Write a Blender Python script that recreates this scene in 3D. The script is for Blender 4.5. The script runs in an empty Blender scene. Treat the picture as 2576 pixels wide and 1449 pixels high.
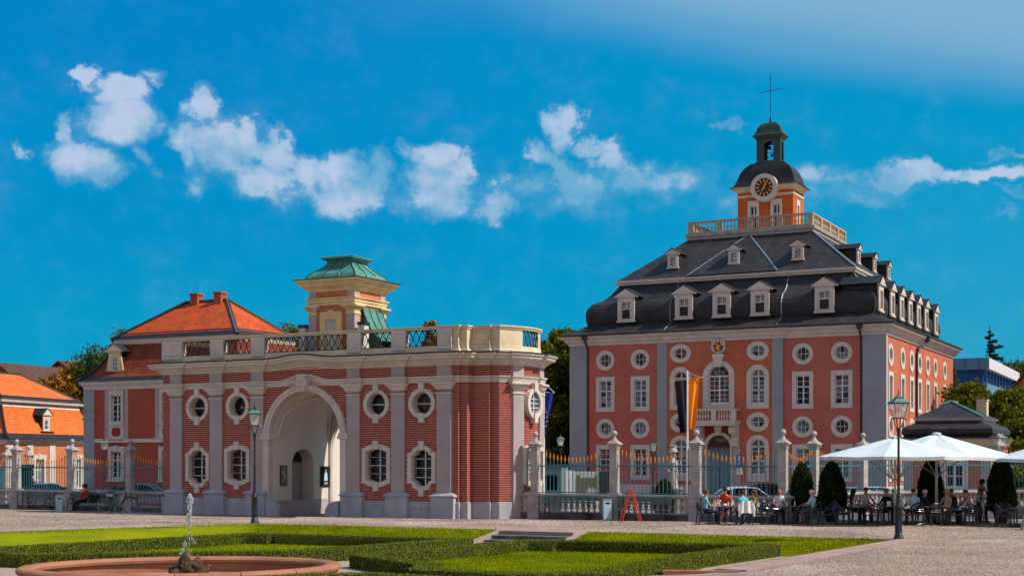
import bpy, bmesh, math, random
import numpy as np
from mathutils import Vector, Matrix
from mathutils.geometry import tessellate_polygon
R = random.Random(7)
NP = np.random.RandomState(5)
S = bpy.context.scene
COL = S.collection
rad = math.radians

# ------------------------------------------------------------------ camera
cd = bpy.data.cameras.new('camera'); cam = bpy.data.objects.new('camera', cd); COL.objects.link(cam)
cam.location = (0, 0, 2.7); cam.rotation_euler = (rad(90), 0, 0)
cd.sensor_width = 36; cd.lens = 48.9; cd.shift_y = 0.1642
cd.clip_start = 0.5; cd.clip_end = 6000
S.camera = cam

# ------------------------------------------------------------------ sun, sky, exposure
SUN_EL = rad(46); SUN_DIR = Vector((0.9732, -0.2300, 0)).normalized()      # horizontal direction towards the sun
sd = SUN_DIR * math.cos(SUN_EL) + Vector((0, 0, math.sin(SUN_EL)))
sl = bpy.data.lights.new('sun', 'SUN'); sl.energy = 5.0; sl.angle = rad(0.53); sl.color = (1.0, 0.90, 0.76)
so = bpy.data.objects.new('sun', sl); COL.objects.link(so)
so.rotation_euler = sd.to_track_quat('Z', 'Y').to_euler()
S.view_settings.view_transform = 'Standard'; S.view_settings.look = 'None'
S.view_settings.exposure = 0.12; S.view_settings.gamma = 1.0
S.view_settings.use_curve_mapping = False
S.render.engine = 'CYCLES'
S.cycles.max_bounces = 6; S.cycles.diffuse_bounces = 3; S.cycles.transparent_max_bounces = 12

W = bpy.data.worlds.new('World'); S.world = W; W.use_nodes = True
nt = W.node_tree; nt.nodes.clear()
def N(t, **k):
    n = nt.nodes.new(t)
    for a, b in k.items(): setattr(n, a, b)
    return n
def LK(a, b): nt.links.new(a, b)
def MA(op, a, b=None, c=None, clamp=False):
    n = N('ShaderNodeMath', operation=op); n.use_clamp = clamp
    for i, x in enumerate((a, b, c)):
        if x is None: continue
        if isinstance(x, (int, float)): n.inputs[i].default_value = x
        else: LK(x, n.inputs[i])
    return n.outputs[0]
def MR(v, a, b, c=0.0, d=1.0, smooth=True):
    n = N('ShaderNodeMapRange'); n.interpolation_type = 'SMOOTHSTEP' if smooth else 'LINEAR'
    LK(v, n.inputs[0])
    for i, x in enumerate((a, b, c, d)): n.inputs[i+1].default_value = x
    return n.outputs[0]
def MIX(f, a, b):
    n = N('ShaderNodeMix', data_type='RGBA')
    for s, x in ((0, f), (6, a), (7, b)):
        if isinstance(x, (int, float)): n.inputs[s].default_value = x
        elif isinstance(x, tuple): n.inputs[s].default_value = (*x, 1)
        else: LK(x, n.inputs[s])
    return n.outputs[2]
def srgb(r, g, b, k=1.0):
    f = lambda c: ((c/255)/12.92 if c <= 10 else ((c/255+.055)/1.055)**2.4)*k
    return (f(r), f(g), f(b))
BGS = 0.1                                     # world strength; sky colours below are divided by it
K = 1/BGS
tc = N('ShaderNodeTexCoord'); nrm = N('ShaderNodeVectorMath', operation='NORMALIZE'); LK(tc.outputs['Generated'], nrm.inputs[0])
sx = N('ShaderNodeSeparateXYZ'); LK(nrm.outputs[0], sx.inputs[0])
az = MA('ARCTAN2', sx.outputs[0], sx.outputs[1])
hl = MA('SQRT', MA('ADD', MA('MULTIPLY', sx.outputs[0], sx.outputs[0]), MA('MULTIPLY', sx.outputs[1], sx.outputs[1])))
te = MA('DIVIDE', sx.outputs[2], MA('MAXIMUM', hl, 0.05))
te = MA('MINIMUM', te, 3.0)
cv = N('ShaderNodeCombineXYZ'); LK(az, cv.inputs[0]); LK(te, cv.inputs[1])
sky = N('ShaderNodeTexSky', sky_type='NISHITA'); sky.sun_disc = False
sky.sun_elevation = SUN_EL; sky.sun_rotation = math.atan2(SUN_DIR.x, SUN_DIR.y); sky.air_density = 1.0; sky.dust_density = 0.6; sky.ozone_density = 3
# deep polarised blue: saturated tone of the photograph mixed with the physical sky
cr = N('ShaderNodeValToRGB'); cr.color_ramp.interpolation = 'EASE'
e = cr.color_ramp.elements
e[0].position = 0.0; e[0].color = (*srgb(30, 150, 190), 1)
e[1].position = 1.0; e[1].color = (*srgb(0, 120, 190), 1)
for p, c in ((0.13, (6, 148, 190)), (0.3, (0, 137, 193)), (0.5, (0, 126, 194))):
    q = e.new(p); q.color = (*srgb(*c), 1)
LK(MR(te, 0.0, 0.6, smooth=False), cr.inputs[0])
mulk = N('ShaderNodeVectorMath', operation='SCALE'); LK(cr.outputs[0], mulk.inputs[0]); mulk.inputs[3].default_value = K
tint = N('ShaderNodeVectorMath', operation='MULTIPLY'); LK(sky.outputs[0], tint.inputs[0]); tint.inputs[1].default_value = (.05, .8, 1.0)
base = MIX(0.05, mulk.outputs[0], tint.outputs[0])
# right side of the view is paler near the horizon
base = MIX(MA('MULTIPLY', MR(az, -0.25, 0.25), 0.7), base, srgb(0, 148, 194, K))
rt = MA('MULTIPLY', MR(az, -0.05, 0.5), MR(te, 0.26, 0.02))
base = MIX(MA('MULTIPLY', rt, 0.75), base, srgb(52, 160, 190, K))
def noise(vec, scale, det=6, rough=0.55, sc=(1, 1, 1), off=(0, 0, 0)):
    mp = N('ShaderNodeMapping'); LK(vec, mp.inputs[0]); mp.inputs[3].default_value = sc; mp.inputs[1].default_value = off
    n = N('ShaderNodeTexNoise'); LK(mp.outputs[0], n.inputs[0]); n.inputs['Scale'].default_value = scale
    n.inputs['Detail'].default_value = det; n.inputs['Roughness'].default_value = rough
    return n
# thin high veil (upper right; overhead and behind it is unseen, added as fill)
def P(px, py): return (math.atan((px-1288)/3500), (1147-py)/3500*math.cos(math.atan((px-1288)/3500)))
vn = noise(cv.outputs[0], 3.2, 3, 0.4, (0.7, 2.4, 1)).outputs[0]
# veil edge: te > line through the photo's (1200,0) .. (2576,260)
edge = MA('SUBTRACT', te, MA('SUBTRACT', 0.3235, MA('MULTIPLY', MA('ABSOLUTE', MA('ADD', az, 0.02)), 0.20)))
veil = MR(MA('ADD', edge, MA('MULTIPLY', MA('SUBTRACT', vn, 0.5), 0.07)), -0.028, 0.045)
veil = MA('MULTIPLY', veil, MR(az, -0.16, 0.20, 0.0, 0.86))
behind = MR(sx.outputs[1], 0.1, -0.7)
veil = MA('MAXIMUM', veil, MA('MULTIPLY', MR(te, 0.4, 0.9), 0.6))
base = MIX(veil, base, srgb(132, 174, 204, K))
base = MIX(MA('MULTIPLY', behind, 0.9), base, srgb(180, 171, 172, K))  # pale sky behind the camera, added as neutral fill for the shaded walls
# faint streaks
st = MR(noise(cv.outputs[0], 4.0, 5, 0.6, (0.6, 2.6, 1), (0.3, 0.1, 0)).outputs[0], 0.48, 0.80)
base = MIX(MA('MULTIPLY', st, 0.05), base, srgb(30, 168, 208, K))
# cumulus band, each puff given by its direction
blobs = [(50,370,34,24,.7),(215,190,36,34,.95),(300,225,66,46,1.1),(330,300,95,62,1.15),(250,280,60,60,.8),(365,385,32,50,.7),(425,315,34,24,.7),(175,330,34,50,.9),(210,400,85,62,1.1),(235,440,56,48,.8),
 (390,180,62,26,.55),(520,285,40,48,.95),(480,370,42,80,.95),(560,380,95,78,1.0),(640,350,72,56,1.05),(690,390,56,92,1.05),(640,450,74,66,1.0),(480,470,42,40,.6),(860,430,80,48,1.2),(880,485,105,60,1.05),(780,440,72,44,.7),(950,450,60,66,.85),(1095,405,75,46,1.15),(1105,470,100,72,1.1),(1180,430,44,46,.85),(1025,390,30,32,.7),(1250,510,74,44,.85),
 (1355,385,46,36,1.0),(1395,430,44,80,.95),(1425,330,40,62,1.1),(1500,375,60,30,1.0),(1540,415,58,50,.9),(1590,460,92,56,.85),(1450,480,110,60,.8),(1330,470,60,60,.7),(1700,450,190,60,.55),(700,470,330,46,.35),(1150,500,330,46,.42),(1480,500,260,60,.45),(1830,430,120,40,.35),
 (2350,445,300,26,.95),(2480,440,170,24,.95),(2150,445,130,24,.7),(2200,480,150,36,.6),(2050,440,110,40,.5),(2530,490,50,14,.5),(2530,540,34,30,.4),(2520,385,80,14,.45),(1820,318,56,16,.45),(1990,500,200,50,.45)]
wn = noise(cv.outputs[0], 24, 5, 0.62); wn.noise_dimensions = '2D'
wv = N('ShaderNodeVectorMath', operation='SUBTRACT'); LK(wn.outputs[1], wv.inputs[0]); wv.inputs[1].default_value = (.5, .5, .5)
ws = N('ShaderNodeVectorMath', operation='MULTIPLY_ADD'); LK(wv.outputs[0], ws.inputs[0]); ws.inputs[1].default_value = (.052, .040, 0); LK(cv.outputs[0], ws.inputs[2])
acc = None
for (px, py, rx, ry, am) in blobs:
    cx, cy = P(px, py)
    mp = N('ShaderNodeMapping'); mp.vector_type = 'POINT'; LK(ws.outputs[0], mp.inputs[0])
    s1, s2 = 3500/rx, 3500/ry
    mp.inputs[3].default_value = (s1, s2, 1); mp.inputs[1].default_value = (-cx*s1, -cy*s2, 0)
    ln = N('ShaderNodeVectorMath', operation='LENGTH'); LK(mp.outputs[0], ln.inputs[0])
    v = MR(ln.outputs['Value'], 1.45, 0.15, 0, am)
    acc = v if acc is None else MA('SMOOTH_MAX', acc, v, 0.18)
fn = noise(cv.outputs[0], 42, 8, 0.60, (1, 1.25, 1)); fn.noise_dimensions = '2D'
fn2 = noise(cv.outputs[0], 15, 6, 0.55, (1, 1.2, 1), (4, 2, 0)); fn2.noise_dimensions = '2D'
dens = MA('ADD', acc, MA('MULTIPLY', MA('SUBTRACT', fn.outputs[0], 0.5), 0.95))
dens = MA('ADD', dens, MA('MULTIPLY', MA('SUBTRACT', fn2.outputs[0], 0.5), 0.75))
al = MA('MAXIMUM', MA('MULTIPLY', MR(dens, 0.28, 0.72), 0.84), MA('MULTIPLY', MR(dens, -0.02, 0.75), 0.50))
al = MA('MULTIPLY', al, MR(acc, 0.06, 0.34))
lit = MR(MA('ADD', MA('MULTIPLY', fn2.outputs[0], 1.4), MA('MULTIPLY', dens, 0.55)), 0.85, 1.45)
ccol = MIX(lit, srgb(112, 170, 206, K), srgb(190, 203, 226, K))
base = MIX(al, base, ccol)
bg = N('ShaderNodeBackground'); bg.inputs[1].default_value = BGS; LK(base, bg.inputs[0])
wo = N('ShaderNodeOutputWorld'); LK(bg.outputs[0], wo.inputs[0])

# ------------------------------------------------------------------ materials
MT = {}
def mat(name, col, rough=0.75, var=0.12, ns=2.5, bump=0.0, bs=30, metal=0.0, spec=0.3, isl=0.0, col2=None, stain=0.0, kind=None, trans=0, emit=None, coat=0):
    """plain paint / stone / metal: base colour, slow blotches, fine grain, optional per-piece variation"""
    m = bpy.data.materials.new(name); m.use_nodes = True; t = m.node_tree; b = t.nodes['Principled BSDF']
    def nn(ty, **k):
        n = t.nodes.new(ty)
        for a, v in k.items(): setattr(n, a, v)
        return n
    b.inputs['Roughness'].default_value = rough; b.inputs['Metallic'].default_value = metal
    b.inputs['Specular IOR Level'].default_value = spec
    if trans: b.inputs['Transmission Weight'].default_value = trans
    if coat: b.inputs['Coat Weight'].default_value = coat
    oc = nn('ShaderNodeTexCoord')
    def mixc(f, a, c, bt='MIX'):
        n = nn('ShaderNodeMix', data_type='RGBA', blend_type=bt)
        for s, x in ((0, f), (6, a), (7, c)):
            if isinstance(x, (int, float)): n.inputs[s].default_value = x
            elif isinstance(x, tuple): n.inputs[s].default_value = (*x, 1)
            else: t.links.new(x, n.inputs[s])
        return n.outputs[2]
    def nz(scale, det=5, vec=None, sc=None):
        n = nn('ShaderNodeTexNoise'); n.inputs['Scale'].default_value = scale; n.inputs['Detail'].default_value = det
        src = vec or oc.outputs['Object']
        if sc:
            mp = nn('ShaderNodeMapping'); mp.inputs[3].default_value = sc; t.links.new(src, mp.inputs[0]); src = mp.outputs[0]
        t.links.new(src, n.inputs[0]); return n.outputs[0]
    def rng(x, a, c, d=0., e_=1.):
        n = nn('ShaderNodeMapRange'); t.links.new(x, n.inputs[0])
        for i, q in enumerate((a, c, d, e_)): n.inputs[i+1].default_value = q
        return n.outputs[0]
    dark = tuple(c*(1-var*2.2) for c in col); lite = tuple(min(1, c*(1+var)) for c in col)
    cc = mixc(rng(nz(ns), 0.3, 0.7), dark, lite)
    if kind in ('brick', 'slate', 'tile', 'painted'):
        sp = nn('ShaderNodeSeparateXYZ'); t.links.new(oc.outputs['Object'], sp.inputs[0])
        ad = nn('ShaderNodeMath', operation='ADD'); t.links.new(sp.outputs[0], ad.inputs[0]); t.links.new(sp.outputs[1], ad.inputs[1])
        cb = nn('ShaderNodeCombineXYZ'); t.links.new(ad.outputs[0], cb.inputs[0]); t.links.new(sp.outputs[2], cb.inputs[1])
        br = nn('ShaderNodeTexBrick'); t.links.new(cb.outputs[0], br.inputs[0])
        w, h, mo = {'brick': (.27, .085, .011), 'painted': (.27, .085, .010), 'slate': (.30, .16, .012), 'tile': (.22, .17, .02)}[kind]
        br.inputs['Scale'].default_value = 1; br.inputs['Brick Width'].default_value = w; br.inputs['Row Height'].default_value = h; br.inputs['Mortar Size'].default_value = mo
        br.inputs['Mortar Smooth'].default_value = 0.3
        br.inputs[1].default_value = (.0, .0, .0, 1); br.inputs[2].default_value = (1, 1, 1, 1); br.inputs[3].default_value = (.5, .5, .5, 1)
        amp = {'brick': .20, 'painted': .06, 'slate': .32, 'tile': .22}[kind]
        br.inputs['Color1'].default_value = (1-amp,)*3+(1,); br.inputs['Color2'].default_value = (1+amp*.6,)*3+(1,)
        br.inputs['Mortar'].default_value = {'brick': (1.35, 1.7, 1.8, 1), 'painted': (.80, .80, .82, 1), 'slate': (.5, .5, .5, 1), 'tile': (.45, .4, .4, 1)}[kind]
        cc = mixc(1.0, cc, br.outputs[0], 'MULTIPLY')
        fac = br.outputs['Fac']
    if col2: cc = mixc(rng(nz(ns*.55, 6), 0.50, 0.66), cc, col2)
    if stain:
        cc = mixc(rng(nz(1.0, 6, sc=(2.2, 2.2, .45)), 0.53, 0.80, 0, stain), cc, tuple(c*.30 for c in col))
    if isl:
        g = nn('ShaderNodeNewGeometry'); oi = nn('ShaderNodeObjectInfo')
        a2 = nn('ShaderNodeMath', operation='ADD'); t.links.new(g.outputs['Random Per Island'], a2.inputs[0]); t.links.new(oi.outputs['Random'], a2.inputs[1])
        fr = nn('ShaderNodeMath', operation='FRACT'); t.links.new(a2.outputs[0], fr.inputs[0])
        v = rng(fr.outputs[0], 0, 1, 1-isl, 1+isl)
        cb2 = nn('ShaderNodeCombineXYZ')
        for i in range(3): t.links.new(v, cb2.inputs[i])
        cc = mixc(1.0, cc, cb2.outputs[0], 'MULTIPLY')
    t.links.new(cc, b.inputs['Base Color'])
    if bump or kind:
        bp = nn('ShaderNodeBump'); bp.inputs['Strength'].default_value = max(bump, .01) if not kind else .6
        bp.inputs['Distance'].default_value = .02
        h_ = nz(bs, 4)
        if kind:
            iv = nn('ShaderNodeMath', operation='MULTIPLY_ADD'); t.links.new(fac, iv.inputs[0]); iv.inputs[1].default_value = -.6 if kind != 'painted' else -.35
            m2 = nn('ShaderNodeMath', operation='MULTIPLY'); t.links.new(h_, m2.inputs[0]); m2.inputs[1].default_value = .35
            t.links.new(m2.outputs[0], iv.inputs[2]); h_ = iv.outputs[0]
        t.links.new(h_, bp.inputs['Height']); t.links.new(bp.outputs[0], b.inputs['Normal'])
    MT[name] = m
    return m
mat('white_stone', (.60, .53, .49), .8, .06, 1.5, .15, 40, stain=.18)
mat('cream_stone', (.66, .54, .38), .8, .08, 1.5, .15, 40, stain=.3)
mat('stucco_white', (.64, .58, .53), .85, .05, .8, .1, 60)
mat('grey_paint', (.40, .335, .35), .8, .05, .9, .08, 60, stain=.12)
mat('blue_grey_paint', (.29, .305, .345), .8, .06, .7, .08, 60)
mat('plinth_paint', (.37, .385, .44), .8, .08, 1.2, .1, 40, stain=.25)
mat('brick_red', (.30, .055, .040), .85, .08, 1.2, .25, 60, isl=.13)
mat('mortar', (.62, .36, .31), .9, .1, 6)
mat('salmon_wall', (.51, .14, .112), .85, .08, .35, kind='painted', stain=.16)
mat('salmon_brick', (.47, .12, .062), .85, .07, .7, kind='brick', stain=.12)
mat('plaster_rose', (.36, .075, .048), .85, .06, .6, .08, 50)
mat('deep_red', (.24, .025, .018), .7, .1, 2)
mat('tower_orange', (.50, .105, .025), .85, .06, .9, .08, 50)
mat('orange_brick', (.52, .16, .075), .85, .06, .9, kind='brick')
mat('slate', (.030, .026, .030), .6, .22, 1.3, spec=.4, kind='slate')
mat('slate_plain', (.018, .018, .023), .55, .2, 3, .3, 18, spec=.3)
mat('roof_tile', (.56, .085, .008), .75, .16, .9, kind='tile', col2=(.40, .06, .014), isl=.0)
mat('roof_tile_shaded', (.25, .05, .02), .8, .2, .9, kind='tile', col2=(.15, .035, .02))  # darker copy of the house's tile; the lower slope's shade is in its colour
mat('platform_stone', (.46, .36, .26), .85, .12, 1.5, .15, 40, stain=.35)
mat('turret_stone', (.74, .54, .29), .8, .08, 1.5, .15, 40, stain=.25)
mat('roof_tile_bright', (.80, .17, .03), .8, .08, .7, kind='tile')
mat('brown_roof', (.12, .06, .045), .85, .1, .5, kind='tile')
mat('copper_green', (.075, .25, .20), .5, .2, 2.0, .1, 20, spec=.5, col2=(.05, .20, .17))
mat('copper_dark', (.018, .05, .042), .4, .3, 1.5, .1, 20, spec=.5)
mat('lead_flash', (.42, .47, .52), .35, .2, 6, metal=.6)
mat('dark_metal', (.018, .022, .026), .4, .2, 8, spec=.5)
mat('fence_blue', (.04, .17, .23), .4, .15, 8, spec=.5)
mat('grille_iron', (.012, .026, .042), .45, .2, 8, spec=.5)
mat('gold', (.80, .30, .045), .35, .1, 10, metal=.35)
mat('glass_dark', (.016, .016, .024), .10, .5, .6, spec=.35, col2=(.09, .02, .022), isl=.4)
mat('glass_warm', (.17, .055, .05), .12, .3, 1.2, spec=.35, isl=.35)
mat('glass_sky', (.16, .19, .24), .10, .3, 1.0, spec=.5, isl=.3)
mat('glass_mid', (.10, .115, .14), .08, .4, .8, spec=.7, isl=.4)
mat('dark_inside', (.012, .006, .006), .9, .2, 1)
mat('sash_white', (.72, .74, .78), .5, .03, 4)
mat('door_teal', (.13, .21, .25), .5, .08, 3)
mat('door_grey', (.36, .33, .31), .5, .05, 3)
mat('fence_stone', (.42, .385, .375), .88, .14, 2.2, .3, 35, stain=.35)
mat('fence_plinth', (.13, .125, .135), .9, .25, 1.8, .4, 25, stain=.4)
mat('sandstone_pink', (.34, .145, .085), .8, .10, 1.3, .2, 40, stain=.25, isl=.08)
mat('flag_stone', (.34, .235, .215), .9, .10, 1.1, .2, 30, isl=.06)
mat('gravel_path', (.36, .28, .23), .95, .12, 14, .5, 90)
mat('plaza_ground', (.25, .19, .16), .95, .22, .35, .8, 26, col2=(.31, .245, .21))
mat('sett_stone', (.29, .222, .19), .9, .12, .30, .3, 60, isl=.24, col2=(.38, .30, .265))
mat('asphalt', (.25, .22, .20), .9, .15, 3, .3, 60)
mat('bench_green', (.10, .17, .165), .6, .1, 5)
mat('bin_blue_white', (.42, .60, .68), .5, .05, 3)
mat('red_paint', (.62, .04, .02), .4, .08, 6, coat=.3)
mat('canvas_white', (.58, .65, .69), .8, .03, 1.5)
mat('alu', (.62, .57, .54), .4, .05, 5, metal=.4)
mat('resin_blue', (.012, .018, .035), .28, .1, 6, spec=.6)
mat('table_top', (.16, .11, .085), .3, .2, 4, spec=.6)
mat('black_cloth', (.008, .008, .010), .8, .2, 3)
mat('bark', (.055, .04, .028), .95, .3, 6, .8, 12)
def leafmat(name, c1, c2, c3=None):
    m = bpy.data.materials.new(name); m.use_nodes = True; t = m.node_tree; b = t.nodes['Principled BSDF']
    g = t.nodes.new('ShaderNodeNewGeometry'); cr = t.nodes.new('ShaderNodeValToRGB')
    cr.color_ramp.elements[0].color = (*c1, 1); cr.color_ramp.elements[1].color = (*c2, 1)
    if c3: q = cr.color_ramp.elements.new(.86); q.color = (*c2, 1); cr.color_ramp.elements[2].color = (*c3, 1)
    t.links.new(g.outputs['Random Per Island'], cr.inputs[0]); t.links.new(cr.outputs[0], b.inputs['Base Color'])
    b.inputs['Roughness'].default_value = .7; b.inputs['Specular IOR Level'].default_value = .08
    tr = t.nodes.new('ShaderNodeBsdfTranslucent'); t.links.new(cr.outputs[0], tr.inputs[0])
    mx = t.nodes.new('ShaderNodeMixShader'); mx.inputs[0].default_value = .34
    t.links.new(b.outputs[0], mx.inputs[1]); t.links.new(tr.outputs[0], mx.inputs[2])
    t.links.new(mx.outputs[0], t.nodes['Material Output'].inputs[0]); MT[name] = m
def leafmat_patch(m, sc, lo, hi):
    t = m.node_tree; oc = t.nodes.new('ShaderNodeTexCoord'); nz = t.nodes.new('ShaderNodeTexNoise'); nz.inputs['Scale'].default_value = sc; nz.inputs['Detail'].default_value = 5
    t.links.new(oc.outputs['Object'], nz.inputs[0]); mr = t.nodes.new('ShaderNodeMapRange'); t.links.new(nz.outputs[0], mr.inputs[0]); mr.inputs[1].default_value = .35; mr.inputs[2].default_value = .65; mr.inputs[3].default_value = lo; mr.inputs[4].default_value = hi
    b = t.nodes['Principled BSDF']; src = b.inputs['Base Color'].links[0].from_socket; v = t.nodes.new('ShaderNodeVectorMath'); v.operation = 'SCALE'; t.links.new(src, v.inputs[0]); t.links.new(mr.outputs[0], v.inputs[3])
    for l in list(src.links):
        if l.to_node != v: t.links.new(v.outputs[0], l.to_socket)
leafmat('leaf_autumn', (.09, .045, .006), (.36, .16, .014), (.60, .30, .03))
leafmat('leaf_green', (.03, .045, .006), (.17, .18, .014), (.36, .33, .03))
leafmat('leaf_conifer', (.010, .022, .010), (.035, .055, .018), (.09, .11, .02))
leafmat('leaf_blue', (.012, .035, .028), (.03, .075, .055))
leafmat('leaf_hedge', (.06, .085, .006), (.19, .22, .02), (.40, .37, .07))
leafmat('leaf_hill', (.03, .05, .012), (.10, .13, .02), (.20, .18, .03))
leafmat('grass_blade', (.14, .19, .001), (.26, .30, .002), (.38, .36, .01))
leafmat_patch(MT['grass_blade'], .55, .72, 1.22)
mat('lawn_soil', (.20, .235, .001), .95, .12, .5, .5, 40, col2=(.24, .23, .002), spec=.05)
mat('hedge_core', (.012, .022, .004), .95, .3, 6)
mat('rock_moss', (.08, .045, .02), .8, .4, 5, .9, 9, col2=(.03, .015, .008))
def simple(name, col, rough=.6, **k): return mat(name, col, rough, .06, 5, **k)
simple('coping_pink', (.40, .17, .10)); simple('skin', (.62, .30, .20)); simple('skin_tan', (.50, .20, .11))
simple('hair_brown', (.10, .035, .02)); simple('hair_dark', (.02, .012, .010)); simple('hair_white', (.62, .58, .52)); simple('hair_blonde', (.46, .34, .20)); simple('hair_grey', (.30, .25, .21))
for n_, c_ in dict(c_lightblue=(.16, .50, .62), c_red=(.70, .055, .01), c_teal=(.05, .52, .66), c_white=(.70, .70, .72), c_cream=(.56, .46, .38), c_navy=(.012, .022, .07), c_jeans=(.03, .07, .16), c_black=(.010, .010, .012), c_olive=(.20, .17, .10), c_pink=(.50, .34, .32), c_sky=(.42, .58, .72), c_beige=(.45, .34, .24), c_bench_red=(.40, .03, .015)).items():
    simple(n_, c_, .85)
wm = bpy.data.materials.new('water'); wm.use_nodes = True; b = wm.node_tree.nodes['Principled BSDF']
b.inputs['Base Color'].default_value = (.85, .93, 1, 1); b.inputs['Transmission Weight'].default_value = .78; b.inputs['Roughness'].default_value = .08; b.inputs['IOR'].default_value = 1.33; MT['water'] = wm
wp = bpy.data.materials.new('pool_water'); wp.use_nodes = True; b = wp.node_tree.nodes['Principled BSDF']
b.inputs['Base Color'].default_value = (.05, .035, .03, 1); b.inputs['Roughness'].default_value = .05; b.inputs['Specular IOR Level'].default_value = .8
tn = wp.node_tree.nodes.new('ShaderNodeTexNoise'); tn.inputs['Scale'].default_value = 6; bp = wp.node_tree.nodes.new('ShaderNodeBump'); bp.inputs['Strength'].default_value = .3
wp.node_tree.links.new(tn.outputs[0], bp.inputs['Height']); wp.node_tree.links.new(bp.outputs[0], b.inputs['Normal']); MT['pool_water'] = wp
lg = bpy.data.materials.new('lamp_glass'); lg.use_nodes = True; b = lg.node_tree.nodes['Principled BSDF']
b.inputs['Base Color'].default_value = (.85, .85, .85, 1); b.inputs['Roughness'].default_value = .35; b.inputs['Alpha'].default_value = .38; MT['lamp_glass'] = lg
mat('lamp_glass_white', (.62, .62, .62), .4, .03, 3)
cg = bpy.data.materials.new('clear_glass'); cg.use_nodes = True; b = cg.node_tree.nodes['Principled BSDF']
b.inputs['Base Color'].default_value = (.9, .95, 1, 1); b.inputs['Roughness'].default_value = .05; b.inputs['Alpha'].default_value = .35; MT['clear_glass'] = cg

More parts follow.
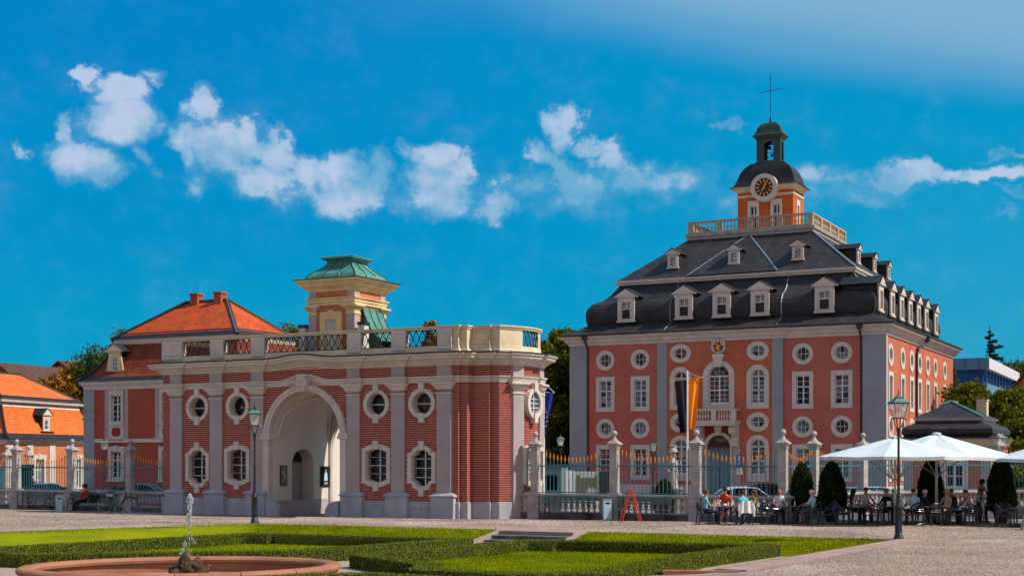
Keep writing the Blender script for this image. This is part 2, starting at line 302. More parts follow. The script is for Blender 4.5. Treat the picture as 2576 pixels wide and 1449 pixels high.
# ------------------------------------------------------------------ mesh builder
class MB:
    def __init__(s, M=None): s.v = []; s.f = []; s.m = []; s.M = M
    def add(s, vs, fs, mi=0):
        o = len(s.v)
        if s.M is not None: vs = [tuple(s.M @ Vector(p)) for p in vs]
        s.v.extend(vs); s.f.extend([tuple(o+i for i in f) for f in fs]); s.m.extend([mi]*len(fs)); return s
    def box(s, x0, x1, y0, y1, z0, z1, mi=0):
        return s.add([(x0,y0,z0),(x1,y0,z0),(x1,y1,z0),(x0,y1,z0),(x0,y0,z1),(x1,y0,z1),(x1,y1,z1),(x0,y1,z1)],
                     [(0,3,2,1),(4,5,6,7),(0,1,5,4),(1,2,6,5),(2,3,7,6),(3,0,4,7)], mi)
    def taper(s, cx, cy, a0, b0, z0, a1, b1, z1, mi=0):
        return s.add([(cx-a0,cy-b0,z0),(cx+a0,cy-b0,z0),(cx+a0,cy+b0,z0),(cx-a0,cy+b0,z0),(cx-a1,cy-b1,z1),(cx+a1,cy-b1,z1),(cx+a1,cy+b1,z1),(cx-a1,cy+b1,z1)],
                     [(0,3,2,1),(4,5,6,7),(0,1,5,4),(1,2,6,5),(2,3,7,6),(3,0,4,7)], mi)
    def plate(s, outer, holes, y0, y1, mi=0, mis=None):
        """outline in the x-z plane with holes, front face at y0, back at y1"""
        loops = [outer]+list(holes); flat = [p for l in loops for p in l]; n = len(flat)
        tr = tessellate_polygon([[Vector((p[0], p[1], 0)) for p in l] for l in loops])
        vs = [(p[0], y0, p[1]) for p in flat]+[(p[0], y1, p[1]) for p in flat]
        fs = []
        for t in tr:
            a, b, c = (flat[i] for i in t)
            if (b[0]-a[0])*(c[1]-a[1])-(b[1]-a[1])*(c[0]-a[0]) < 0: t = (t[0], t[2], t[1])
            fs.append(tuple(t)); fs.append((t[0]+n, t[2]+n, t[1]+n))
        s.add(vs, fs, mi)
        o = 0; sf = []
        for l in loops:
            k = len(l)
            for i in range(k):
                a, b = o+i, o+(i+1) % k; sf.append((a, b, b+n, a+n))
            o += k
        return s.add(vs, sf, mi if mis is None else mis)
    def lathe(s, prof, n=12, cx=0, cy=0, mi=0, ph=0.0):
        vs = []; fs = []
        for r, z in prof:
            for i in range(n):
                a = 2*math.pi*i/n+ph; vs.append((cx+r*math.cos(a), cy+r*math.sin(a), z))
        for j in range(len(prof)-1):
            for i in range(n):
                a = j*n+i; b = j*n+(i+1) % n; fs.append((a, b, b+n, a+n))
        fs.append(tuple(range(n-1, -1, -1))); fs.append(tuple((len(prof)-1)*n+i for i in range(n)))
        return s.add(vs, fs, mi)
    def tube(s, pts, r, n=6, mi=0, cap=True):
        P_ = [Vector(p) for p in pts]; vs = []; fs = []; k = len(P_)
        up = Vector((0, 0, 1))
        for i, p in enumerate(P_):
            d = (P_[min(i+1, k-1)]-P_[max(i-1, 0)]).normalized()
            u = d.cross(up)
            if u.length < .05: u = d.cross(Vector((1, 0, 0)))
            u.normalize(); w = d.cross(u).normalized()
            rr = r[i] if isinstance(r, (list, tuple)) else r
            for j in range(n):
                a = 2*math.pi*j/n; vs.append(tuple(p+u*rr*math.cos(a)+w*rr*math.sin(a)))
        for i in range(k-1):
            for j in range(n):
                a = i*n+j; b = i*n+(j+1) % n; fs.append((a, a+n, b+n, b))
        if cap: fs.append(tuple(range(n))); fs.append(tuple((k-1)*n+j for j in range(n-1, -1, -1)))
        return s.add(vs, fs, mi)
    def sweep(s, path, prof, closed=False, mi=0):
        """path: (x, y[, dz]) travelled with the outside on the right; prof: (out, z)"""
        n = len(path); vs = []; fs = []; k = len(prof)
        nr = []
        for i in range(n):
            if closed: a, b, c = path[i-1], path[i], path[(i+1) % n]
            else: a, b, c = path[max(i-1, 0)], path[i], path[min(i+1, n-1)]
            d1 = Vector((b[0]-a[0], b[1]-a[1])); d2 = Vector((c[0]-b[0], c[1]-b[1]))
            if d1.length < 1e-9: d1 = d2
            if d2.length < 1e-9: d2 = d1
            d1.normalize(); d2.normalize()
            n1 = Vector((d1.y, -d1.x)); n2 = Vector((d2.y, -d2.x)); m_ = n1+n2
            if m_.length < 1e-6: m_ = n1
            m_.normalize(); m_ = m_/max(.35, m_.dot(n1)); nr.append(m_)
        for i in range(n):
            dz = path[i][2] if len(path[i]) > 2 else 0
            for o, z in prof: vs.append((path[i][0]+nr[i].x*o, path[i][1]+nr[i].y*o, z+dz))
        for i in range(n if closed else n-1):
            for j in range(k-1):
                a = i*k+j; b = ((i+1) % n)*k+j; fs.append((a, b, b+1, a+1))
        if not closed: fs.append(tuple(range(k))); fs.append(tuple((n-1)*k+j for j in range(k-1, -1, -1)))
        return s.add(vs, fs, mi)
    def loft(s, rings, mi=0, cap=True):
        n = len(rings[0]); vs = [p for r in rings for p in r]; fs = []
        for j in range(len(rings)-1):
            for i in range(n):
                a = j*n+i; b = j*n+(i+1) % n; fs.append((a, b, b+n, a+n))
        if cap: fs.append(tuple((len(rings)-1)*n+i for i in range(n)))
        return s.add(vs, fs, mi)
    def ball(s, c, r, n=10, m=6, mi=0, sc=(1, 1, 1)):
        vs = []; fs = []
        for j in range(m+1):
            t = math.pi*j/m
            for i in range(n):
                a = 2*math.pi*i/n; vs.append((c[0]+r*sc[0]*math.sin(t)*math.cos(a), c[1]+r*sc[1]*math.sin(t)*math.sin(a), c[2]-r*sc[2]*math.cos(t)))
        for j in range(m):
            for i in range(n):
                a = j*n+i; b = j*n+(i+1) % n; fs.append((a, b, b+n, a+n))
        return s.add(vs, fs, mi)
    def mesh(s, name, mats, smooth=False):
        me = bpy.data.meshes.new(name); me.from_pydata(s.v, [], s.f); 
        for m_ in (mats if isinstance(mats, (list, tuple)) else [mats]): me.materials.append(MT[m_])
        me.polygons.foreach_set('material_index', s.m)
        if smooth: me.polygons.foreach_set('use_smooth', [True]*len(me.polygons)); me.set_sharp_from_angle(angle=rad(40))
        me.update(); return me
    def build(s, name, mats, parent=None, smooth=False, **k):
        return ob(name, s.mesh(name, mats, smooth), parent, **k)
def ob(name, data, parent=None, loc=None, rz=None, label=None, cat=None, group=None, kind=None, scale=None):
    o = bpy.data.objects.new(name, data); COL.objects.link(o)
    if parent is not None: o.parent = parent
    if loc is not None: o.location = loc
    if rz is not None: o.rotation_euler = (0, 0, rz)
    if scale is not None: o.scale = scale
    tag(o, label, cat, group, kind); return o
def tag(o, label=None, cat=None, group=None, kind=None):
    if label: o['label'] = label
    if cat: o['category'] = cat
    if group: o['group'] = group
    if kind: o['kind'] = kind
    return o
def thing(name, label, cat, loc=(0, 0, 0), rz=0.0, group=None): return ob(name, None, None, loc, rz, label, cat, group)
def kids(o): return [c for c in o.children]
def copy_tree(o, parent=None, first=True):
    c = o.copy(); COL.objects.link(c)
    if not first: c.parent = parent
    for ch in kids(o): copy_tree(ch, c, False)
    return c
def rect(x0, x1, z0, z1): return [(x0, z0), (x1, z0), (x1, z1), (x0, z1)]
def ell(cx, cz, a, b, n=28): return [(cx+a*math.cos(2*math.pi*i/n), cz+b*math.sin(2*math.pi*i/n)) for i in range(n)]
def archo(cx, hw, z0, zs, rise, n=16): return [(cx-hw, z0), (cx+hw, z0)]+[(cx+hw*math.cos(math.pi*i/n), zs+rise*math.sin(math.pi*i/n)) for i in range(n+1)]
def shift(l, dx, dz): return [(a+dx, b+dz) for a, b in l]
def npmesh(name, V, F, mats, mi=None):
    me = bpy.data.meshes.new(name); nv = len(V); nf = len(F); k = F.shape[1]
    me.vertices.add(nv); me.vertices.foreach_set('co', np.asarray(V, np.float32).ravel())
    me.loops.add(nf*k); me.loops.foreach_set('vertex_index', F.astype(np.int32).ravel())
    me.polygons.add(nf); me.polygons.foreach_set('loop_start', np.arange(0, nf*k, k, dtype=np.int32))
    for m_ in (mats if isinstance(mats, (list, tuple)) else [mats]): me.materials.append(MT[m_])
    if mi is not None: me.polygons.foreach_set('material_index', mi)
    me.update(calc_edges=True); me.validate(); return me
def leafcloud(C, size, flat=1.0, nrm_=None, loose=.5):
    """quads of about `size` centred on C, facing anywhere or roughly along nrm_"""
    n = len(C); a = NP.normal(size=(n, 3))
    if nrm_ is not None: q = nrm_+NP.normal(size=(n, 3))*loose; q /= np.linalg.norm(q, axis=1)[:, None]; a = np.cross(q, a)
    a /= np.linalg.norm(a, axis=1)[:, None]
    b = q if nrm_ is not None else NP.normal(size=(n, 3)); b = np.cross(a, b); b /= np.linalg.norm(b, axis=1)[:, None]
    s_ = (size*(.6+.8*NP.rand(n)))[:, None] if not np.isscalar(size) or True else size
    a = a*s_; b = b*s_*.6*flat
    V = np.stack([C-a, C-b, C+a, C+b], 1).reshape(-1, 3); F = np.arange(4*n).reshape(-1, 4)
    return V, F
A_ = rad(27.3); CA, SA = math.cos(A_), math.sin(A_)
def facade(origin, u, v=0.0): return (origin[0]+u*CA+v*SA, origin[1]-u*SA+v*CA)
SIDE = lambda U: Matrix.Translation((U, 0, 0)) @ Matrix.Rotation(rad(90), 4, 'Z')
# ------------------------------------------------------------------ windows shared by the buildings
WC = {}
def win_meshes(key, outer, inner, panes, bars, fr=-.06, deep=.30, mats=('white_stone', 'sash_white'), glass='glass_dark', paney=.21, frame_w=.06, extra=None):
    """surround + sash as one mesh, panes as separate little sheets"""
    m = MB(); m.plate(outer, [inner], fr, .04, 0)
    io = [(p[0]*1.0, p[1]) for p in inner]
    # reveal lining and sash rim
    cx = sum(p[0] for p in inner)/len(inner); cz = sum(p[1] for p in inner)/len(inner)
    sm = [(cx+(p[0]-cx)*(1-frame_w*1.6), cz+(p[1]-cz)*(1-frame_w)) for p in inner]
    big = [(cx+(p[0]-cx)*1.06, cz+(p[1]-cz)*1.05) for p in inner]
    m.plate(big, [inner], .04, deep, 0)
    m.plate(big, [sm], paney-.035, paney+.03, 1)
    for (x0, x1, z0, z1) in bars: m.box(x0, x1, paney-.02 if (x1-x0 > .07 and z1-z0 > .07) or min(x1-x0, z1-z0) > .05 else paney-.008, paney+.012, z0, z1, 1)
    if extra: extra(m)
    me = m.mesh('window', list(mats))
    pm = []
    for i, p in enumerate(panes):
        q = MB()
        if len(p) == 4 and not isinstance(p[0], tuple): q.box(p[0], p[1], paney+.014, paney+.026, p[2], p[3])
        else: q.plate(p, [], paney+.014, paney+.026)
        pm.append(q.mesh('pane', glass))
    WC[key] = (me, pm)
def put_window(key, parent, loc, rz=0.0, tilt=.012):
    me, pm = WC[key]; w = ob('window', me, parent, loc, rz)
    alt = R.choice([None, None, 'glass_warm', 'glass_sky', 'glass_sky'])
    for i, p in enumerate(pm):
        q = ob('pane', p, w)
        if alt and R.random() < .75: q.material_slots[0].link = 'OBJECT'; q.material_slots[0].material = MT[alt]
        q.rotation_euler = (R.uniform(-tilt, tilt)*.3, 0, R.uniform(-tilt, tilt)*.3)
    return w
def grid_panes(x0, x1, zs, cols, gap=.03):
    out = []; w = (x1-x0)/cols
    for i in range(cols):
        for z0, z1 in zip(zs[:-1], zs[1:]): out.append((x0+i*w+gap/2-.01, x0+(i+1)*w-gap/2+.01, z0, z1))
    return out
# rectangular, 1.5 x 2.6
hz = [.33, .75, 1.17, 1.58, 1.58, 1.94, 2.30]
def rectwin(key, w, h, ow, z0, z1, cols=2, rows=(3, 2), tr=.62, glass='glass_dark', **k):
    zt = z0+(z1-z0)*tr; zs1 = [z0+(zt-z0)*i/rows[0] for i in range(rows[0]+1)]; zs2 = [zt+(z1-zt)*i/rows[1] for i in range(rows[1]+1)]
    bars = [(-.045, .045, z0, z1), (-ow, ow, zt-.045, zt+.045)]
    bars += [(-ow, ow, z-.014, z+.014) for z in zs1[1:-1]+zs2[1:-1]]
    if cols == 4: bars += [(s*ow/2-.012, s*ow/2+.012, z0, z1) for s in (-1, 1)]
    panes = grid_panes(-ow, ow, zs1, cols)+grid_panes(-ow, ow, zs2, cols)
    win_meshes(key, rect(-w/2, w/2, 0, h), rect(-ow, ow, z0, z1), panes, bars, glass=glass, **k)
rectwin('rect', 1.5, 2.6, .47, .29, 2.30)
def ovalwin(key, a, b, ai, bi, cols, rows, glass='glass_dark', **k):
    bars = []
    for i in range(1, cols):
        x = -ai+2*ai*i/cols; h = bi*math.sqrt(max(0, 1-(x/ai)**2)); t = .035 if cols == 2 else .016; bars.append((x-t, x+t, -h, h))
    for i in range(1, rows):
        z = -bi+2*bi*i/rows; w = ai*math.sqrt(max(0, 1-(z/bi)**2)); bars.append((-w, w, z-.016, z+.016))
    panes = []
    for i in range(cols):
        for j in range(rows):
            x0, x1 = -ai+2*ai*i/cols, -ai+2*ai*(i+1)/cols; z0, z1 = -bi+2*bi*j/rows, -bi+2*bi*(j+1)/rows
            poly = []
            for p in [(x0+(x1-x0)*t/5, z0) for t in range(5)]+[(x1, z0+(z1-z0)*t/5) for t in range(5)]+[(x1-(x1-x0)*t/5, z1) for t in range(5)]+[(x0, z1-(z1-z0)*t/5) for t in range(5)]:
                r_ = math.hypot(p[0]/ai, p[1]/bi); poly.append((p[0]/r_, p[1]/r_) if r_ > 1 else p)
            q = []
            for p in poly:
                if not q or math.hypot(p[0]-q[-1][0], p[1]-q[-1][1]) > .02: q.append(p)
            if len(q) > 3 and math.hypot(q[0][0]-q[-1][0], q[0][1]-q[-1][1]) < .02: q.pop()
            panes.append(q)
    win_meshes(key, ell(0, 0, a, b), ell(0, 0, ai, bi), panes, bars, glass=glass, **k)
ovalwin('round', .75, .75, .47, .47, 3, 2)
ovalwin('round_side', .78, .78, .52, .52, 3, 2)
ovalwin('oval', .82, .69, .49, .38, 2, 2)
def archwin(key, hw, h, rise, ihw, iz0, irise, cols, rows, fan=False, glass='glass_dark', **k):
    zs = h-rise; izs = zs; top = izs+irise
    outer = archo(0, hw, 0, zs, rise); inner = archo(0, ihw, iz0, izs, irise)
    rz = [iz0+(izs-iz0)*i/rows for i in range(rows+1)]
    bars = [(-.05, .05, iz0, izs), (-ihw, ihw, izs-.045, izs+.045), (-ihw, ihw, rz[rows//2]-.045, rz[rows//2]+.045)]
    bars += [(-ihw, ihw, z-.014, z+.014) for z in rz[1:-1]]
    if cols == 4: bars += [(s*ihw/2-.013, s*ihw/2+.013, iz0, izs) for s in (-1, 1)]
    else: bars += [(-.05, .05, izs, top)]
    panes = grid_panes(-ihw, ihw, rz, cols)
    L_ = [(0, izs+.02), (0, top-.01)]+[(-ihw*math.sin(t*math.pi/16)*.99, izs+irise*math.cos(t*math.pi/16)*.99) for t in range(1, 8)]+[(-ihw*.99, izs+.02)]
    panes += [L_, [(-x, z) for x, z in L_]]
    ex = None
    if fan:
        def ex(m):
            for a in (45, 90, 135):
                c, s_ = math.cos(rad(a)), math.sin(rad(a)); m.tube([(0, .2, izs), (ihw*c*.98, .2, izs+irise*s_*.98)], .013, 4, 1)
            m.tube([(ihw*.5*math.cos(math.pi*i/10), .2, izs+irise*.5*math.sin(math.pi*i/10)) for i in range(11)], .013, 4, 1)
    win_meshes(key, outer, inner, panes, bars, glass=glass, extra=ex, **k)
archwin('arch_small', .82, 3.12, .82, .47, .33, .47, 2, 6)
archwin('arch_big', 1.18, 3.45, 1.15, .78, .30, .78, 4, 6, fan=True)
archwin('arch_ground', .82, 3.30, .82, .50, .45, .50, 2, 6, glass='glass_mid')
rectwin('tower_win', .93, 2.2, .26, .05, 1.78, rows=(2, 1), tr=.6)
rectwin('dormer_win', .80, 1.45, .34, .08, 1.36, cols=4, rows=(3, 2), glass='glass_mid', mats=('white_stone', 'sash_white'))
archwin('dormer_small', .33, .82, .22, .22, .06, .2, 2, 2, glass='glass_mid')

# ------------------------------------------------------------------ the palace-like main building
PO = (14.9, 100.0)
pal = thing('mansard_building', 'large salmon baroque building with slate mansard roof and clock tower behind the iron fence', 'building', (PO[0], PO[1], 0), -A_)
ZB = -.45
COLU = [-8.9, -6.1, 6.1, 8.83]
holesW = {}
def front_holes(u0, u1):
    h = []
    for c in COLU:
        if u0 < c < u1:
            h += [ell(c, 9.85, .60, .60, 24), ell(c, 4.76, .60, .60, 24), rect(c-.6, c+.6, 6.2, 8.5), rect(c-.6, c+.6, 1.10, 3.42)]
    return h
for (u0, u1) in ((-11.8, -4.7), (4.7, 11.8)):
    w = MB(); w.plate(rect(u0, u1, ZB, 11.1), front_holes(u0, u1), 0, .45); w.build('wall', 'salmon_wall', pal)
w = MB(); hl_ = []
for c in (-2.9, 2.9): hl_ += [ell(c, 10.17, .64, .52, 24), ell(c, 5.14, .64, .52, 24), archo(c, .62, 6.25, 8.40, .62), archo(c, .64, 1.0, 3.42, .62)]
hl_ += [archo(0, .95, 6.35, 8.47, .95), archo(0, .95, .0, 3.35, .95)]
w.plate(rect(-4.7, 4.7, ZB, 11.1), hl_, -.12, .40); w.build('wall', 'salmon_brick', pal)
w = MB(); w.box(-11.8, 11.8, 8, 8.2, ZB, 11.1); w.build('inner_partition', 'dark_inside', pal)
SV = [1.6, 5.55, 8.7, 11.65, 14.8, 17.9, 22.05]
w = MB(SIDE(11.8)); hs = []
for v in SV: hs += [ell(v, 9.68, .64, .64, 24), ell(v, 4.70, .64, .64, 24), rect(v-.6, v+.6, 6.2, 8.4), rect(v-.6, v+.6, 1.1, 3.42)]
w.plate(rect(.46, 26.0, ZB, 11.1), hs, 0, .45); w.build('wall', 'salmon_brick', pal)
MB().box(-11.8, -11.35, .46, 26, ZB, 11.1).build('wall', 'salmon_wall', pal); MB().box(-11.35, 11.35, 25.55, 26, ZB, 11.1).build('wall', 'salmon_wall', pal)
for c in COLU:
    put_window('round', pal, (c, 0, 9.85)); put_window('round', pal, (c, 0, 4.76))
    put_window('rect', pal, (c, 0, 6.03)); put_window('rect', pal, (c, 0, .95))
for c in (-2.9, 2.9):
    put_window('oval', pal, (c, -.12, 10.17)); put_window('oval', pal, (c, -.12, 5.14))
    put_window('arch_small', pal, (c, -.12, 6.08)); put_window('arch_ground', pal, (c, -.12, .92))
put_window('arch_big', pal, (0, -.12, 6.15))
for v in SV:
    put_window('round_side', pal, (11.8, v, 9.68), rad(90)); put_window('round_side', pal, (11.8, v, 4.70), rad(90))
    put_window('rect', pal, (11.8, v, 5.95), rad(90)); put_window('rect', pal, (11.8, v, .95), rad(90))
# pilasters and plinth
for (a, b, y0) in ((-11.83, -10.4, -.05), (-4.72, -3.95, -.17), (3.95, 4.72, -.17), (10.25, 11.83, -.05)):
    ob('pilaster', MB().box(a, b, y0, .0, ZB, 11.06).mesh('pilaster', 'blue_grey_paint'), pal)
ob('pilaster', MB().box(11.8, 11.86, -.05, .42, ZB, 11.06).mesh('pilaster', 'blue_grey_paint'), pal)
ob('pilaster', MB().box(11.8, 11.84, .46, .66, ZB, 11.0).mesh('pilaster', 'white_stone'), pal, label='narrow white corner strip')
ob('plinth', MB().sweep([(-11.8, 0), (-4.74, 0), (-4.74, -.13), (-1.3, -.13)], [(.08, ZB), (.08, .55), (0, .62)]).sweep([(1.3, -.13), (4.74, -.13), (4.74, 0), (11.88, 0), (11.88, 26)], [(.08, ZB), (.08, .55), (0, .62)]).mesh('plinth', 'white_stone'), pal)
# keystone over the big window, crest, balcony, door
m = MB(); m.plate([(-.26, 9.1), (.26, 9.1), (.36, 9.75), (.46, 9.9), (.40, 10.05), (-.40, 10.05), (-.46, 9.9), (-.36, 9.75)], [], -.36, -.12); m.build('keystone', 'white_stone', pal)
cr_ = MB(); cr_.plate([(-.52, 10.35), (-.3, 10.14), (0, 10.06), (.3, 10.14), (.52, 10.35), (.50, 10.95), (.2, 11.02), (-.2, 11.02), (-.50, 10.95)], [], -.26, -.12, 0)
for i in range(9): a = i*.698; cr_.ball((.30*math.cos(a), -.29, 10.52+.26*math.sin(a)), .10, 8, 5, 1 if i % 2 else 2)
cr_.ball((0, -.3, 10.5), .2, 10, 6, 1, (1, .5, 1.2)); cr_.ball((-.25, -.3, 10.95), .13, 8, 5, 0); cr_.ball((.25, -.3, 10.95), .13, 8, 5, 0); cr_.ball((0, -.3, 11.0), .15, 8, 5, 0)
cr_.build('crest', ['white_stone', 'gold', 'deep_red'], pal, label='carved coat of arms with gilded figures')
bal = ob('balcony', MB().box(-1.66, 1.66, -1.35, -.12, 5.02, 5.12).box(-1.6, 1.6, -1.30, -.12, 4.88, 5.02).sweep([(-1.58, -.14), (-1.58, -1.27), (1.58, -1.27), (1.58, -.14)], [(-.10, 5.96), (.05, 5.96), (.07, 6.03), (.05, 6.09), (-.10, 6.09)]).sweep([(-1.58, -.14), (-1.58, -1.27), (1.58, -1.27), (1.58, -.14)], [(-.09, 5.12), (.04, 5.12), (.04, 5.24), (-.09, 5.24)]).mesh('balcony', 'white_stone'), pal)
for x in (-1.48, -.0, 1.48): ob('pier', MB().box(x-.18, x+.18, -1.30, -1.16, 5.24, 5.96).mesh('pier', 'white_stone'), bal)
BPROF = [(.055, 0), (.055, .06), (.03, .09), (.045, .16), (.075, .26), (.07, .34), (.035, .46), (.03, .56), (.05, .62), (.05, .72)]
bm_ = MB().lathe(BPROF, 8).mesh('baluster', 'white_stone', True)
for x in [-1.2, -1.0, -.8, -.6, -.4, .4, .6, .8, 1.0, 1.2]: ob('baluster', bm_, bal, (x, -1.24, 5.24))
for x in (-1.3, 1.3):
    m = MB(); m.plate([(-.12, 0), (-.75, 0), (-1.08, .25), (-1.08, .62), (-.12, .62)], [], -.22, .22); me = m.mesh('console', 'white_stone')
    o = ob('console', MB(Matrix.Translation((x, 0, 4.26)) @ Matrix.Rotation(rad(90), 4, 'Z')).plate([(-.12, -.9), (-.42, -.85), (-.5, -.5), (-.42, -.2), (-.75, -.02), (-1.1, .1), (-1.15, .45), (-1.0, .62), (-.12, .62)], [], -.24, .24).mesh('console', 'white_stone'), pal)
    ob('pilaster', MB().box(x-.30, x+.30, -.22, -.12, ZB, 3.5).mesh('pilaster', 'grey_paint'), pal)
ob('wall_panel', MB().plate(rect(-1.0, 1.0, 3.4, 4.86), [archo(0, .97, 3.3, 3.38, .95)], -.145, -.12).mesh('wall_panel', 'deep_red'), pal, label='dark red wall panel under the balcony')
dr = ob('doorway', MB().plate(archo(0, 1.16, 0, 3.33, 1.12), [archo(0, .88, 0, 3.33, .89)], -.22, .3).plate([(-.16, 4.2), (.16, 4.2), (.30, 4.86), (-.30, 4.86)], [], -.34, -.2).mesh('doorway', 'white_stone'), pal)
for s in (-1, 1):
    lf = ob('door', MB().box(min(s*.02, s*.88), max(s*.02, s*.88), .1, .16, 0, 3.2).mesh('door', 'door_teal'), dr)
    for z0, z1 in ((.15, .75), (.85, 1.9), (2.0, 3.05)):
        pass
m = MB()
for s in (-1, 1):
    for z0, z1 in ((.15, .75), (.85, 1.9), (2.0, 3.05)): m.box(min(s*.12, s*.78), max(s*.12, s*.78), .08, .10, z0, z1)
m.box(-.9, .9, .06, .16, 3.2, 3.34); m.build('door_panel', 'door_teal', dr)
MB().plate([(-.86, 3.35), (.86, 3.35)]+[(.86*math.cos(math.pi*i/12), 3.35+.85*math.sin(math.pi*i/12)) for i in range(1, 12)], [], .08, .10).build('fanlight', 'glass_dark', dr)
def text(name, s, size, parent, loc, rot, m_, ext=.01, align='CENTER'):
    c = bpy.data.curves.new(name, 'FONT'); c.body = s; c.size = size; c.extrude = ext; c.align_x = align; c.align_y = 'CENTER'; c.space_line = .85; c.resolution_u = 2
    t = bpy.data.objects.new(name, c); COL.objects.link(t); bpy.context.view_layer.update()
    me = bpy.data.meshes.new_from_object(t); bpy.data.objects.remove(t); me.materials.clear(); me.materials.append(MT[m_]); me.name = name
    o = ob(name, me, parent, loc); o.rotation_euler = rot; return o
text('sign_lettering', 'STÄDTISCHES\nMUSEUM', .15, dr, (.12, .05, 3.86), (rad(90), 0, 0), 'gold')
MB().box(-1.5, 1.5, -1.2, -.12, ZB, -.02).box(-1.8, 1.8, -1.6, -.12, ZB, -.2).build('step', 'white_stone', pal)
# main cornice
FOOT = [(-11.8, 0), (-4.75, 0), (-4.75, -.12), (4.75, -.12), (4.75, 0), (11.8, 0), (11.8, 26), (-11.8, 26)]
MB().sweep(FOOT, [(0, 10.98), (.10, 11.0), (.12, 11.14), (.30, 11.26), (.34, 11.40), (.52, 11.52), (.60, 11.56), (.60, 11.69), (0, 11.70)], True).build('cornice', 'white_stone', pal)
MB().sweep(FOOT, [(.58, 11.70), (.72, 11.71), (.74, 11.80), (.60, 11.82)], True).build('gutter', 'dark_metal', pal)
def rr(d, z, db=None):
    db = d if db is None else db
    return [(-(11.8-d), d, z), (11.8-d, d, z), (11.8-d, 26-db, z), (-(11.8-d), 26-db, z)]
LP_ = [(-.66, 11.78), (-.30, 11.93), (.2, 12.16), (.7, 12.42), (1.02, 12.62), (.95, 12.75), (.90, 13.0), (.88, 13.3), (.90, 13.6), (1.0, 13.9), (1.2, 14.17), (1.5, 14.36), (1.85, 14.52), (2.15, 14.78), (2.42, 15.1), (2.7, 15.5), (2.95, 15.85)]
MB().loft([rr(d, z) for d, z in LP_]).build('lower_roof', 'slate', pal)
SQ = [(-9.1, 2.7), (9.1, 2.7), (9.1, 23.3), (-9.1, 23.3)]
MB().sweep(SQ, [(-.25, 15.70), (0.0, 15.74), (.05, 15.86), (.12, 15.92), (.14, 16.05), (-.2, 16.12)], True).build('roof_cornice', 'white_stone', pal)
UP = [(2.62, 16.06, 2.62), (3.1, 16.40, 3.1), (6.95, 19.55, 8.9)]
MB().loft([rr(a, z, b) for a, z, b in UP]).build('upper_roof', 'slate', pal)
TOPR = [(-4.95, 6.9), (4.95, 6.9), (4.95, 17.2), (-4.95, 17.2)]
MB().sweep(TOPR, [(-.3, 19.45), (.02, 19.5), (.04, 19.62), (.16, 19.74), (.20, 19.92), (-.1, 19.96)], True).box(-4.9, 4.9, 6.95, 17.15, 19.86, 19.93).build('platform', 'fence_stone', pal)
brl = ob('balustrade', MB().sweep(TOPR, [(-.24, 20.78), (-.03, 20.78), (.0, 20.84), (.0, 20.92), (-.26, 20.93)], True).sweep(TOPR, [(-.24, 19.93), (-.02, 19.93), (-.02, 20.08), (-.24, 20.08)], True).mesh('balustrade', 'platform_stone'), pal)
pm_ = MB().box(-.20, .20, -.13, .13, 20.07, 20.80).mesh('pier', 'platform_stone'); bmm = MB().lathe([(r_*1.15, z*.975) for r_, z in BPROF], 8).mesh('baluster', 'platform_stone', True)
for k in range(5):
    u = -4.72+k*2.36
    for v in (7.05, 17.05): ob('pier', pm_, brl, (u, v, 0))
    if k < 4:
        for j in range(7):
            for v in (7.05, 17.05): ob('baluster', bmm, brl, (u+.37+j*.27, v, 20.08))
for k in range(1, 4):
    v = 7.05+k*2.5
    for u in (-4.82, 4.82): ob('pier', pm_, brl, (u, v, 0), rad(90))
for k in range(4):
    for j in range(7):
        for u in (-4.82, 4.82): ob('baluster', bmm, brl, (u, 7.05+k*2.5+.40+j*.285, 20.08))
# copper/lead flashings on hips and valleys
fl = MB()
def strip(pts, w=.05): fl.tube(pts, w, 5)
strip([(0, 6.95, 19.62), (1.8, 4.7, 17.85), (3.45, 2.64, 16.18)], .07); strip([(0, 6.95, 19.62), (-1.8, 4.7, 17.85), (-3.45, 2.64, 16.18)], .035)
strip([(11.8-a, a, z+.03) for a, z, b in UP], .07)
for u in (-4.1, 4.3): strip([(u, d-.02, z+.02) for d, z in LP_[1:]], .035)
strip([(11.8-d, d, z+.02) for d, z in LP_[12:]], .04)
fl.build('flashing', 'lead_flash', pal)
# raised panel of the central bay on the upper slope
MB().add([(0, 6.80, 19.52), (-3.42, 2.62, 16.17), (3.42, 2.62, 16.17), (0, 5.2, 18.25)], [(0, 1, 3), (0, 3, 2), (1, 2, 3)]).build('roof_gable', 'slate', pal)
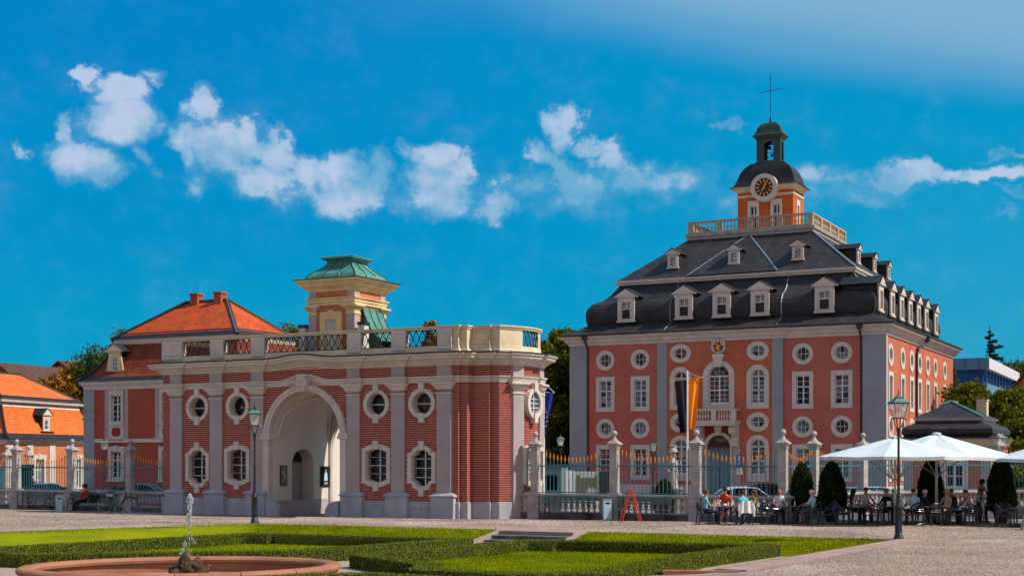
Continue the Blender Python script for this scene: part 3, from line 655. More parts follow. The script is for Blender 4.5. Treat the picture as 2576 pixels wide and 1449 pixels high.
# dormers
def dormer_mesh(w, h, eave, apex, depth, side='white_stone'):
    m = MB(); hw = w/2; iw = .34 if w > 1 else .22; z0, z1 = (.16, 1.5) if w > 1 else (.12, .82)
    m.plate(rect(-hw, hw, 0, h), [rect(-iw-.02, iw+.02, z0+.04, z1-.04)], 0, .12, 0)
    m.box(-hw-.06, hw+.06, -.06, .1, -.06, .05, 0)
    ew = w/2+eave; m.plate([(-ew, h), (ew, h), (ew, h+.08), (0, h+apex), (-ew, h+.08)], [], -.12, .1, 0)
    m.plate([(-ew+.22, h+.13), (ew-.22, h+.13), (0, h+apex-.18)], [], -.14, -.12, 0)
    m.add([(-hw, .1, 0), (-hw, depth, 0), (-hw, depth, h), (-hw, .1, h)], [(0, 1, 2, 3)], 1); m.add([(hw, .1, 0), (hw, depth, 0), (hw, depth, h), (hw, .1, h)], [(0, 3, 2, 1)], 1)
    t = .05
    for s in (-1, 1): m.add([(s*(ew+.03), -.16, h+.06), (0, -.16, h+apex+.04), (0, depth+.4, h+apex+.04), (s*(ew+.03), depth+.4, h+.06), (s*(ew+.03), -.16, h+.10), (0, -.16, h+apex+.09), (0, depth+.4, h+apex+.09), (s*(ew+.03), depth+.4, h+.10)], [(0, 1, 2, 3), (7, 6, 5, 4), (0, 4, 5, 1), (3, 2, 6, 7), (0, 3, 7, 4)], 1)
    return m.mesh('dormer', [side, 'slate_plain'])
DL = dormer_mesh(1.36, 1.80, .26, .62, 2.3); DU = dormer_mesh(.84, 1.0, .16, .42, 1.5)
for u in (-7.55, -2.97, -.08, 2.78, 7.42):
    d = ob('dormer', DL, pal, (u, .72, 12.78)); me, pm = WC['dormer_win']; w_ = ob('window', me, d, (0, .02, .08))
    for p in pm: ob('pane', p, w_) if False else None
for v in (2.1, 5.8, 9.0, 12.1, 15.3, 18.4, 22.5):
    d = ob('dormer', DL, pal, (11.8-.72, v, 12.78), rad(90)); ob('window', WC['dormer_win'][0], d, (0, .02, .08))
for u in (-4.93, -.12, 4.72):
    d = ob('dormer', DU, pal, (u, 3.62, 16.98)); ob('window', WC['dormer_small'][0], d, (0, .02, .1))
for v in (7.8, 13.0, 18.0):
    d = ob('dormer', DU, pal, (11.8-3.62, v, 16.98), rad(90)); ob('window', WC['dormer_small'][0], d, (0, .02, .1))
MB().box(-.36, .36, .26, .27, .1, 1.5).mesh('x', 'glass_mid')
gm = MB().box(-.33, .33, .235, .245, .16, 1.46).mesh('pane', 'glass_mid'); gs = MB().box(-.2, .2, .235, .245, .16, .9).mesh('pane', 'glass_mid')
for d in list(pal.children):
    if d.name.startswith('dormer'):
        for w_ in d.children: w_.name = 'window'
        ob('pane', gm if d.data == DL else gs, d)
# down pipes
def pipe(M_, z1=11.55):
    m = MB(M_); m.taper(0, -.62, .16, .12, 11.38, .22, .16, 11.68); m.tube([(0, -.62, 11.4), (0, -.5, 11.2), (0, -.1, 10.75), (0, -.08, 10.5), (0, -.08, ZB)], .075, 8)
    for z in (2.5, 5.5, 8.5): m.box(-.1, .1, -.17, .0, z, z+.06)
    m.build('downpipe', 'dark_metal', pal)
pipe(Matrix.Translation((-10.32, 0, 0))); pipe(Matrix.Translation((10.18, 0, 0)))
m = MB(SIDE(11.8)); m.taper(11.6, -.62, .2, .14, 11.3, .26, .18, 11.68); m.tube([(11.6, -.6, 11.35), (11.2, -.45, 11.05), (10.35, -.12, 10.7), (10.25, -.1, 10.4), (10.25, -.1, ZB)], .09, 8); m.build('downpipe', 'dark_metal', pal)
# clock tower
tw = MB(); cv_ = 12.5
def tplate(M_, a, b, hs): tw.M = M_; tw.plate(rect(a, b, 19.9, 23.8), hs, 0, .3)
tplate(Matrix.Translation((0, 11.1, 0)), -2.25, 2.25, [rect(-1.27, -.63, 20.8, 22.6), rect(.60, 1.24, 20.8, 22.6)])
tplate(Matrix.Translation((2.25, 11.1, 0)) @ Matrix.Rotation(rad(90), 4, 'Z'), .3, 2.8, [rect(1.02, 1.66, 20.8, 22.6)])
tw.M = None; tw.box(-2.25, -1.95, 11.4, 13.9, 19.9, 23.8).box(-2.25, 2.25, 13.9, 14.1, 19.9, 23.8)
tower = tw.build('clock_tower', 'tower_orange', pal)
put_window('tower_win', tower, (-.95, 11.1, 20.72)); put_window('tower_win', tower, (.92, 11.1, 20.72)); put_window('tower_win', tower, (2.25, 12.44, 20.72), rad(90))
TF = [(-2.25, 11.1), (2.25, 11.1), (2.25, 13.9), (-2.25, 13.9)]
MB().sweep(TF, [(0, 23.20), (.06, 23.22), (.08, 23.38), (0, 23.40)], True).sweep(TF, [(0, 23.62), (.1, 23.66), (.12, 23.76), (.34, 23.92), (.40, 24.0), (0, 24.02)], True).build('cornice', 'cream_stone', tower)
def tr_(a, b, z, n=1): return [(-a, cv_-b, z), (a, cv_-b, z), (a, cv_+b, z), (-a, cv_+b, z)]
MB().loft([tr_(a, b, z) for a, b, z in ((2.78, 1.93, 23.98), (2.5, 1.7, 24.16), (2.32, 1.5, 24.5), (2.2, 1.38, 24.9), (2.02, 1.25, 25.3), (1.75, 1.08, 25.66), (1.4, .9, 25.92), (1.05, .66, 26.06))]).build('dome_roof', 'slate_plain', tower)
ck = ob('clock', MB().plate(ell(.07, 23.82, 1.08, 1.08, 40), [ell(.07, 23.82, .74, .74, 40)], 10.50, 11.3, 0).plate(ell(.07, 23.82, .86, .86, 40), [ell(.07, 23.82, .74, .74, 40)], 10.47, 10.50, 0).plate(ell(.07, 23.82, .75, .75, 36), [], 10.57, 10.62, 1).plate(ell(.07, 23.82, .37, .37, 28), [], 10.55, 10.57, 2).mesh('clock', ['white_stone', 'slate_plain', 'dark_metal']), tower)
tick = MB().box(-.055, .055, -.015, 0, .42, .70).mesh('hour_mark', 'gold')
for i in range(12):
    o = ob('hour_mark', tick, ck, (.07, 10.56, 23.82)); o.rotation_euler = (0, rad(30*i), 0)
o = ob('minute_hand', MB().plate([(-.05, -.12), (.05, -.12), (.07, .35), (.02, .68), (-.02, .68), (-.07, .35)], [], -.02, 0).mesh('minute_hand', 'gold'), ck, (.07, 10.52, 23.82)); o.rotation_euler = (0, rad(28), 0)
o = ob('hour_hand', MB().plate([(-.06, -.1), (.06, -.1), (.09, .1), (0, .42), (-.09, .1)], [], -.02, 0).mesh('hour_hand', 'gold'), ck, (.07, 10.54, 23.82)); o.rotation_euler = (0, rad(212), 0)
ln_ = MB()
for (M_, hw, oh) in ((Matrix.Translation((0, 11.98, 0)), .98, .40), (Matrix.Translation((0, 13.0, 0)), .98, .40)):
    ln_.M = M_; ln_.plate(rect(-hw, hw, 26.0, 28.05), [archo(0, oh, 26.22, 27.35, .38, 10)], 0, .1)
for u in (.98, -.88): ln_.M = Matrix.Translation((u, 11.98, 0)) @ Matrix.Rotation(rad(90), 4, 'Z'); ln_.plate(rect(.1, 1.02, 26.0, 28.05), [archo(.56, .24, 26.22, 27.4, .3, 10)], 0, .1)
ln_.M = None; LFp = [(-.98, 11.98), (.98, 11.98), (.98, 13.1), (-.98, 13.1)]
ln_.sweep(LFp, [(0, 27.9), (.08, 27.98), (.2, 28.12), (.24, 28.2), (0, 28.22)], True).sweep(LFp, [(0, 26.0), (.08, 26.0), (.05, 26.14), (0, 26.16)], True)
lan = ln_.build('bell_lantern', 'copper_dark', tower)
def lr(a, b, z): return [(-a, 12.54-b, z), (a, 12.54-b, z), (a, 12.54+b, z), (-a, 12.54+b, z)]
MB().loft([lr(a, b, z) for a, b, z in ((1.28, .86, 28.2), (1.1, .7, 28.36), (.98, .6, 28.6), (.90, .55, 28.85), (.74, .46, 29.08), (.5, .32, 29.25), (.2, .12, 29.34))]).build('bell_roof', 'copper_dark', tower)
MB().lathe([(.16, 29.3), (.10, 29.5), (.05, 29.8), (.03, 29.9)], 8, 0, 12.54).tube([(0, 12.54, 29.8), (0, 12.54, 33.2)], .032, 6).tube([(-.98, 12.54, 31.78), (1.05, 12.54, 31.95)], .028, 6).build('cross', 'dark_metal', tower)
for (x, z, s) in ((-.1, 27.2, .30), (.12, 26.62, .22), (-.24, 26.5, .15), (.3, 26.9, .12)):
    MB().lathe([(.01, s*.9), (.4*s, s*.8), (.5*s, .3*s), (.85*s, 0), (.9*s, -.05*s)], 12, x, 12.54).build('bell', 'dark_metal', lan, True, loc=(0, 0, z))
MB().box(-.9, .9, 12.5, 12.58, 27.5, 27.56).box(-.9, .9, 12.5, 12.58, 26.9, 26.94).tube([(-.5, 12.5, 26.2), (-.5, 12.5, 27.6)], .03, 5).tube([(.5, 12.5, 26.2), (.5, 12.5, 27.6)], .03, 5).build('bell_frame', 'dark_metal', lan)
# ------------------------------------------------------------------ gate pavilion
GO = (-2.69, 61.5)
pav = thing('gate_pavilion', 'brick gate pavilion with white arch, grey pilasters and roof terrace with a green-capped turret', 'building', (GO[0], GO[1], 0), -A_)
PIL = [(-16.04, -15.30), (-13.54, -12.80), (-11.06, -10.32), (-5.55, -4.85), (-3.14, -2.44), (-.75, -.03)]
YW = .12; ZP = -.35; ZT = 7.2
# plan of the wall line (local u, v), left to right, then round the curved end
cxa, cya, rar = -.49, 2.97, 3.2
def arc(b, o=0.0): b = rad(b); return (cxa+(rar+o)*math.sin(b), cya-(rar+o)*math.cos(b))
RP = [(0, YW), (.30, YW), (.30, .27), (.66, .27), (.66, .72), (1.53, .72), (1.53, .86), (1.95, .86), arc(60)]+[arc(b) for b in range(66, 131, 6)]+[(1.9, 5.1)]
LPth = [(-16.7, 5.1), (-16.7, .27), (-16.34, .27), (-16.34, YW), (-16.04, YW)]
AC = -7.95; AR = 2.04; ASP = 3.57
def arch_pts(r, rz, z0=ZP, n=28): return [(AC-r, z0), (AC+r, z0)]+[(AC+r*math.cos(math.pi*i/n), ASP+rz*math.sin(math.pi*i/n)) for i in range(n+1)]
OV = [(-14.36, 5.08), (-11.9, 5.10), (-3.98, 5.07), (-1.56, 5.07)]
def shape_a(k=0.0):    # eared cartouche: rectangle with round head and foot
    o = k; P_ = []
    w, wi = .73-o, .50-o*.55; z1, z0, top, bot = 2.87-o*.6, 1.48+o*.6, 3.20-o, 1.14+o
    P_ += [(-w, z0), (-wi, z0)]; P_ += [(-wi*math.cos(math.pi*i/12), z0-(z0-bot)*math.sin(math.pi*i/12)) for i in range(1, 12)]
    P_ += [(wi, z0), (w, z0), (w, z1), (wi, z1)]; P_ += [(wi*math.cos(math.pi*i/12), z1+(top-z1)*math.sin(math.pi*i/12)) for i in range(1, 12)]
    P_ += [(-wi, z1), (-w, z1)]; return P_
def shape_b(k=0.0):
    w = .76-k; z1, z0, top, bot = 3.08-k*.75, 1.46+k*.75, 3.26-k, 1.30+k
    P_ = [(-w, z0)]+[(-w+.12+(2*w-.24)*i/8, z0-(z0-bot)*math.sin(math.pi*i/8)**.6) for i in range(9)]+[(w, z0), (w, z1)]+[(w-.12-(2*w-.24)*i/8, z1+(top-z1)*math.sin(math.pi*i/8)**.6) for i in range(9)]+[(-w, z1)]
    return P_
WIN = [(-14.36, shape_a), (-11.93, shape_b), (-3.98, shape_b), (-1.57, shape_a)]
holes = [arch_pts(AR+.15, 2.2+.12)]+[ell(x, z, .58, .58, 24) for x, z in OV]+[shift(f(.10), x, 0) for x, f in WIN]
holes += [rect(-2.10, -1.08, .24, .48), rect(-14.1, -13.6, .22, .44)]
MB().plate(rect(-16.04, 0, ZP, ZT), [[(p[0], max(p[1], ZP+.001)) for p in h] for h in holes], YW, .55).build('wall', 'mortar', pav)
w = MB(); w.sweep(RP, [(0, ZP), (0, ZT)]); w.sweep(LPth, [(0, ZP), (0, ZT)]); w.box(-16.5, .6, 6.1, 6.15, ZP, ZT) if False else None
w.build('wall', 'mortar', pav)
MB().plate(rect(-16.7, 1.9, ZP, ZT), [archo(AC, 1.85, ZP+.001, 3.0, 1.9, 20)], 5.0, 5.1).build('wall', 'stucco_white', pav)
# passage: two flanks, vault, rear arch
pas = MB()
pas.M = Matrix.Translation((AC-2.0, 0, 0)) @ Matrix.Rotation(rad(90), 4, 'Z'); pas.plate(rect(.3, 4.9, ZP, 3.62), [archo(2.72, .90, .06, 2.35, .72, 14)], -.0, .03)
pas.M = None; pas.box(AC+2.0, AC+2.1, .3, 4.9, ZP, 3.62)
vv = []; n_ = 20
for i in range(n_+1): a = math.pi*i/n_; vv.append((AC+2.0*math.cos(a), ASP+.05+2.12*math.sin(a)))
pas.add([(x, .3, z) for x, z in vv]+[(x, 4.9, z) for x, z in vv], [(i, i+1, i+n_+2, i+n_+1) for i in range(n_)])
pas.plate(rect(AC-2.15, AC+2.15, ZP, 5.8), [archo(AC, 1.88, ZP+.001, 3.0, 1.9, 20)], 4.9, 5.12).box(AC-3.0, AC-1.9, 5.12, 6.3, ZP, 4.6)
pas.build('passage_wall', 'stucco_white', pav, True)
# ribs of the vault
rb = MB()
for v0 in (1.5, 3.9): rb.plate(arch_pts(2.0, 2.15, 3.6, 20)[2:], [], v0, v0+.01) if False else None
for (a_, b_) in (((AC-2.0, .6), (AC+2.0, 4.9)), ((AC+2.0, .6), (AC-2.0, 4.9))):
    rb.tube([(a_[0]+(b_[0]-a_[0])*t/16, a_[1]+(b_[1]-a_[1])*t/16, ASP+.02+2.10*math.sqrt(max(0, 1-(2*t/16-1)**2))) for t in range(17)], .07, 5)
rb.build('vault_rib', 'stucco_white', pav)
MB().box(AC-2.0, AC-1.985, .3, 5.25, ZP, .58).build('dado', 'grey_paint', pav)
# side door in the passage
sdr = ob('side_door', MB(SIDE(AC-2.0)).plate(archo(2.72, .90, .0, 2.35, .72, 14), [archo(2.72, .895, .06, 2.35, .71, 14)], .03, .75).box(1.8, 3.6, .0, .8, 0, .06).mesh('side_door', 'stucco_white'), pav)
MB(SIDE(AC-2.0)).box(1.85, 2.72, .70, .75, .06, 2.42).box(1.95, 2.62, .68, .70, .25, 1.0).box(1.95, 2.62, .68, .70, 1.15, 2.3).build('door', 'door_grey', sdr)
MB(SIDE(AC-2.0)).box(2.78, 3.58, .68, .75, .06, 2.42).build('door', 'door_grey', sdr)
MB(SIDE(AC-2.0)).plate([(1.86, 2.45), (3.58, 2.45)]+[(2.72+.86*math.cos(math.pi*i/10), 2.45+.60*math.sin(math.pi*i/10)) for i in range(1, 10)], [], .70, .72).build('fanlight', 'glass_dark', sdr)
MB(SIDE(AC-2.0)).tube([(2.62, .62, 1.1), (2.62, .62, 1.45)], .03, 6).box(1.86, 1.90, .62, .70, 1.2, 1.5).build('handle', 'dark_metal', sdr)
# arch surround with imposts and keystone
ar = MB(); ar.plate(arch_pts(AR+.34, 2.2+.28), [[(p[0], max(p[1], ZP+.002)) for p in arch_pts(AR-.0, 2.2)]], -.02, .6).plate([(p[0], p[1]) for p in arch_pts(AR+.30, 2.46)][2:]+[(AC-AR-.16, ASP), (AC-AR-.16, ASP+.0001)]+[(AC+(AR+.16)*math.cos(math.pi*(1-i/28)), ASP+2.34*math.sin(math.pi*(1-i/28))) for i in range(1, 28)]+[(AC+AR+.16, ASP+.0001), (AC+AR+.16, ASP)], [], -.06, -.02)
for s in (-1, 1):
    x0, x1 = sorted((AC+s*(AR-.10), AC+s*(AR+.46))); ar.box(x0, x1, -.10, .62, 3.50, 3.62).box(x0+.03, x1-.03, -.07, .6, 3.62, 3.78)
ar.build('arch_surround', 'white_stone', pav)
ky = MB(); ky.plate([(-.16, 5.72), (.16, 5.72), (.22, 5.95), (.34, 6.15), (.36, 6.45), (.20, 6.53), (-.20, 6.53), (-.36, 6.45), (-.34, 6.15), (-.22, 5.95)], [], -.26, .1)
ky.ball((0, -.24, 6.33), .24, 12, 8, 0, (1.15, .5, .8)); ky.tube([(-.33, -.2, 6.46), (-.33, -.34, 6.40), (-.33, -.2, 6.2)], .05, 6).tube([(.33, -.2, 6.46), (.33, -.34, 6.40), (.33, -.2, 6.2)], .05, 6)
for x in (-.12, 0, .12): ky.tube([(x, -.28, 6.05), (x*.8, -.26, 5.74)], .04, 6)
ky.build('keystone', 'white_stone', pav, True, loc=(AC, 0, 0))
# scrolled feet beside the arch
for s in (-1, 1):
    MB().plate([(0, ZP), (.75*s, ZP), (.70*s, .25), (.55*s, .48), (.3*s, .62), (0, .65)] if s > 0 else [(0, ZP), (0, .65), (-.3, .62), (-.55, .48), (-.70, .25), (-.75, ZP)], [], 0, .25).build('guard_stone', 'plinth_paint', pav, loc=(AC-s*(AR+.02), -.22, 0))
# pilasters, capitals, pedestals
for i, (a, b) in enumerate(PIL):
    pl_ = ob('pilaster', MB().box(a, b, 0, YW, 1.08, 6.75).mesh('pilaster', 'grey_paint'), pav)
    cp = MB(); yy = 0
    cp.sweep([(a, .12), (a, 0), (b, 0), (b, .12)], [(0, 5.47), (.04, 5.48), (.04, 5.53), (.0, 5.55), (.0, 5.66), (.05, 5.70), (.14, 5.86), (.20, 5.90), (.20, 5.97), (.02, 5.98)])
    cp.build('capital', 'white_stone', pl_)
    pd = MB()
    pd.box(a-.22, b+.22, -.16, YW, ZP, .90); pd.sweep([(a-.22, .12), (a-.22, -.16), (b+.22, -.16), (b+.22, .12)], [(0, .88), (.06, .90), (.07, .95), (.02, 1.0), (-.10, 1.06), (-.18, 1.09)])
    pd.build('pedestal', 'plinth_paint', pl_)
# curved-end pilasters
for b0, b1 in ((61, 71.5), (94, 106)):
    pts = [arc(b0+(b1-b0)*i/4, .10) for i in range(5)]
    pl_ = ob('pilaster', MB().sweep([arc(b0, 0)]+pts+[arc(b1, 0)], [(0, ZP), (0, 6.75)]).mesh('pilaster', 'grey_paint'), pav)
    MB().sweep([arc(b0, 0)]+pts+[arc(b1, 0)], [(0, 5.47), (.04, 5.48), (.04, 5.53), (.0, 5.55), (.0, 5.66), (.05, 5.70), (.14, 5.86), (.20, 5.90), (.20, 5.97), (.02, 5.98)]).build('capital', 'white_stone', pl_)
PLF = [(-16.04, YW), (0, YW)]
def broke(y0=0.0, bump=None):
    """wall line stepping forward round each pilaster"""
    out = [(-16.7, 5.1), (-16.7, .27), (-16.34, .27), (-16.34, y0+.12)]
    for a, b in PIL:
        out += [(a-.06, y0+.12), (a-.06, y0), (b+.06, y0), (b+.06, y0+.12)]
        if abs(b+10.32) < .01: out += [(AC-2.15+4.3*i/24, y0+.12) for i in range(25)]
    out = [(min(p[0], .02), p[1]) for p in out]
    out += [(.30, y0+.12), (.30, .27), (.66, .27), (.66, .72), (1.53, .72), (1.53, .86), (1.95, .86), arc(60), arc(60.5, .10)]+[arc(b, .10) for b in range(63, 72, 3)]+[arc(72)]+[arc(b) for b in range(78, 93, 6)]+[arc(93.5), arc(94, .1), arc(100, .1), arc(106, .1), arc(106.5)]+[arc(b) for b in range(114, 131, 6)]+[(1.9, 5.1)]
    res = []
    for p in out:
        dz = 0
        if bump and abs(p[0]-AC) < bump[1] and p[1] < .5: dz = bump[0]*.5*(1+math.cos(math.pi*(p[0]-AC)/bump[1]))
        res.append((p[0], p[1], dz))
    return res
MB().sweep(broke(0, (.30, 1.5)), [(0, 5.98), (.03, 5.98), (.03, 6.07), (.06, 6.08), (.06, 6.18), (.12, 6.20), (.14, 6.27), (0, 6.28)]).build('architrave', 'white_stone', pav)
MB().sweep(broke(0, (.17, 2.1)), [(0, 6.72), (.06, 6.74), (.10, 6.82), (.22, 6.90), (.26, 6.96), (.42, 7.0), (.46, 7.05), (.46, 7.10), (.54, 7.18), (.56, 7.24), (0, 7.26)]).build('cornice', 'white_stone', pav)
MB().sweep(broke(0, (.17, 2.1)), [(.0, 7.25), (.57, 7.25), (.60, 7.28), (.58, 7.31), (.0, 7.33)]).build('gutter', 'dark_metal', pav)
MB().sweep([(-16.7, 5.1), (-16.7, .27), (-16.34, .27), (-16.34, YW), (AC-2.4, YW)], [(.05, ZP), (.05, .66), (.0, .68)]).sweep([(AC+2.4, YW)]+RP, [(.05, ZP), (.05, .66), (.0, .68)]).build('plinth', 'plinth_paint', pav)
for (x0, x1) in ((-2.10, -1.08), (-14.1, -13.6)):
    MB().box(x0, x1, .16, .2, .22, .5, 0).box(x0, x1, .07, .09, .33, .36, 1).box((x0+x1)/2-.02, (x0+x1)/2+.02, .05, .09, .22, .5, 1).build('cellar_grate', ['dark_inside', 'grey_paint'], pav)
# lattice terrace floor
fl_ = [(-16.6, .3), (0, .3), (1.8, 1.0)]+[arc(b, -.2) for b in range(60, 131, 10)]+[(1.8, 5.05), (-16.6, 5.05)]
MB().add([(x, y, 7.22) for x, y in fl_]+[(x, y, 7.3) for x, y in fl_], [tuple(range(len(fl_))), tuple(range(2*len(fl_)-1, len(fl_)-1, -1))]).build('terrace', 'slate_plain', pav)
# windows of the pavilion
def pav_window(x, outer, inner, kind, cz=0.0, kz=(0, 0), M_=None, side=False):
    m = MB(M_); m.plate(shift(outer, x, 0), [shift(inner, x, 0)], .04, YW+.05, 0)
    m.plate(shift([(p[0]*1.03, cz+(p[1]-cz)*1.03) for p in inner], x, 0), [shift([(p[0]*.97, cz+(p[1]-cz)*.97) for p in inner], x, 0)], YW+.05, .62, 0)
    # keystones above and below
    t, b = kz; m.box(x-.135, x+.135, -.02, YW, t-.38, t+.02, 0); m.box(x-.135, x+.135, -.02, YW, b-.02, b+.40, 0)
    w_ = m.build('window', ['white_stone'], pav)
    zz = [p[1] for p in inner]; xx = [p[0] for p in inner]; z0, z1, x1 = min(zz), max(zz), max(xx)
    def halfw(z):
        c = [abs(inner[i][0]+(inner[(i+1) % len(inner)][0]-inner[i][0])*((z-inner[i][1])/(inner[(i+1) % len(inner)][1]-inner[i][1]))) for i in range(len(inner)) if (inner[i][1]-z)*(inner[(i+1) % len(inner)][1]-z) < 0]
        return max(c) if c else .1
    s_ = MB(M_)
    if kind != 'oval': s_.box(x-.03, x+.03, .42, .47, z0+.03, z1-.03)
    n = 3 if kind != 'oval' else 1
    for i in range(1, n+1):
        z = z0+(z1-z0)*(i/(n+1) if n > 1 else .56); h = halfw(z); s_.box(x-h, x+h, .43, .46, z-.02, z+.02)
    s_.build('sash', ['sash_white'], w_) if kind != 'oval' else MB(M_).box(x-halfw(5.1)*.9, x+halfw(5.1)*.9, .44, .46, 5.04, 5.09).build('sash', 'stucco_white', w_)
    for sg in ((-1, 1)):
        g_ = [p for p in inner]
        half = [(min(max(sg*p[0], .012), 9)*sg, p[1]) for p in inner]
        MB(M_).plate([(x+p[0], p[1]) for p in half], [], .50, .51).build('pane', 'glass_dark', w_)
    if kind != 'oval':
        g_ = MB(M_)
        for k in range(4):
            xx_ = x-x1+.08+(2*x1-.16)*k/3; zc = (z0+z1)/2
            top = z1-.05 if abs(xx_-x) < .3 else z1-.35; g_.tube([(xx_, .30, z0+(z1-top)), (xx_, .30, top)], .012, 5)
        for k in range(4):
            z = z0+.38+(z1-z0-.76)*k/3; h = halfw(z); g_.tube([(x-h, .30, z), (x+h, .30, z)], .012, 5)
        g_.build('window_bar', 'grille_iron', w_)
    return w_
for x, z in OV:
    pav_window(x, ell(0, z, .69, .68, 32), ell(0, z, .50, .51, 32), 'oval', z, (z+.90, z-.84))
for x, f in WIN:
    pav_window(x, f(0), f(.20), 'tall', 2.18, (3.40 if f is shape_b else 3.38, 1.14 if f is shape_b else .94))
# windows on the curved end
bx, by = arc(83.5)
MC = Matrix.Translation((bx, by, 0)) @ Matrix.Rotation(rad(83.5), 4, 'Z') @ Matrix.Translation((0, -.20, 0))
for (o_, i_, kd, cz, kz) in ((ell(0, 5.07, .62, .68, 32), ell(0, 5.07, .42, .50, 32), 'oval', 5.07, (5.97, 4.23)), (shape_b(0), shape_b(.2), 'tall', 2.2, (3.4, 1.14))):
    m = MB(MC); m.plate(o_, [i_], .0, .35); m.box(-.135, .135, -.06, .2, kz[0]-.38, kz[0]+.02).box(-.135, .135, -.06, .2, kz[1]-.02, kz[1]+.4)
    w_ = m.build('window', 'white_stone', pav); MB(MC).plate(i_, [], .14, .16).build('pane', 'glass_mid', w_)
    s_ = MB(MC).box(-.02, .02, .10, .13, kz[1]+.3, kz[0]-.3)
    for z in (cz-.2, cz, cz+.2): s_.box(-.4, .4, .10, .13, z-.015, z+.015)
    s_.build('sash', 'sash_white', w_)
# bricks: courses of 10 cm, half bond, each its own block
bricks = []           # (x, y, rotz, z, length)
def inside(poly, x, z):
    c = False; n = len(poly); j = n-1
    for i in range(n):
        if (poly[i][1] > z) != (poly[j][1] > z) and x < (poly[j][0]-poly[i][0])*(z-poly[i][1])/(poly[j][1]-poly[i][1])+poly[i][0]: c = not c
        j = i
    return c
cut = [arch_pts(AR+.22, 2.3)]+[ell(x, z, .60, .60) for x, z in OV]+[shift(f(.08), x, 0) for x, f in WIN]
edges = [-16.04]+[e for p in PIL for e in p]; spans = []
sp_ = [(-15.30, -13.54), (-12.80, -11.06), (-10.32, -5.55), (-4.85, -3.14), (-2.44, -.75)]
for (a, b) in sp_:
    for (za, zb) in ((.70, 6.0), (6.28, 6.74)):
        r_ = 0; z = za
        while z < zb-.05:
            off = (0, .15)[r_ % 2]; x = a-off
            while x < b:
                x0, x1 = max(x, a), min(x+.30, b)
                if x1-x0 > .06:
                    mx_, mz_ = (x0+x1)/2, z+.045
                    if not any(inside(c, mx_+d, mz_+e) for c in cut for d in (-.08, .08) for e in (-.03, .03)): bricks.append((mx_, YW, 0, z, x1-x0-.02))
                x += .30
            z += .10; r_ += 1
def along(path, za, zb, skip=()):
    L = [0]
    for i in range(1, len(path)): L.append(L[-1]+math.dist(path[i-1], path[i]))
    z = za; r_ = 0
    while z < zb-.05:
        for i in range(len(path)-1):
            a, b = path[i], path[i+1]; l = L[i+1]-L[i]
            if l < .05: continue
            n = max(1, round(l/.29)); st = l/n; off = st/2 if r_ % 2 and n > 1 else 0
            ang = math.atan2(b[1]-a[1], b[0]-a[0])
            ks = [(k*st-off, (k+1)*st-off) for k in range(n+1)]
            for s0, s1 in ks:
                s0, s1 = max(s0, 0), min(s1, l)
                if s1-s0 < .05: continue
                t = (s0+s1)/2/l; bricks.append((a[0]+(b[0]-a[0])*t, a[1]+(b[1]-a[1])*t, ang, z, s1-s0-.02))
        z += .10; r_ += 1
for za, zb in ((.70, 6.0), (6.28, 6.74)):
    along(RP[:9], za, zb); along([arc(b) for b in (71, 75.5, 80, 84.5, 89, 93.5)], za, zb); along([arc(b) for b in (107, 112, 117)], za, zb)
    along(LPth[1:], za, zb)
bricks.sort(key=lambda b: (abs(b[0]-.9)+abs(b[3]-2.4)*.6))
bmesh_cache = {}
def brick_box(l):
    q = round(l, 2)
    if q not in bmesh_cache: bmesh_cache[q] = MB().box(-q/2, q/2, -.012, .01, 0, .073).mesh('brick', 'brick_red')
    return bmesh_cache[q]
rest = MB()
for i, (x, y, a, z, l) in enumerate(bricks):
    if i < 300: ob('brick', brick_box(l), pav, (x, y, z), a)
    else: rest.M = Matrix.Translation((x, y, z)) @ Matrix.Rotation(a, 4, 'Z'); rest.box(-l/2, l/2, -.012, .01, 0, .073)
rest.build('brickwork', 'brick_red', pav, kind='stuff')
# terrace parapet
par = ob('parapet', None, pav)
PT = [(-16.6, 5.0), (-16.6, .35), (-16.3, .35), (-16.3, .15), (0.0, .15), (.28, .15), (.28, .33), (.62, .33), (.62, .80), (1.50, .80), (1.50, .94), (1.93, .94), arc(61, -.1)]+[arc(b, -.1) for b in range(66, 131, 6)]+[(1.8, 5.0)]
MB().sweep(PT, [(-.26, 7.3), (.06, 7.3), (.06, 7.42), (.02, 7.46), (.0, 7.62), (-.22, 7.62)]).build('base_course', 'cream_stone', par)
MB().sweep(PT, [(-.26, 8.34), (.02, 8.34), (.04, 8.40), (.08, 8.44), (.08, 8.50), (-.28, 8.52)]).build('coping', 'cream_stone', par)
for i, (a, b) in enumerate([(-16.6, -15.34)]+[(p[0]-.02, p[1]+.02) for p in PIL[1:5]]+[(-.74, -.02)]):
    m = MB().box(a, b, .05, .40, 7.46, 8.38).plate(rect(a+.1, b-.1, 7.66, 8.26), [rect(a+.16, b-.16, 7.72, 8.20)], .035, .05)
    m.build('pier', 'white_stone', par)
m = MB().sweep(PT[4:20]+[arc(100, -.1)], [(-.18, 7.6), (-.02, 7.6), (-.02, 8.36), (-.18, 8.36)])
SOL = [(0, .15), (.28, .15), (.28, .33), (.62, .33), (.62, .80), (1.50, .80), (1.50, .94), (1.93, .94), arc(61, -.1), arc(66, -.1), arc(71, -.1), arc(74, -.1)]
MB().sweep(SOL, [(-.18, 7.6), (-.02, 7.6), (-.02, 8.36), (-.18, 8.36)]).sweep([arc(101, -.1)]+[arc(b, -.1) for b in range(105, 131, 8)]+[(1.8, 5)], [(-.18, 7.6), (-.02, 7.6), (-.02, 8.36), (-.18, 8.36)]).plate(rect(.72, 1.42, 7.68, 8.26), [rect(.78, 1.36, 7.74, 8.20)], .79, .81).build('solid_panel', 'cream_stone', par)
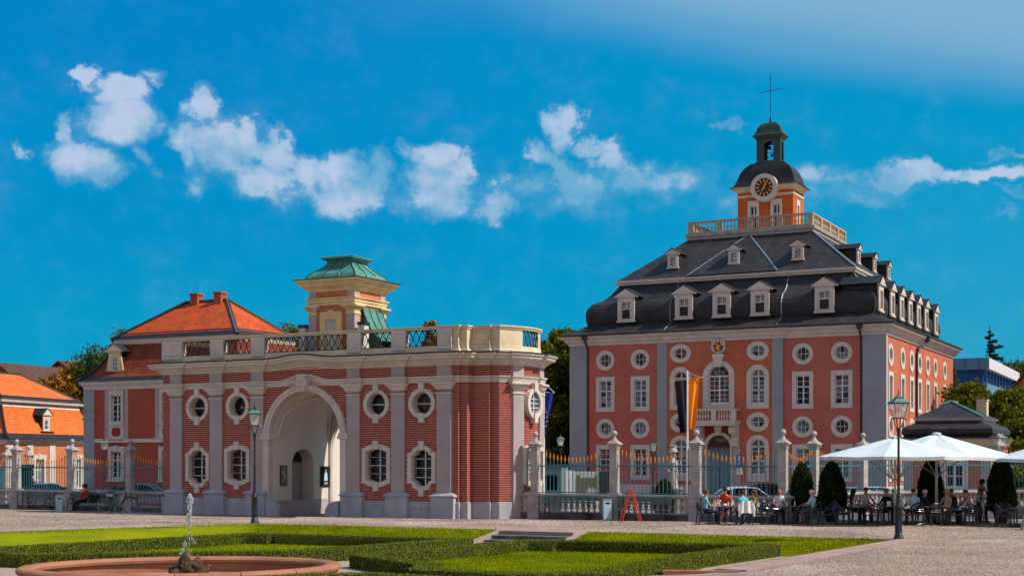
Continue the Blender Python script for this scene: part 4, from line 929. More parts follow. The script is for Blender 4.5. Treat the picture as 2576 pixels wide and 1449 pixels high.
def ogee(w=.34, h=.72, t=.028):
    m = MB(); n = 14
    for s in (-1, 1):
        L_ = [(s*w*.5*(.14+.36*(1-math.cos(2*math.pi*min(1, i/n*1.0)))), -.02, 7.62+h*i/n) for i in range(n+1)]
        m.tube(L_, t, 4)
    m.lathe([(.01, 7.62), (.05, 7.66), (.02, 7.72)], 6); m.lathe([(.02, 8.24), (.05, 8.30), (.01, 8.34)], 6)
    m.tube([(0, -.02, 7.86), (.05, -.02, 7.98), (0, -.02, 8.1), (-.05, -.02, 7.98), (0, -.02, 7.86)], .012, 4)
    return m.mesh('iron_baluster', 'grille_iron')
OG = ogee()
for a, b in ((-15.32, -13.58), (-12.80, -11.10), (-10.30, -5.59), (-4.83, -3.15), (-2.42, -.75)):
    g_ = ob('grille', MB().box(a, b, .16, .20, 7.62, 7.66).box(a, b, .16, .20, 8.31, 8.35).mesh('grille', 'grille_iron'), par)
    n = round((b-a)/.35); st = (b-a)/n
    for k in range(n): ob('iron_baluster', OG, g_, (a+st*(k+.5), .2, 0))
g_ = ob('grille', MB().sweep([arc(b, -.2) for b in range(74, 102, 3)], [(-.02, 7.62), (.02, 7.62), (.02, 7.66)]).sweep([arc(b, -.2) for b in range(74, 102, 3)], [(-.02, 8.31), (.02, 8.31), (.02, 8.35)]).mesh('grille', 'fence_blue'), par)
for k in range(5): b = 76.5+k*5.5; ob('iron_baluster', OG, g_, (*arc(b, -.2), 0), rad(b))
# roof turret
TU0, TU1, TV0, TV1 = -9.25, -6.58, 2.2, 4.95; TC = (TU0+TU1)/2; TVc = (TV0+TV1)/2
tu = ob('turret', MB().box(TU0+.04, TU1-.04, TV0+.04, TV1-.04, 7.2, 10.7).mesh('turret', 'orange_brick'), pav)
FT = [(TU0, TV0), (TU1, TV0), (TU1, TV1), (TU0, TV1)]
for (a, b, c, d) in ((TU0, TU0+.46, TV0, TV0+.46), (TU1-.46, TU1, TV0, TV0+.46), (TU0, TU0+.46, TV1-.46, TV1), (TU1-.46, TU1, TV1-.46, TV1)):
    pq = ob('pilaster', MB().box(a, b, c, d, 7.2, 10.66).mesh('pilaster', 'grey_paint'), tu)
    MB().sweep([(a, c), (b, c), (b, d), (a, d)], [(0, 9.50), (.04, 9.52), (.04, 9.58), (0, 9.60), (.02, 9.72), (.14, 9.84), (.2, 9.9), (.2, 9.98), (0, 9.99)], True).build('capital', 'turret_stone', pq)
MB().sweep(FT, [(0, 9.98), (.02, 9.98), (.02, 10.1), (.06, 10.12), (.06, 10.24), (.13, 10.28), (.14, 10.34), (0, 10.35)], True).build('architrave', 'turret_stone', tu)
MB().sweep(FT, [(0, 10.64), (.05, 10.68), (.08, 10.76), (.30, 10.90), (.34, 11.0), (.50, 11.12), (.54, 11.2), (0, 11.22)], True).build('cornice', 'turret_stone', tu)
MB().sweep(FT, [(0, 11.21), (.57, 11.20), (.58, 11.24), (0, 11.26)], True).build('cornice_flashing', 'copper_dark', tu)
def tq(h, z, hv=None): hv = h if hv is None else hv; return [(TC-h, TVc-hv, z), (TC+h, TVc-hv, z), (TC+h, TVc+hv, z), (TC-h, TVc+hv, z)]
cpr = ob('copper_roof', MB().loft([tq(h, z) for h, z in ((1.46, 11.24), (1.44, 11.34), (1.34, 11.50), (1.12, 11.68), (.90, 11.84), (.74, 12.0), (.68, 12.16), (.76, 12.24), (.92, 12.30), (.94, 12.38), (.86, 12.42), (0.02, 12.46))]).mesh('copper_roof', 'copper_green'), tu)
sm_ = MB(); PRF = [(1.46, 11.26), (1.44, 11.36), (1.34, 11.52), (1.12, 11.70), (.90, 11.86), (.74, 12.02), (.68, 12.18)]
for s in (-1, 1):
    for t in (-1, 1): sm_.tube([(TC+s*h, TVc+t*h, z) for h, z in PRF], .022, 4)
for k in (-.33, .33):
    sm_.tube([(TC+h+.01, TVc+k*h, z) for h, z in PRF], .018, 4); sm_.tube([(TC+k*h, TVc-h-.01, z) for h, z in PRF], .018, 4)
sm_.build('seam', 'copper_dark', cpr)
# louvred window on the turret front
MB().plate(rect(-8.52, -7.28, 7.3, 9.66), [rect(-8.22, -7.58, 7.5, 9.30)], 2.10, 2.3).plate([(-8.02, 9.45), (-7.78, 9.45), (-7.74, 9.74), (-8.06, 9.74)], [], 2.06, 2.2).build('window_frame', 'turret_stone', tu)
lv = MB().box(-8.22, -7.58, 2.19, 2.22, 7.5, 9.3)
for k in range(16):
    z = 7.0+k*.17; P0, P1 = (-8.22, z+.64), (-7.58, z)
    lv.tube([(-8.22, 2.18, min(9.3, max(7.5, z+.64))), (-7.58, 2.18, min(9.3, max(7.5, z)))], .022, 4) if 7.5 < z+.64 and z < 9.3 else None
lv.build('louvre', 'stucco_white', tu)
# curved copper hood on the right flank
aw = ob('copper_hood', None, tu)
cur = [(TU1+.02, 9.86), (TU1+.10, 9.6), (TU1+.22, 9.3), (TU1+.38, 9.0), (TU1+.6, 8.7), (TU1+.85, 8.42), (TU1+1.05, 8.25)]
for k in range(3):
    v0 = 2.85+k*.58; MB().add([(u, v0, z) for u, z in cur]+[(u, v0+.58, z) for u, z in cur], [(i, i+1, i+8, i+7) for i in range(6)]).build('copper_sheet', 'copper_green', aw)
sm_ = MB()
for k in range(4): sm_.tube([(u+.01, 2.85+k*.58, z+.01) for u, z in cur], .025, 4)
sm_.build('seam', 'copper_dark', aw)
MB().add([(TU1, 2.85, 7.3)]+[(u, 2.85, z) for u, z in cur]+[(cur[-1][0], 2.85, 7.3)], [tuple(range(9))]).build('hood_cheek', 'copper_dark', aw)
MB().add([(TU1, 4.59, 7.3)]+[(u, 4.59, z) for u, z in cur]+[(cur[-1][0], 4.59, 7.3)], [tuple(range(9))]).build('hood_cheek', 'copper_dark', aw)
for x in (-9.75, -6.3): MB().box(x, x+.34, 2.1, 2.5, 8.2, 8.95, 1).box(x-.04, x+.38, 2.06, 2.54, 8.95, 9.1, 0).box(x, x+.34, 2.1, 2.5, 7.3, 8.2, 1).build('terrace_chimney', ['dark_metal', 'stucco_white'], pav)
# posters on the passage flank
for (v0, v1, z0, z1, k) in ((.83, 1.35, 1.30, 2.27, 0), (4.15, 4.98, 1.18, 2.20, 1)):
    po = ob('poster', MB(SIDE(AC-2.0)).box(v0, v1, -.06, 0, z0, z1, 0).box(v0+.05, v1-.05, -.066, -.06, z0+.05, z1-.05, 1).mesh('poster', ['dark_metal', ('c_olive', 'c_black')[k]]), pav, label=('framed exhibition poster with pale figures', 'framed dark poster with a robed figure in pale blue')[k])
    q = MB(SIDE(AC-2.0)); vm = (v0+v1)/2
    if k: q.plate([(vm-.16, z0+.3), (vm+.16, z0+.3), (vm+.12, z0+.62), (vm+.05, z0+.74), (vm-.05, z0+.74), (vm-.12, z0+.62)], [], -.07, -.066, 0).plate(ell(vm, z0+.80, .05, .06, 10), [], -.07, -.066, 1).box(vm-.14, vm+.14, -.07, -.066, z0+.12, z0+.22, 1)
    else: q.plate(ell(vm-.06, z0+.6, .08, .12, 10), [], -.07, -.066, 1).box(vm+.02, vm+.12, -.07, -.066, z0+.35, z0+.5, 0).plate(ell(vm-.1, z0+.25, .06, .1, 10), [], -.07, -.066, 1)
    q.build('print', ['c_sky', 'c_beige'], po)
# ------------------------------------------------------------------ ground, plaza, sunken parterre
def gz(x, y):
    dx, dy = x-12.4, y-45.0; s_ = -(dx*.906-dy*.423); w_ = dx*.423+dy*.906
    t = min(1, max(0, (s_-9)/22)); q = min(1, max(0, w_/12)); return -.18*t*q
PARC = [(12.4, 45.0), (4.75, 32.6), (1.8, 27.8), (-30, 27.8), (-30, 44), (-27, 48.4), (-18.5, 49.0), (-10.3, 55.6)]
m = MB(); outer = [(60, 22.8), (60, 10), (-90, 10), (-90, 92.8)]
flat = [outer+[], PARC]
tr = tessellate_polygon([[Vector((x, y, 0)) for x, y in l] for l in flat]); vs = [p for l in flat for p in l]
fs = []
for t in tr:
    a, b, c = (vs[i] for i in t)
    if (b[0]-a[0])*(c[1]-a[1])-(b[1]-a[1])*(c[0]-a[0]) < 0: t = (t[0], t[2], t[1])
    fs.append(tuple(t))
m.add([(x, y, 0) for x, y in vs], fs)
nx, ny = 40, 8; vs = []; 
for j in range(ny+1):
    for i in range(nx+1):
        s_ = -52+i*(112+52)/nx; w_ = j*14/ny; x = 12.4-.906*s_+.423*w_; y = 45+.423*s_+.906*w_; vs.append((x, y, gz(x, y)))
m.add(vs, [(j*(nx+1)+i+1, j*(nx+1)+i, (j+1)*(nx+1)+i, (j+1)*(nx+1)+i+1) for j in range(ny) for i in range(nx)])
plaza = m.build('plaza', 'plaza_ground', None, kind='structure')
MB().add([(-2500, 20, -.5), (2500, 20, -.5), (2500, 4000, -.5), (-2500, 4000, -.5)], [(0, 1, 2, 3)]).build('ground', 'plaza_ground', None, kind='structure')
MB().add([(-70, 66, -.47), (80, 66, -.47), (80, 99.5, -.47), (-70, 99.5, -.47)], [(0, 1, 2, 3)]).build('road', 'asphalt', None, kind='structure')
ZS = -.40
# floor of the parterre and grass banks
MB().add([(x, y, ZS) for x, y in ((13, 46), (2, 27.5), (-30.5, 27.5), (-30.5, 49), (-10.3, 57))], [(0, 1, 2, 3, 4)][::-1]).build('path', 'gravel_path', None, kind='structure')
TOE = [(9.2, 43.2), (5.6, 37.3), (3.6, 33.2), (3.1, 31.4)]
BACK0 = [(12.4, 45.0), (2.75, 49.51)]; ST0, ST1 = (2.75, 49.5), (-.55, 51.04)
def bank(top, bot, name='grass_bank'):
    n = len(top); m = MB()
    m.add([(x, y, .012) for x, y in top]+[(x, y, ZS+.012) for x, y in bot], [(i, i+1, n+i+1, n+i) for i in range(n-1)])
    o = m.build(name, 'lawn_soil', None, kind='structure'); return o
BT = [(12.4, 45.0), (2.75, 49.5)]
banks = []
banks.append((BT, [(9.0, 43.0), (1.45, 46.6)]))
banks.append(([(-.55, 51.04), (-10.3, 55.6), (-18.5, 49.0), (-27, 48.4), (-30, 44), (-30, 27.8)], [(-1.9, 48.1), (-9.5, 51.6), (-16.6, 43.3), (-22.5, 43.5), (-26, 40), (-27.5, 27.8)]))
banks.append(([(12.4, 45.0), (4.75, 32.6)], [(9.0, 43.0), (3.9, 33.6)]))
for a, b in banks: bank(a, b)
# flagstone border along the right edge of the parterre
kb = thing('stone_border', 'pale pink flagstone border running from the right lamp post towards the front', 'kerb', (0, 0, 0))
L0, L1 = Vector((12.55, 45.1)), Vector((4.85, 33.05)); dn = (L1-L0).normalized(); nn_ = Vector((-dn.y, dn.x))
if nn_.x < 0: nn_ = -nn_
for k in range(12):
    t0, t1 = k/12*(L1-L0).length+.006, (k+1)/12*(L1-L0).length-.006
    m = MB(); q = [L0+dn*t0, L0+dn*t1, L0+dn*t1+nn_*.78, L0+dn*t0+nn_*.78]
    m.add([(p.x, p.y, -.06) for p in q]+[(p.x, p.y, .035) for p in q], [(0, 1, 2, 3)[::-1], (4, 5, 6, 7), (0, 1, 5, 4), (1, 2, 6, 5), (2, 3, 7, 6), (3, 0, 4, 7)]); m.build('flagstone', 'flag_stone', kb)
st = thing('stone_step', 'low red sandstone step where the pale path enters the parterre', 'step', (4.3, 32.6, 0), -.12)
MB().box(-.75, 1.05, -.12, .12, -.25, .03).build('stone', 'sandstone_pink', st)
MB().add([(1.9, 30, -.10), (8.2, 30, .012), (5.6, 32.4, .012), (3.1, 32.7, -.10)], [(0, 1, 2, 3)]).build('path', 'flag_stone', None, kind='structure')
# steps down into the parterre
stp = thing('garden_steps', 'sandstone steps leading down from the plaza between the grass banks', 'steps', (1.1, 50.27, 0), -rad(25))
for k in range(3): MB().box(-1.45, 1.45, -.62-.62*k, .10-.6*k if k else .35, -.6, .02-.135*k).build('step', 'flag_stone' if k == 0 else 'fence_plinth', stp)  # lower steps in a darker colour that stands for the shade on them
MB().box(-1.45, 1.45, -2.5, -1.9, -.6, -.38).build('step', 'flag_stone', stp)
for s in (-1, 1):
    x0, x1 = sorted((s*1.45, s*1.85)); m = MB(); m.add([(x0, .4, .05), (x1, .4, .05), (x1, -2.7, -.34), (x0, -2.7, -.34), (x0, .4, -.6), (x1, .4, -.6), (x1, -2.7, -.6), (x0, -2.7, -.6)], [(3, 2, 1, 0), (0, 1, 5, 4), (1, 2, 6, 5), (2, 3, 7, 6), (3, 0, 4, 7)]); m.build('cheek_wall', 'flag_stone', stp)

# hedges: clipped box, core plus small leaves standing proud
def hedge(pts, label, group=None, w=.58, h=.38, z0=ZS, closed=False, dens=1300):
    P_ = [Vector(p) for p in pts]; m = MB(); C = []; NB = []
    m.sweep([(p.x, p.y) for p in P_], [(-w/2+.02, z0), (-w/2+.02, z0+h-.02), (w/2-.02, z0+h-.02), (w/2-.02, z0)], closed)
    n = len(P_); o_v = m.v[:]; 
    for i in range(n if closed else n-1):
        a, b = P_[i], P_[(i+1) % n]; l = (b-a).length; d = (b-a)/l; q = Vector((d.y, -d.x))
        k = int(l*(w+2*h)*dens); r1, r2 = NP.rand(k), NP.rand(k)*(w+2*h)
        s_ = -w/2*.0+NP.rand(k)*(l+w*.6)-w*.3
        off = np.where(r2 < h, -w/2, np.where(r2 < h+w, r2-h-w/2, w/2)); z = np.where(r2 < h, z0+r2, np.where(r2 < h+w, z0+h, z0+h-(r2-h-w)))
        sg_ = np.where(r2 < h, -1.0, np.where(r2 < h+w, 0.0, 1.0)); NB.append(np.stack([q.x*sg_, q.y*sg_, np.where(sg_ == 0, 1.0, .1)], 1))
        wob = .006*np.sin(s_*9)+NP.normal(size=k)*.006
        x = a.x+d.x*s_+q.x*off*(1+wob*2); y = a.y+d.y*s_+q.y*off*(1+wob*2); C.append(np.stack([x, y, z+wob], 1))
    C = np.concatenate(C); V, F = leafcloud(C, .021, 1.0, np.concatenate(NB), .38); V = V.copy()
    hz_ = V.reshape(-1, 4, 3); mid = hz_.mean(1, keepdims=True); hz_ = mid+(hz_-mid)*np.array([.8, .8, 1.7]); V = hz_.reshape(-1, 3)
    nv = len(m.v); cf = np.array([list(f)+[f[-1]]*(4-len(f)) if len(f) < 4 else list(f)[:4] for f in m.f if len(f) == 4])
    V2 = np.concatenate([np.array(m.v), V]); F2 = np.concatenate([cf, F+nv]); mi = np.concatenate([np.zeros(len(cf), int), np.ones(len(F), int)])
    return ob('hedge', npmesh('hedge', V2, F2, ['hedge_core', 'leaf_hedge'], mi), None, None, None, label, 'hedge', group)
HR = [(-4.2, 38.7), (-1.2, 42.9), (.45, 45.3), (1.15, 45.0), (1.35, 45.3), (3.3, 44.6), (7.9, 43.0), (5.1, 38.9), (3.0, 34.7), (1.75, 32.6), (.0, 32.4), (-1.3, 33.2), (-2.2, 33.7), (-2.1, 35.3)]
hedge(HR, 'clipped box hedge framing the lawn right of the fountain', 'box hedges of the parterre', closed=True)
HL = [(-21, 35.5), (-15.4, 41.7), (-9.4, 49.1), (-8.7, 48.8), (-8.5, 49.1), (-1.7, 46.1), (-5.1, 41.6), (-6.6, 40.2), (-10.0, 39.5), (-13.5, 38.9), (-16.5, 40.1)]
hedge(HL, 'clipped box hedge framing the lawn behind the fountain', 'box hedges of the parterre', closed=True)
hedge([(-5.6, 31.3), (-4.6, 32.1), (-3.3, 32.4), (-1.6, 31.4), (-1.0, 30.2)], 'low hedge top at the bottom edge, right of the fountain')
hedge([(3.55, 33.0), (4.35, 33.35)], 'short stub of dark hedge beside the sandstone step', w=.45, h=.36, z0=-.38)
hedge([(2.7, 31.9), (3.2, 32.1)], 'tiny hedge stub at the bottom edge near the path', w=.35, h=.34)
# lawns with blades
def inpoly(pts, x, y):
    c = np.zeros(len(x), bool); n = len(pts); j = n-1
    for i in range(n):
        xi, yi = pts[i]; xj, yj = pts[j]
        c ^= ((yi > y) != (yj > y)) & (x < (xj-xi)*(y-yi)/(yj-yi+1e-12)+xi); j = i
    return c
def blades(pts, zf, n, h=.04):
    xs = [p[0] for p in pts]; ys = [p[1] for p in pts]
    x = NP.uniform(min(xs), max(xs), n*2); y = NP.uniform(min(ys), max(ys), n*2); k = inpoly(pts, x, y); x, y = x[k][:n], y[k][:n]; k = len(x)
    z = zf(x, y); a = NP.rand(k)*6.28; l = h*(.5+NP.rand(k)); w = .010+.008*NP.rand(k)
    lean = NP.normal(size=(k, 2))*.022
    V = np.stack([np.stack([x-np.cos(a)*w, y-np.sin(a)*w, z-.005], 1), np.stack([x+np.cos(a)*w, y+np.sin(a)*w, z-.005], 1), np.stack([x+lean[:, 0], y+lean[:, 1], z+l], 1)], 1).reshape(-1, 3)
    return V, np.arange(3*k).reshape(-1, 3)
LR = [(-4.2, 38.7), (.45, 45.3), (3.3, 44.6), (7.9, 43.0), (3.0, 34.7), (1.75, 32.6), (0, 32.4), (-2.2, 33.7), (-2.1, 35.3)]
LL = [(-21, 35.5), (-15.4, 41.7), (-9.4, 49.1), (-1.7, 46.1), (-6.6, 40.2), (-10, 39.5), (-13.5, 38.9), (-16.5, 40.1)]
for pts in (LR, LL): MB().add([(x, y, ZS+.02) for x, y in pts], [tuple(range(len(pts)))[::-1]]).build('lawn', 'lawn_soil', None, kind='structure')
Vs, Fs, o_ = [], [], 0
def plane_of(a, b, c):
    a, b, c = map(Vector, (a, b, c)); n = (b-a).cross(c-a); return lambda x, y: a.z-(n.x*(x-a.x)+n.y*(y-a.y))/n.z
for pts, zf, n in [(LR, lambda x, y: ZS+.02+0*x, 60000), (LL, lambda x, y: ZS+.02+0*x, 45000)]+[([t[i], t[i+1], b[i+1], b[i]], plane_of((*t[i], .012), (*t[i+1], .012), (*b[i], ZS+.012)), 26000) for t, b in banks for i in range(min(len(t)-1, 3))]:
    V, F = blades(pts, zf, n, .045); Vs.append(V); Fs.append(F+o_); o_ += len(V)
ob('grass', npmesh('grass', np.concatenate(Vs), np.concatenate(Fs), 'grass_blade'), None, None, None, 'short yellow-green grass of the lawns and banks', 'grass', None, 'stuff')
# small stone setts of the plaza
def setts(pts, a, holes=(), jit=.12):
    xs = [p[0] for p in pts]; ys = [p[1] for p in pts]
    gx, gy = np.meshgrid(np.arange(min(xs)-8, max(xs)+8, a), np.arange(min(ys)-8, max(ys)+8, a)); x, y = gx.ravel(), gy.ravel()
    cx_, cy_ = (min(xs)+max(xs))/2, (min(ys)+max(ys))/2; c, s_ = math.cos(rad(-25)), math.sin(rad(-25))
    x, y = cx_+(x-cx_)*c-(y-cy_)*s_, cy_+(x-cx_)*s_+(y-cy_)*c
    x += NP.normal(size=len(x))*a*jit; y += NP.normal(size=len(y))*a*jit
    k = inpoly(pts, x, y)
    for h in holes: k &= ~inpoly(h, x, y)
    return x[k], y[k]
def sett_geo(x, y, a):
    n = len(x); r = a*.46*(.8+.3*NP.rand(n)); q = a*.46*(.75+.35*NP.rand(n)); h = .003+.012*NP.rand(n)**1.5; th = rad(-25)+NP.normal(size=n)*.22; tl = NP.normal(size=(n, 2))*.004
    c, s_ = np.cos(th), np.sin(th); V = np.zeros((n, 8, 3))
    for i, (u, v) in enumerate(((-1, -1), (1, -1), (1, 1), (-1, 1))):
        for j, (k, zz) in enumerate(((1.0, -.002), (.80, 1))):
            lx, ly = u*r*k, v*q*k; V[:, i+4*j, 0] = x+lx*c-ly*s_; V[:, i+4*j, 1] = y+lx*s_+ly*c
            V[:, i+4*j, 2] = (-.002 if j == 0 else h+u*tl[:, 0]+v*tl[:, 1])
    f = np.array([(4, 5, 6, 7), (0, 1, 5, 4), (1, 2, 6, 5), (2, 3, 7, 6), (3, 0, 4, 7)]); F = (f[None]+8*np.arange(n)[:, None, None]).reshape(-1, 4)
    return V.reshape(-1, 3), F
near = [(6.6, 34.9-1.0), (5.7, 32.6), (4.9, 30.6), (12.2, 30.6), (18.5, 46), (13.6, 45.2)]
x1, y1 = setts(near, .085); x2, y2 = setts([(-17, 59.5), (-8, 57.2), (18.6, 44.3), (13.6, 45.2), (13.2, 44.9), (-10.3, 55.9), (-19, 49.5), (-26, 49)], .15) if False else setts([(-9.2, 56.2), (-19, 50.0), (-27, 49.6), (-34, 58), (-28, 73), (-9.2, 63.5)], .14)
far_ = [(-10.0, 56.0), (13.2, 45.1), (18.5, 46.5), (20.0, 49.5), (18, 53.5), (-9.5, 62.0)]
x3, y3 = setts(far_, .115)
x2, y2 = x2[(x2 < -9)], y2[(x2 < -9)]
g_ = np.array([gz(a, b) for a, b in zip(x2, y2)])
V2, F2 = sett_geo(x2, y2, .14); V2[:, 2] += np.repeat(g_, 8); V3, F3 = sett_geo(x3, y3, .115)
order = np.argsort(y1)[:300]; keep = np.ones(len(x1), bool); keep[order] = False
sm = [MB() for _ in range(6)]; smm = []
for i in range(6):
    Vq, Fq = sett_geo(np.zeros(1), np.zeros(1), .085); smm.append(npmesh('sett', Vq, Fq, 'sett_stone'))
for j, i in enumerate(order): ob('sett', smm[j % 6], plaza, (float(x1[i]), float(y1[i]), 0))
kf = np.repeat(keep, 5); V1k, F1k = sett_geo(x1[keep], y1[keep], .085)
Vall = np.concatenate([V1k, V2, V3]); Fall = np.concatenate([F1k, F2+len(V1k), F3+len(V1k)+len(V2)])
ob('paving_setts', npmesh('paving_setts', Vall, Fall, 'sett_stone'), plaza, kind='stuff')

# ------------------------------------------------------------------ fountain
FC = (-8.25, 34.75); FR = rad(10)
fo = thing('fountain_basin', 'oval sandstone fountain basin with a mossy rock in the middle', 'fountain', (FC[0], FC[1], ZS), FR)
def ellr(a, b, n, o=0): return [((a+o)*math.cos(2*math.pi*i/n), (b+o)*math.sin(2*math.pi*i/n)) for i in range(n)]
NS = 16; FA, FB = 3.95, 2.98
def seg(k, prof, nm, par_, gap=.006):
    a0, a1 = 2*math.pi*k/NS+gap, 2*math.pi*(k+1)/NS-gap; pts = [((FA)*math.cos(a0+(a1-a0)*i/6), (FB)*math.sin(a0+(a1-a0)*i/6)) for i in range(7)]
    return MB().sweep(pts, prof+[prof[0]]).build(nm, 'sandstone_pink', par_, True)
for k in range(NS):
    seg(k, [(-.40, .26), (-.42, .33), (-.38, .385), (-.30, .405), (-.10, .405), (-.03, .38), (0, .33), (-.01, .27), (-.06, .235), (-.10, .22)], 'coping_stone', fo, .0035)
    seg(k, [(-.30, .235), (-.10, .235), (-.06, .20), (-.06, .10), (0, .06), (0, -.05), (-.30, -.05)], 'wall_stone', fo, .002)
MB().sweep(ellr(FA-.31, FB-.31, 48), [(0, .24), (0, -.3)], True).build('inner_wall', 'sandstone_pink', fo)
pw = ellr(FA-.3, FB-.3, 48); MB().add([(x, y, -.02) for x, y in pw], [tuple(range(48))]).build('water_surface', 'pool_water', fo)
rk = bmesh.new(); bmesh.ops.create_icosphere(rk, subdivisions=4, radius=1)
from mathutils import noise as mnoise
for v in rk.verts:
    p = v.co.copy(); d = .75+.30*mnoise.noise(p*2.3)+.16*mnoise.noise(p*6)+.08*mnoise.noise(p*14); v.co = Vector((p.x*d*.62, p.y*d*.6, max(-.3, p.z*d*.72)))
me = bpy.data.meshes.new('rock'); rk.to_mesh(me); rk.free(); me.materials.append(MT['rock_moss'])
ob('rock', me, fo, (.15, 0, 0), label='dark mossy rock under the jet')
jt = thing('water_jet', 'thin white water jet rising from the fountain rock', 'water jet', (-8.07, 34.78, .08))
m = MB(); z = 0
zt = 1.66
m.tube([(.0+.006*math.sin(i*1.3), 0, i*.06) for i in range(20)], [.010+.004*R.random() for _ in range(20)], 7)
for i in range(60):
    z = R.uniform(.85, zt); t = (z-.9)/(zt-.9); s_ = .028+.030*math.sin(min(1, t*1.1)*3.0)
    m.ball((.01+R.gauss(0, .022+.02*t), R.gauss(0, .02), z), R.uniform(.008, .022)+.012*t, 7, 5, 0, (1, 1, R.uniform(1.2, 3)))
m.ball((.012, 0, zt-.05), .06, 10, 7, 0, (1, 1, 1.5)); m.ball((.0, 0, zt-.2), .045, 10, 7, 0, (1, 1, 1.9))
for i in range(34): m.ball((R.gauss(.0, .05), R.gauss(0, .03), R.uniform(.1, 1.55)), R.uniform(.006, .016), 6, 4)
for i in range(30): t = R.random(); m.ball((-.22+.13*(1-t)+R.gauss(0, .02), R.gauss(0, .02), .5-.35*t+R.gauss(0, .03)), R.uniform(.008, .022), 6, 4, 0, (1, 1, 1.8))
for i in range(16): m.ball((.10+R.gauss(0, .04), R.gauss(0, .03), .5+R.gauss(0, .07)), R.uniform(.008, .02), 6, 4)
for i in range(26): a = R.random()*6.28; r_ = R.uniform(.25, .75); m.ball((r_*math.cos(a), r_*math.sin(a), R.uniform(-.45, -.1)), R.uniform(.004, .010), 5, 3, 0, (1, 1, 2.5))
m.build('water', 'water', jt, True)

# ------------------------------------------------------------------ the long fence: stone piers, balustrade, iron pickets
FO = (1.04, 61.7)
PROF_B = [(.055, 0), (.06, .05), (.035, .08), (.05, .14), (.088, .24), (.08, .33), (.04, .42), (.04, .46), (.075, .53), (.072, .60), (.06, .66)]
balm = MB().lathe([(r_*1.12, z) for r_, z in PROF_B], 10).mesh('baluster', 'fence_stone', True)
def pier_meshes():
    p = MB().taper(0, 0, .27, .27, -.3, .27, .27, .24).taper(0, 0, .245, .245, .24, .245, .245, .98).taper(0, 0, .30, .30, .98, .30, .30, 1.06).taper(0, 0, .28, .28, 1.06, .23, .23, 1.14)
    p.plate(rect(-.13, .13, .36, .88), [], -.26, -.245)
    sh = MB(); z = 1.14
    for k in range(6): sh.box(-.168, .168, -.168, .168, z+.006, z+.31); z += .316
    sh.box(-.16, .16, -.16, .16, 1.14, 3.04)
    cap = MB().taper(0, 0, .19, .19, 3.02, .19, .19, 3.06).taper(0, 0, .17, .17, 3.06, .24, .24, 3.20).taper(0, 0, .27, .27, 3.20, .27, .27, 3.27).taper(0, 0, .24, .24, 3.27, .12, .12, 3.38)
    for s in (-1, 1): cap.ball((s*.17, -.2, 3.12), .06, 8, 5)
    fi = MB().lathe([(.17, 3.36), (.12, 3.42), (.075, 3.50), (.06, 3.56), (.085, 3.60)], 10).ball((0, 0, 3.68), .125, 14, 9)
    return p.mesh('pedestal', 'fence_stone'), sh.mesh('shaft', 'fence_stone'), cap.mesh('cap', 'fence_stone'), fi.mesh('ball_finial', 'fence_stone', True)
PM = pier_meshes()
def pier(x, y, z, rz, label):
    t = thing('fence_pier', label, 'pier', (x, y, z), rz, 'stone piers with ball finials')
    for n_, me in zip(('pedestal', 'shaft', 'cap', 'ball_finial'), PM): ob(n_, me, t)
    return t
pickm = {}
def picket(h):
    q = round(h, 2)
    if q not in pickm: pickm[q] = MB().tube([(0, 0, 1.05), (0, 0, q)], .018, 6).mesh('picket', 'fence_blue')
    return pickm[q]
tipm = MB().lathe([(.012, 0), (.026, .02), (.012, .035), (.014, .05), (.044, .10), (.030, .16), (.012, .24), (.003, .30)], 6).mesh('spear_tip', 'gold', True)
def bay(p0, p1, label, z=0.0, bal=True, pick=True, n=None, glab='iron railings with gilded spear tips', cut0=.27, cut1=.27):
    a, b = Vector(p0), Vector(p1); l = (b-a).length; ang = math.atan2(b.y-a.y, b.x-a.x); x0, x1 = cut0, l-cut1
    rf = thing('iron_railing', label, 'railing', (a.x, a.y, z), ang, glab)
    ob('rail', MB().box(x0-.08, x1+.08, -.025, .025, 2.25, 2.31).mesh('rail', 'fence_blue'), rf); ob('rail', MB().box(x0, x1, -.02, .02, 1.10, 1.14).mesh('rail', 'fence_blue'), rf)
    n = n or max(4, round((x1-x0)/.186)); 
    for k in range(n):
        x = x0+(x1-x0)*(k+.5)/n; t = abs(2*(k+.5)/n-1); h = 2.42+.36*t**2.1
        pk = ob('picket', picket(h), rf, (x, 0, 0)); ob('spear_tip', tipm, pk, (0, 0, round(h, 2)))
    if bal:
        wl = thing('stone_balustrade', label.replace('railing', 'stone balustrade'), 'balustrade', (a.x, a.y, z), ang, 'low stone balustrades under the railings')
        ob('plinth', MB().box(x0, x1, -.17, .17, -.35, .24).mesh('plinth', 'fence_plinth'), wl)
        ob('rail', MB().sweep([(x0, 0), (x1, 0)], [(-.20, .94), (.20, .94), (.22, 1.0), (.20, 1.06), (-.20, 1.06)]).box(x0, x1, -.12, .12, .24, .29).box(x0, x1, -.12, .12, .90, .94).mesh('coping', 'fence_stone'), wl)
        for s0, s1 in ((x0, x0+.26), (x1-.26, x1)): ob('end_block', MB().box(s0, s1, -.15, .15, .29, .90).mesh('end_block', 'fence_stone'), wl)
        nb = max(2, round((x1-x0-.5)/.265)); 
        for k in range(nb): ob('baluster', balm, wl, (x0+.26+(x1-x0-.52)*(k+.5)/nb, 0, .27))
FU = [('first pier right of the gate pavilion, in front of its curved end', 0.0), ('second pier right of the gate pavilion, between the two benches', 3.80), ('third pier right of the pavilion, behind the man in the light blue shirt', 7.52), ('fourth pier right of the pavilion, left of the first cone tree', 11.23)]
pts_ = [(facade(FO, u), lb) for lb, u in FU]
for (x, y), lb in pts_: pier(x, y, 0, -A_, lb)
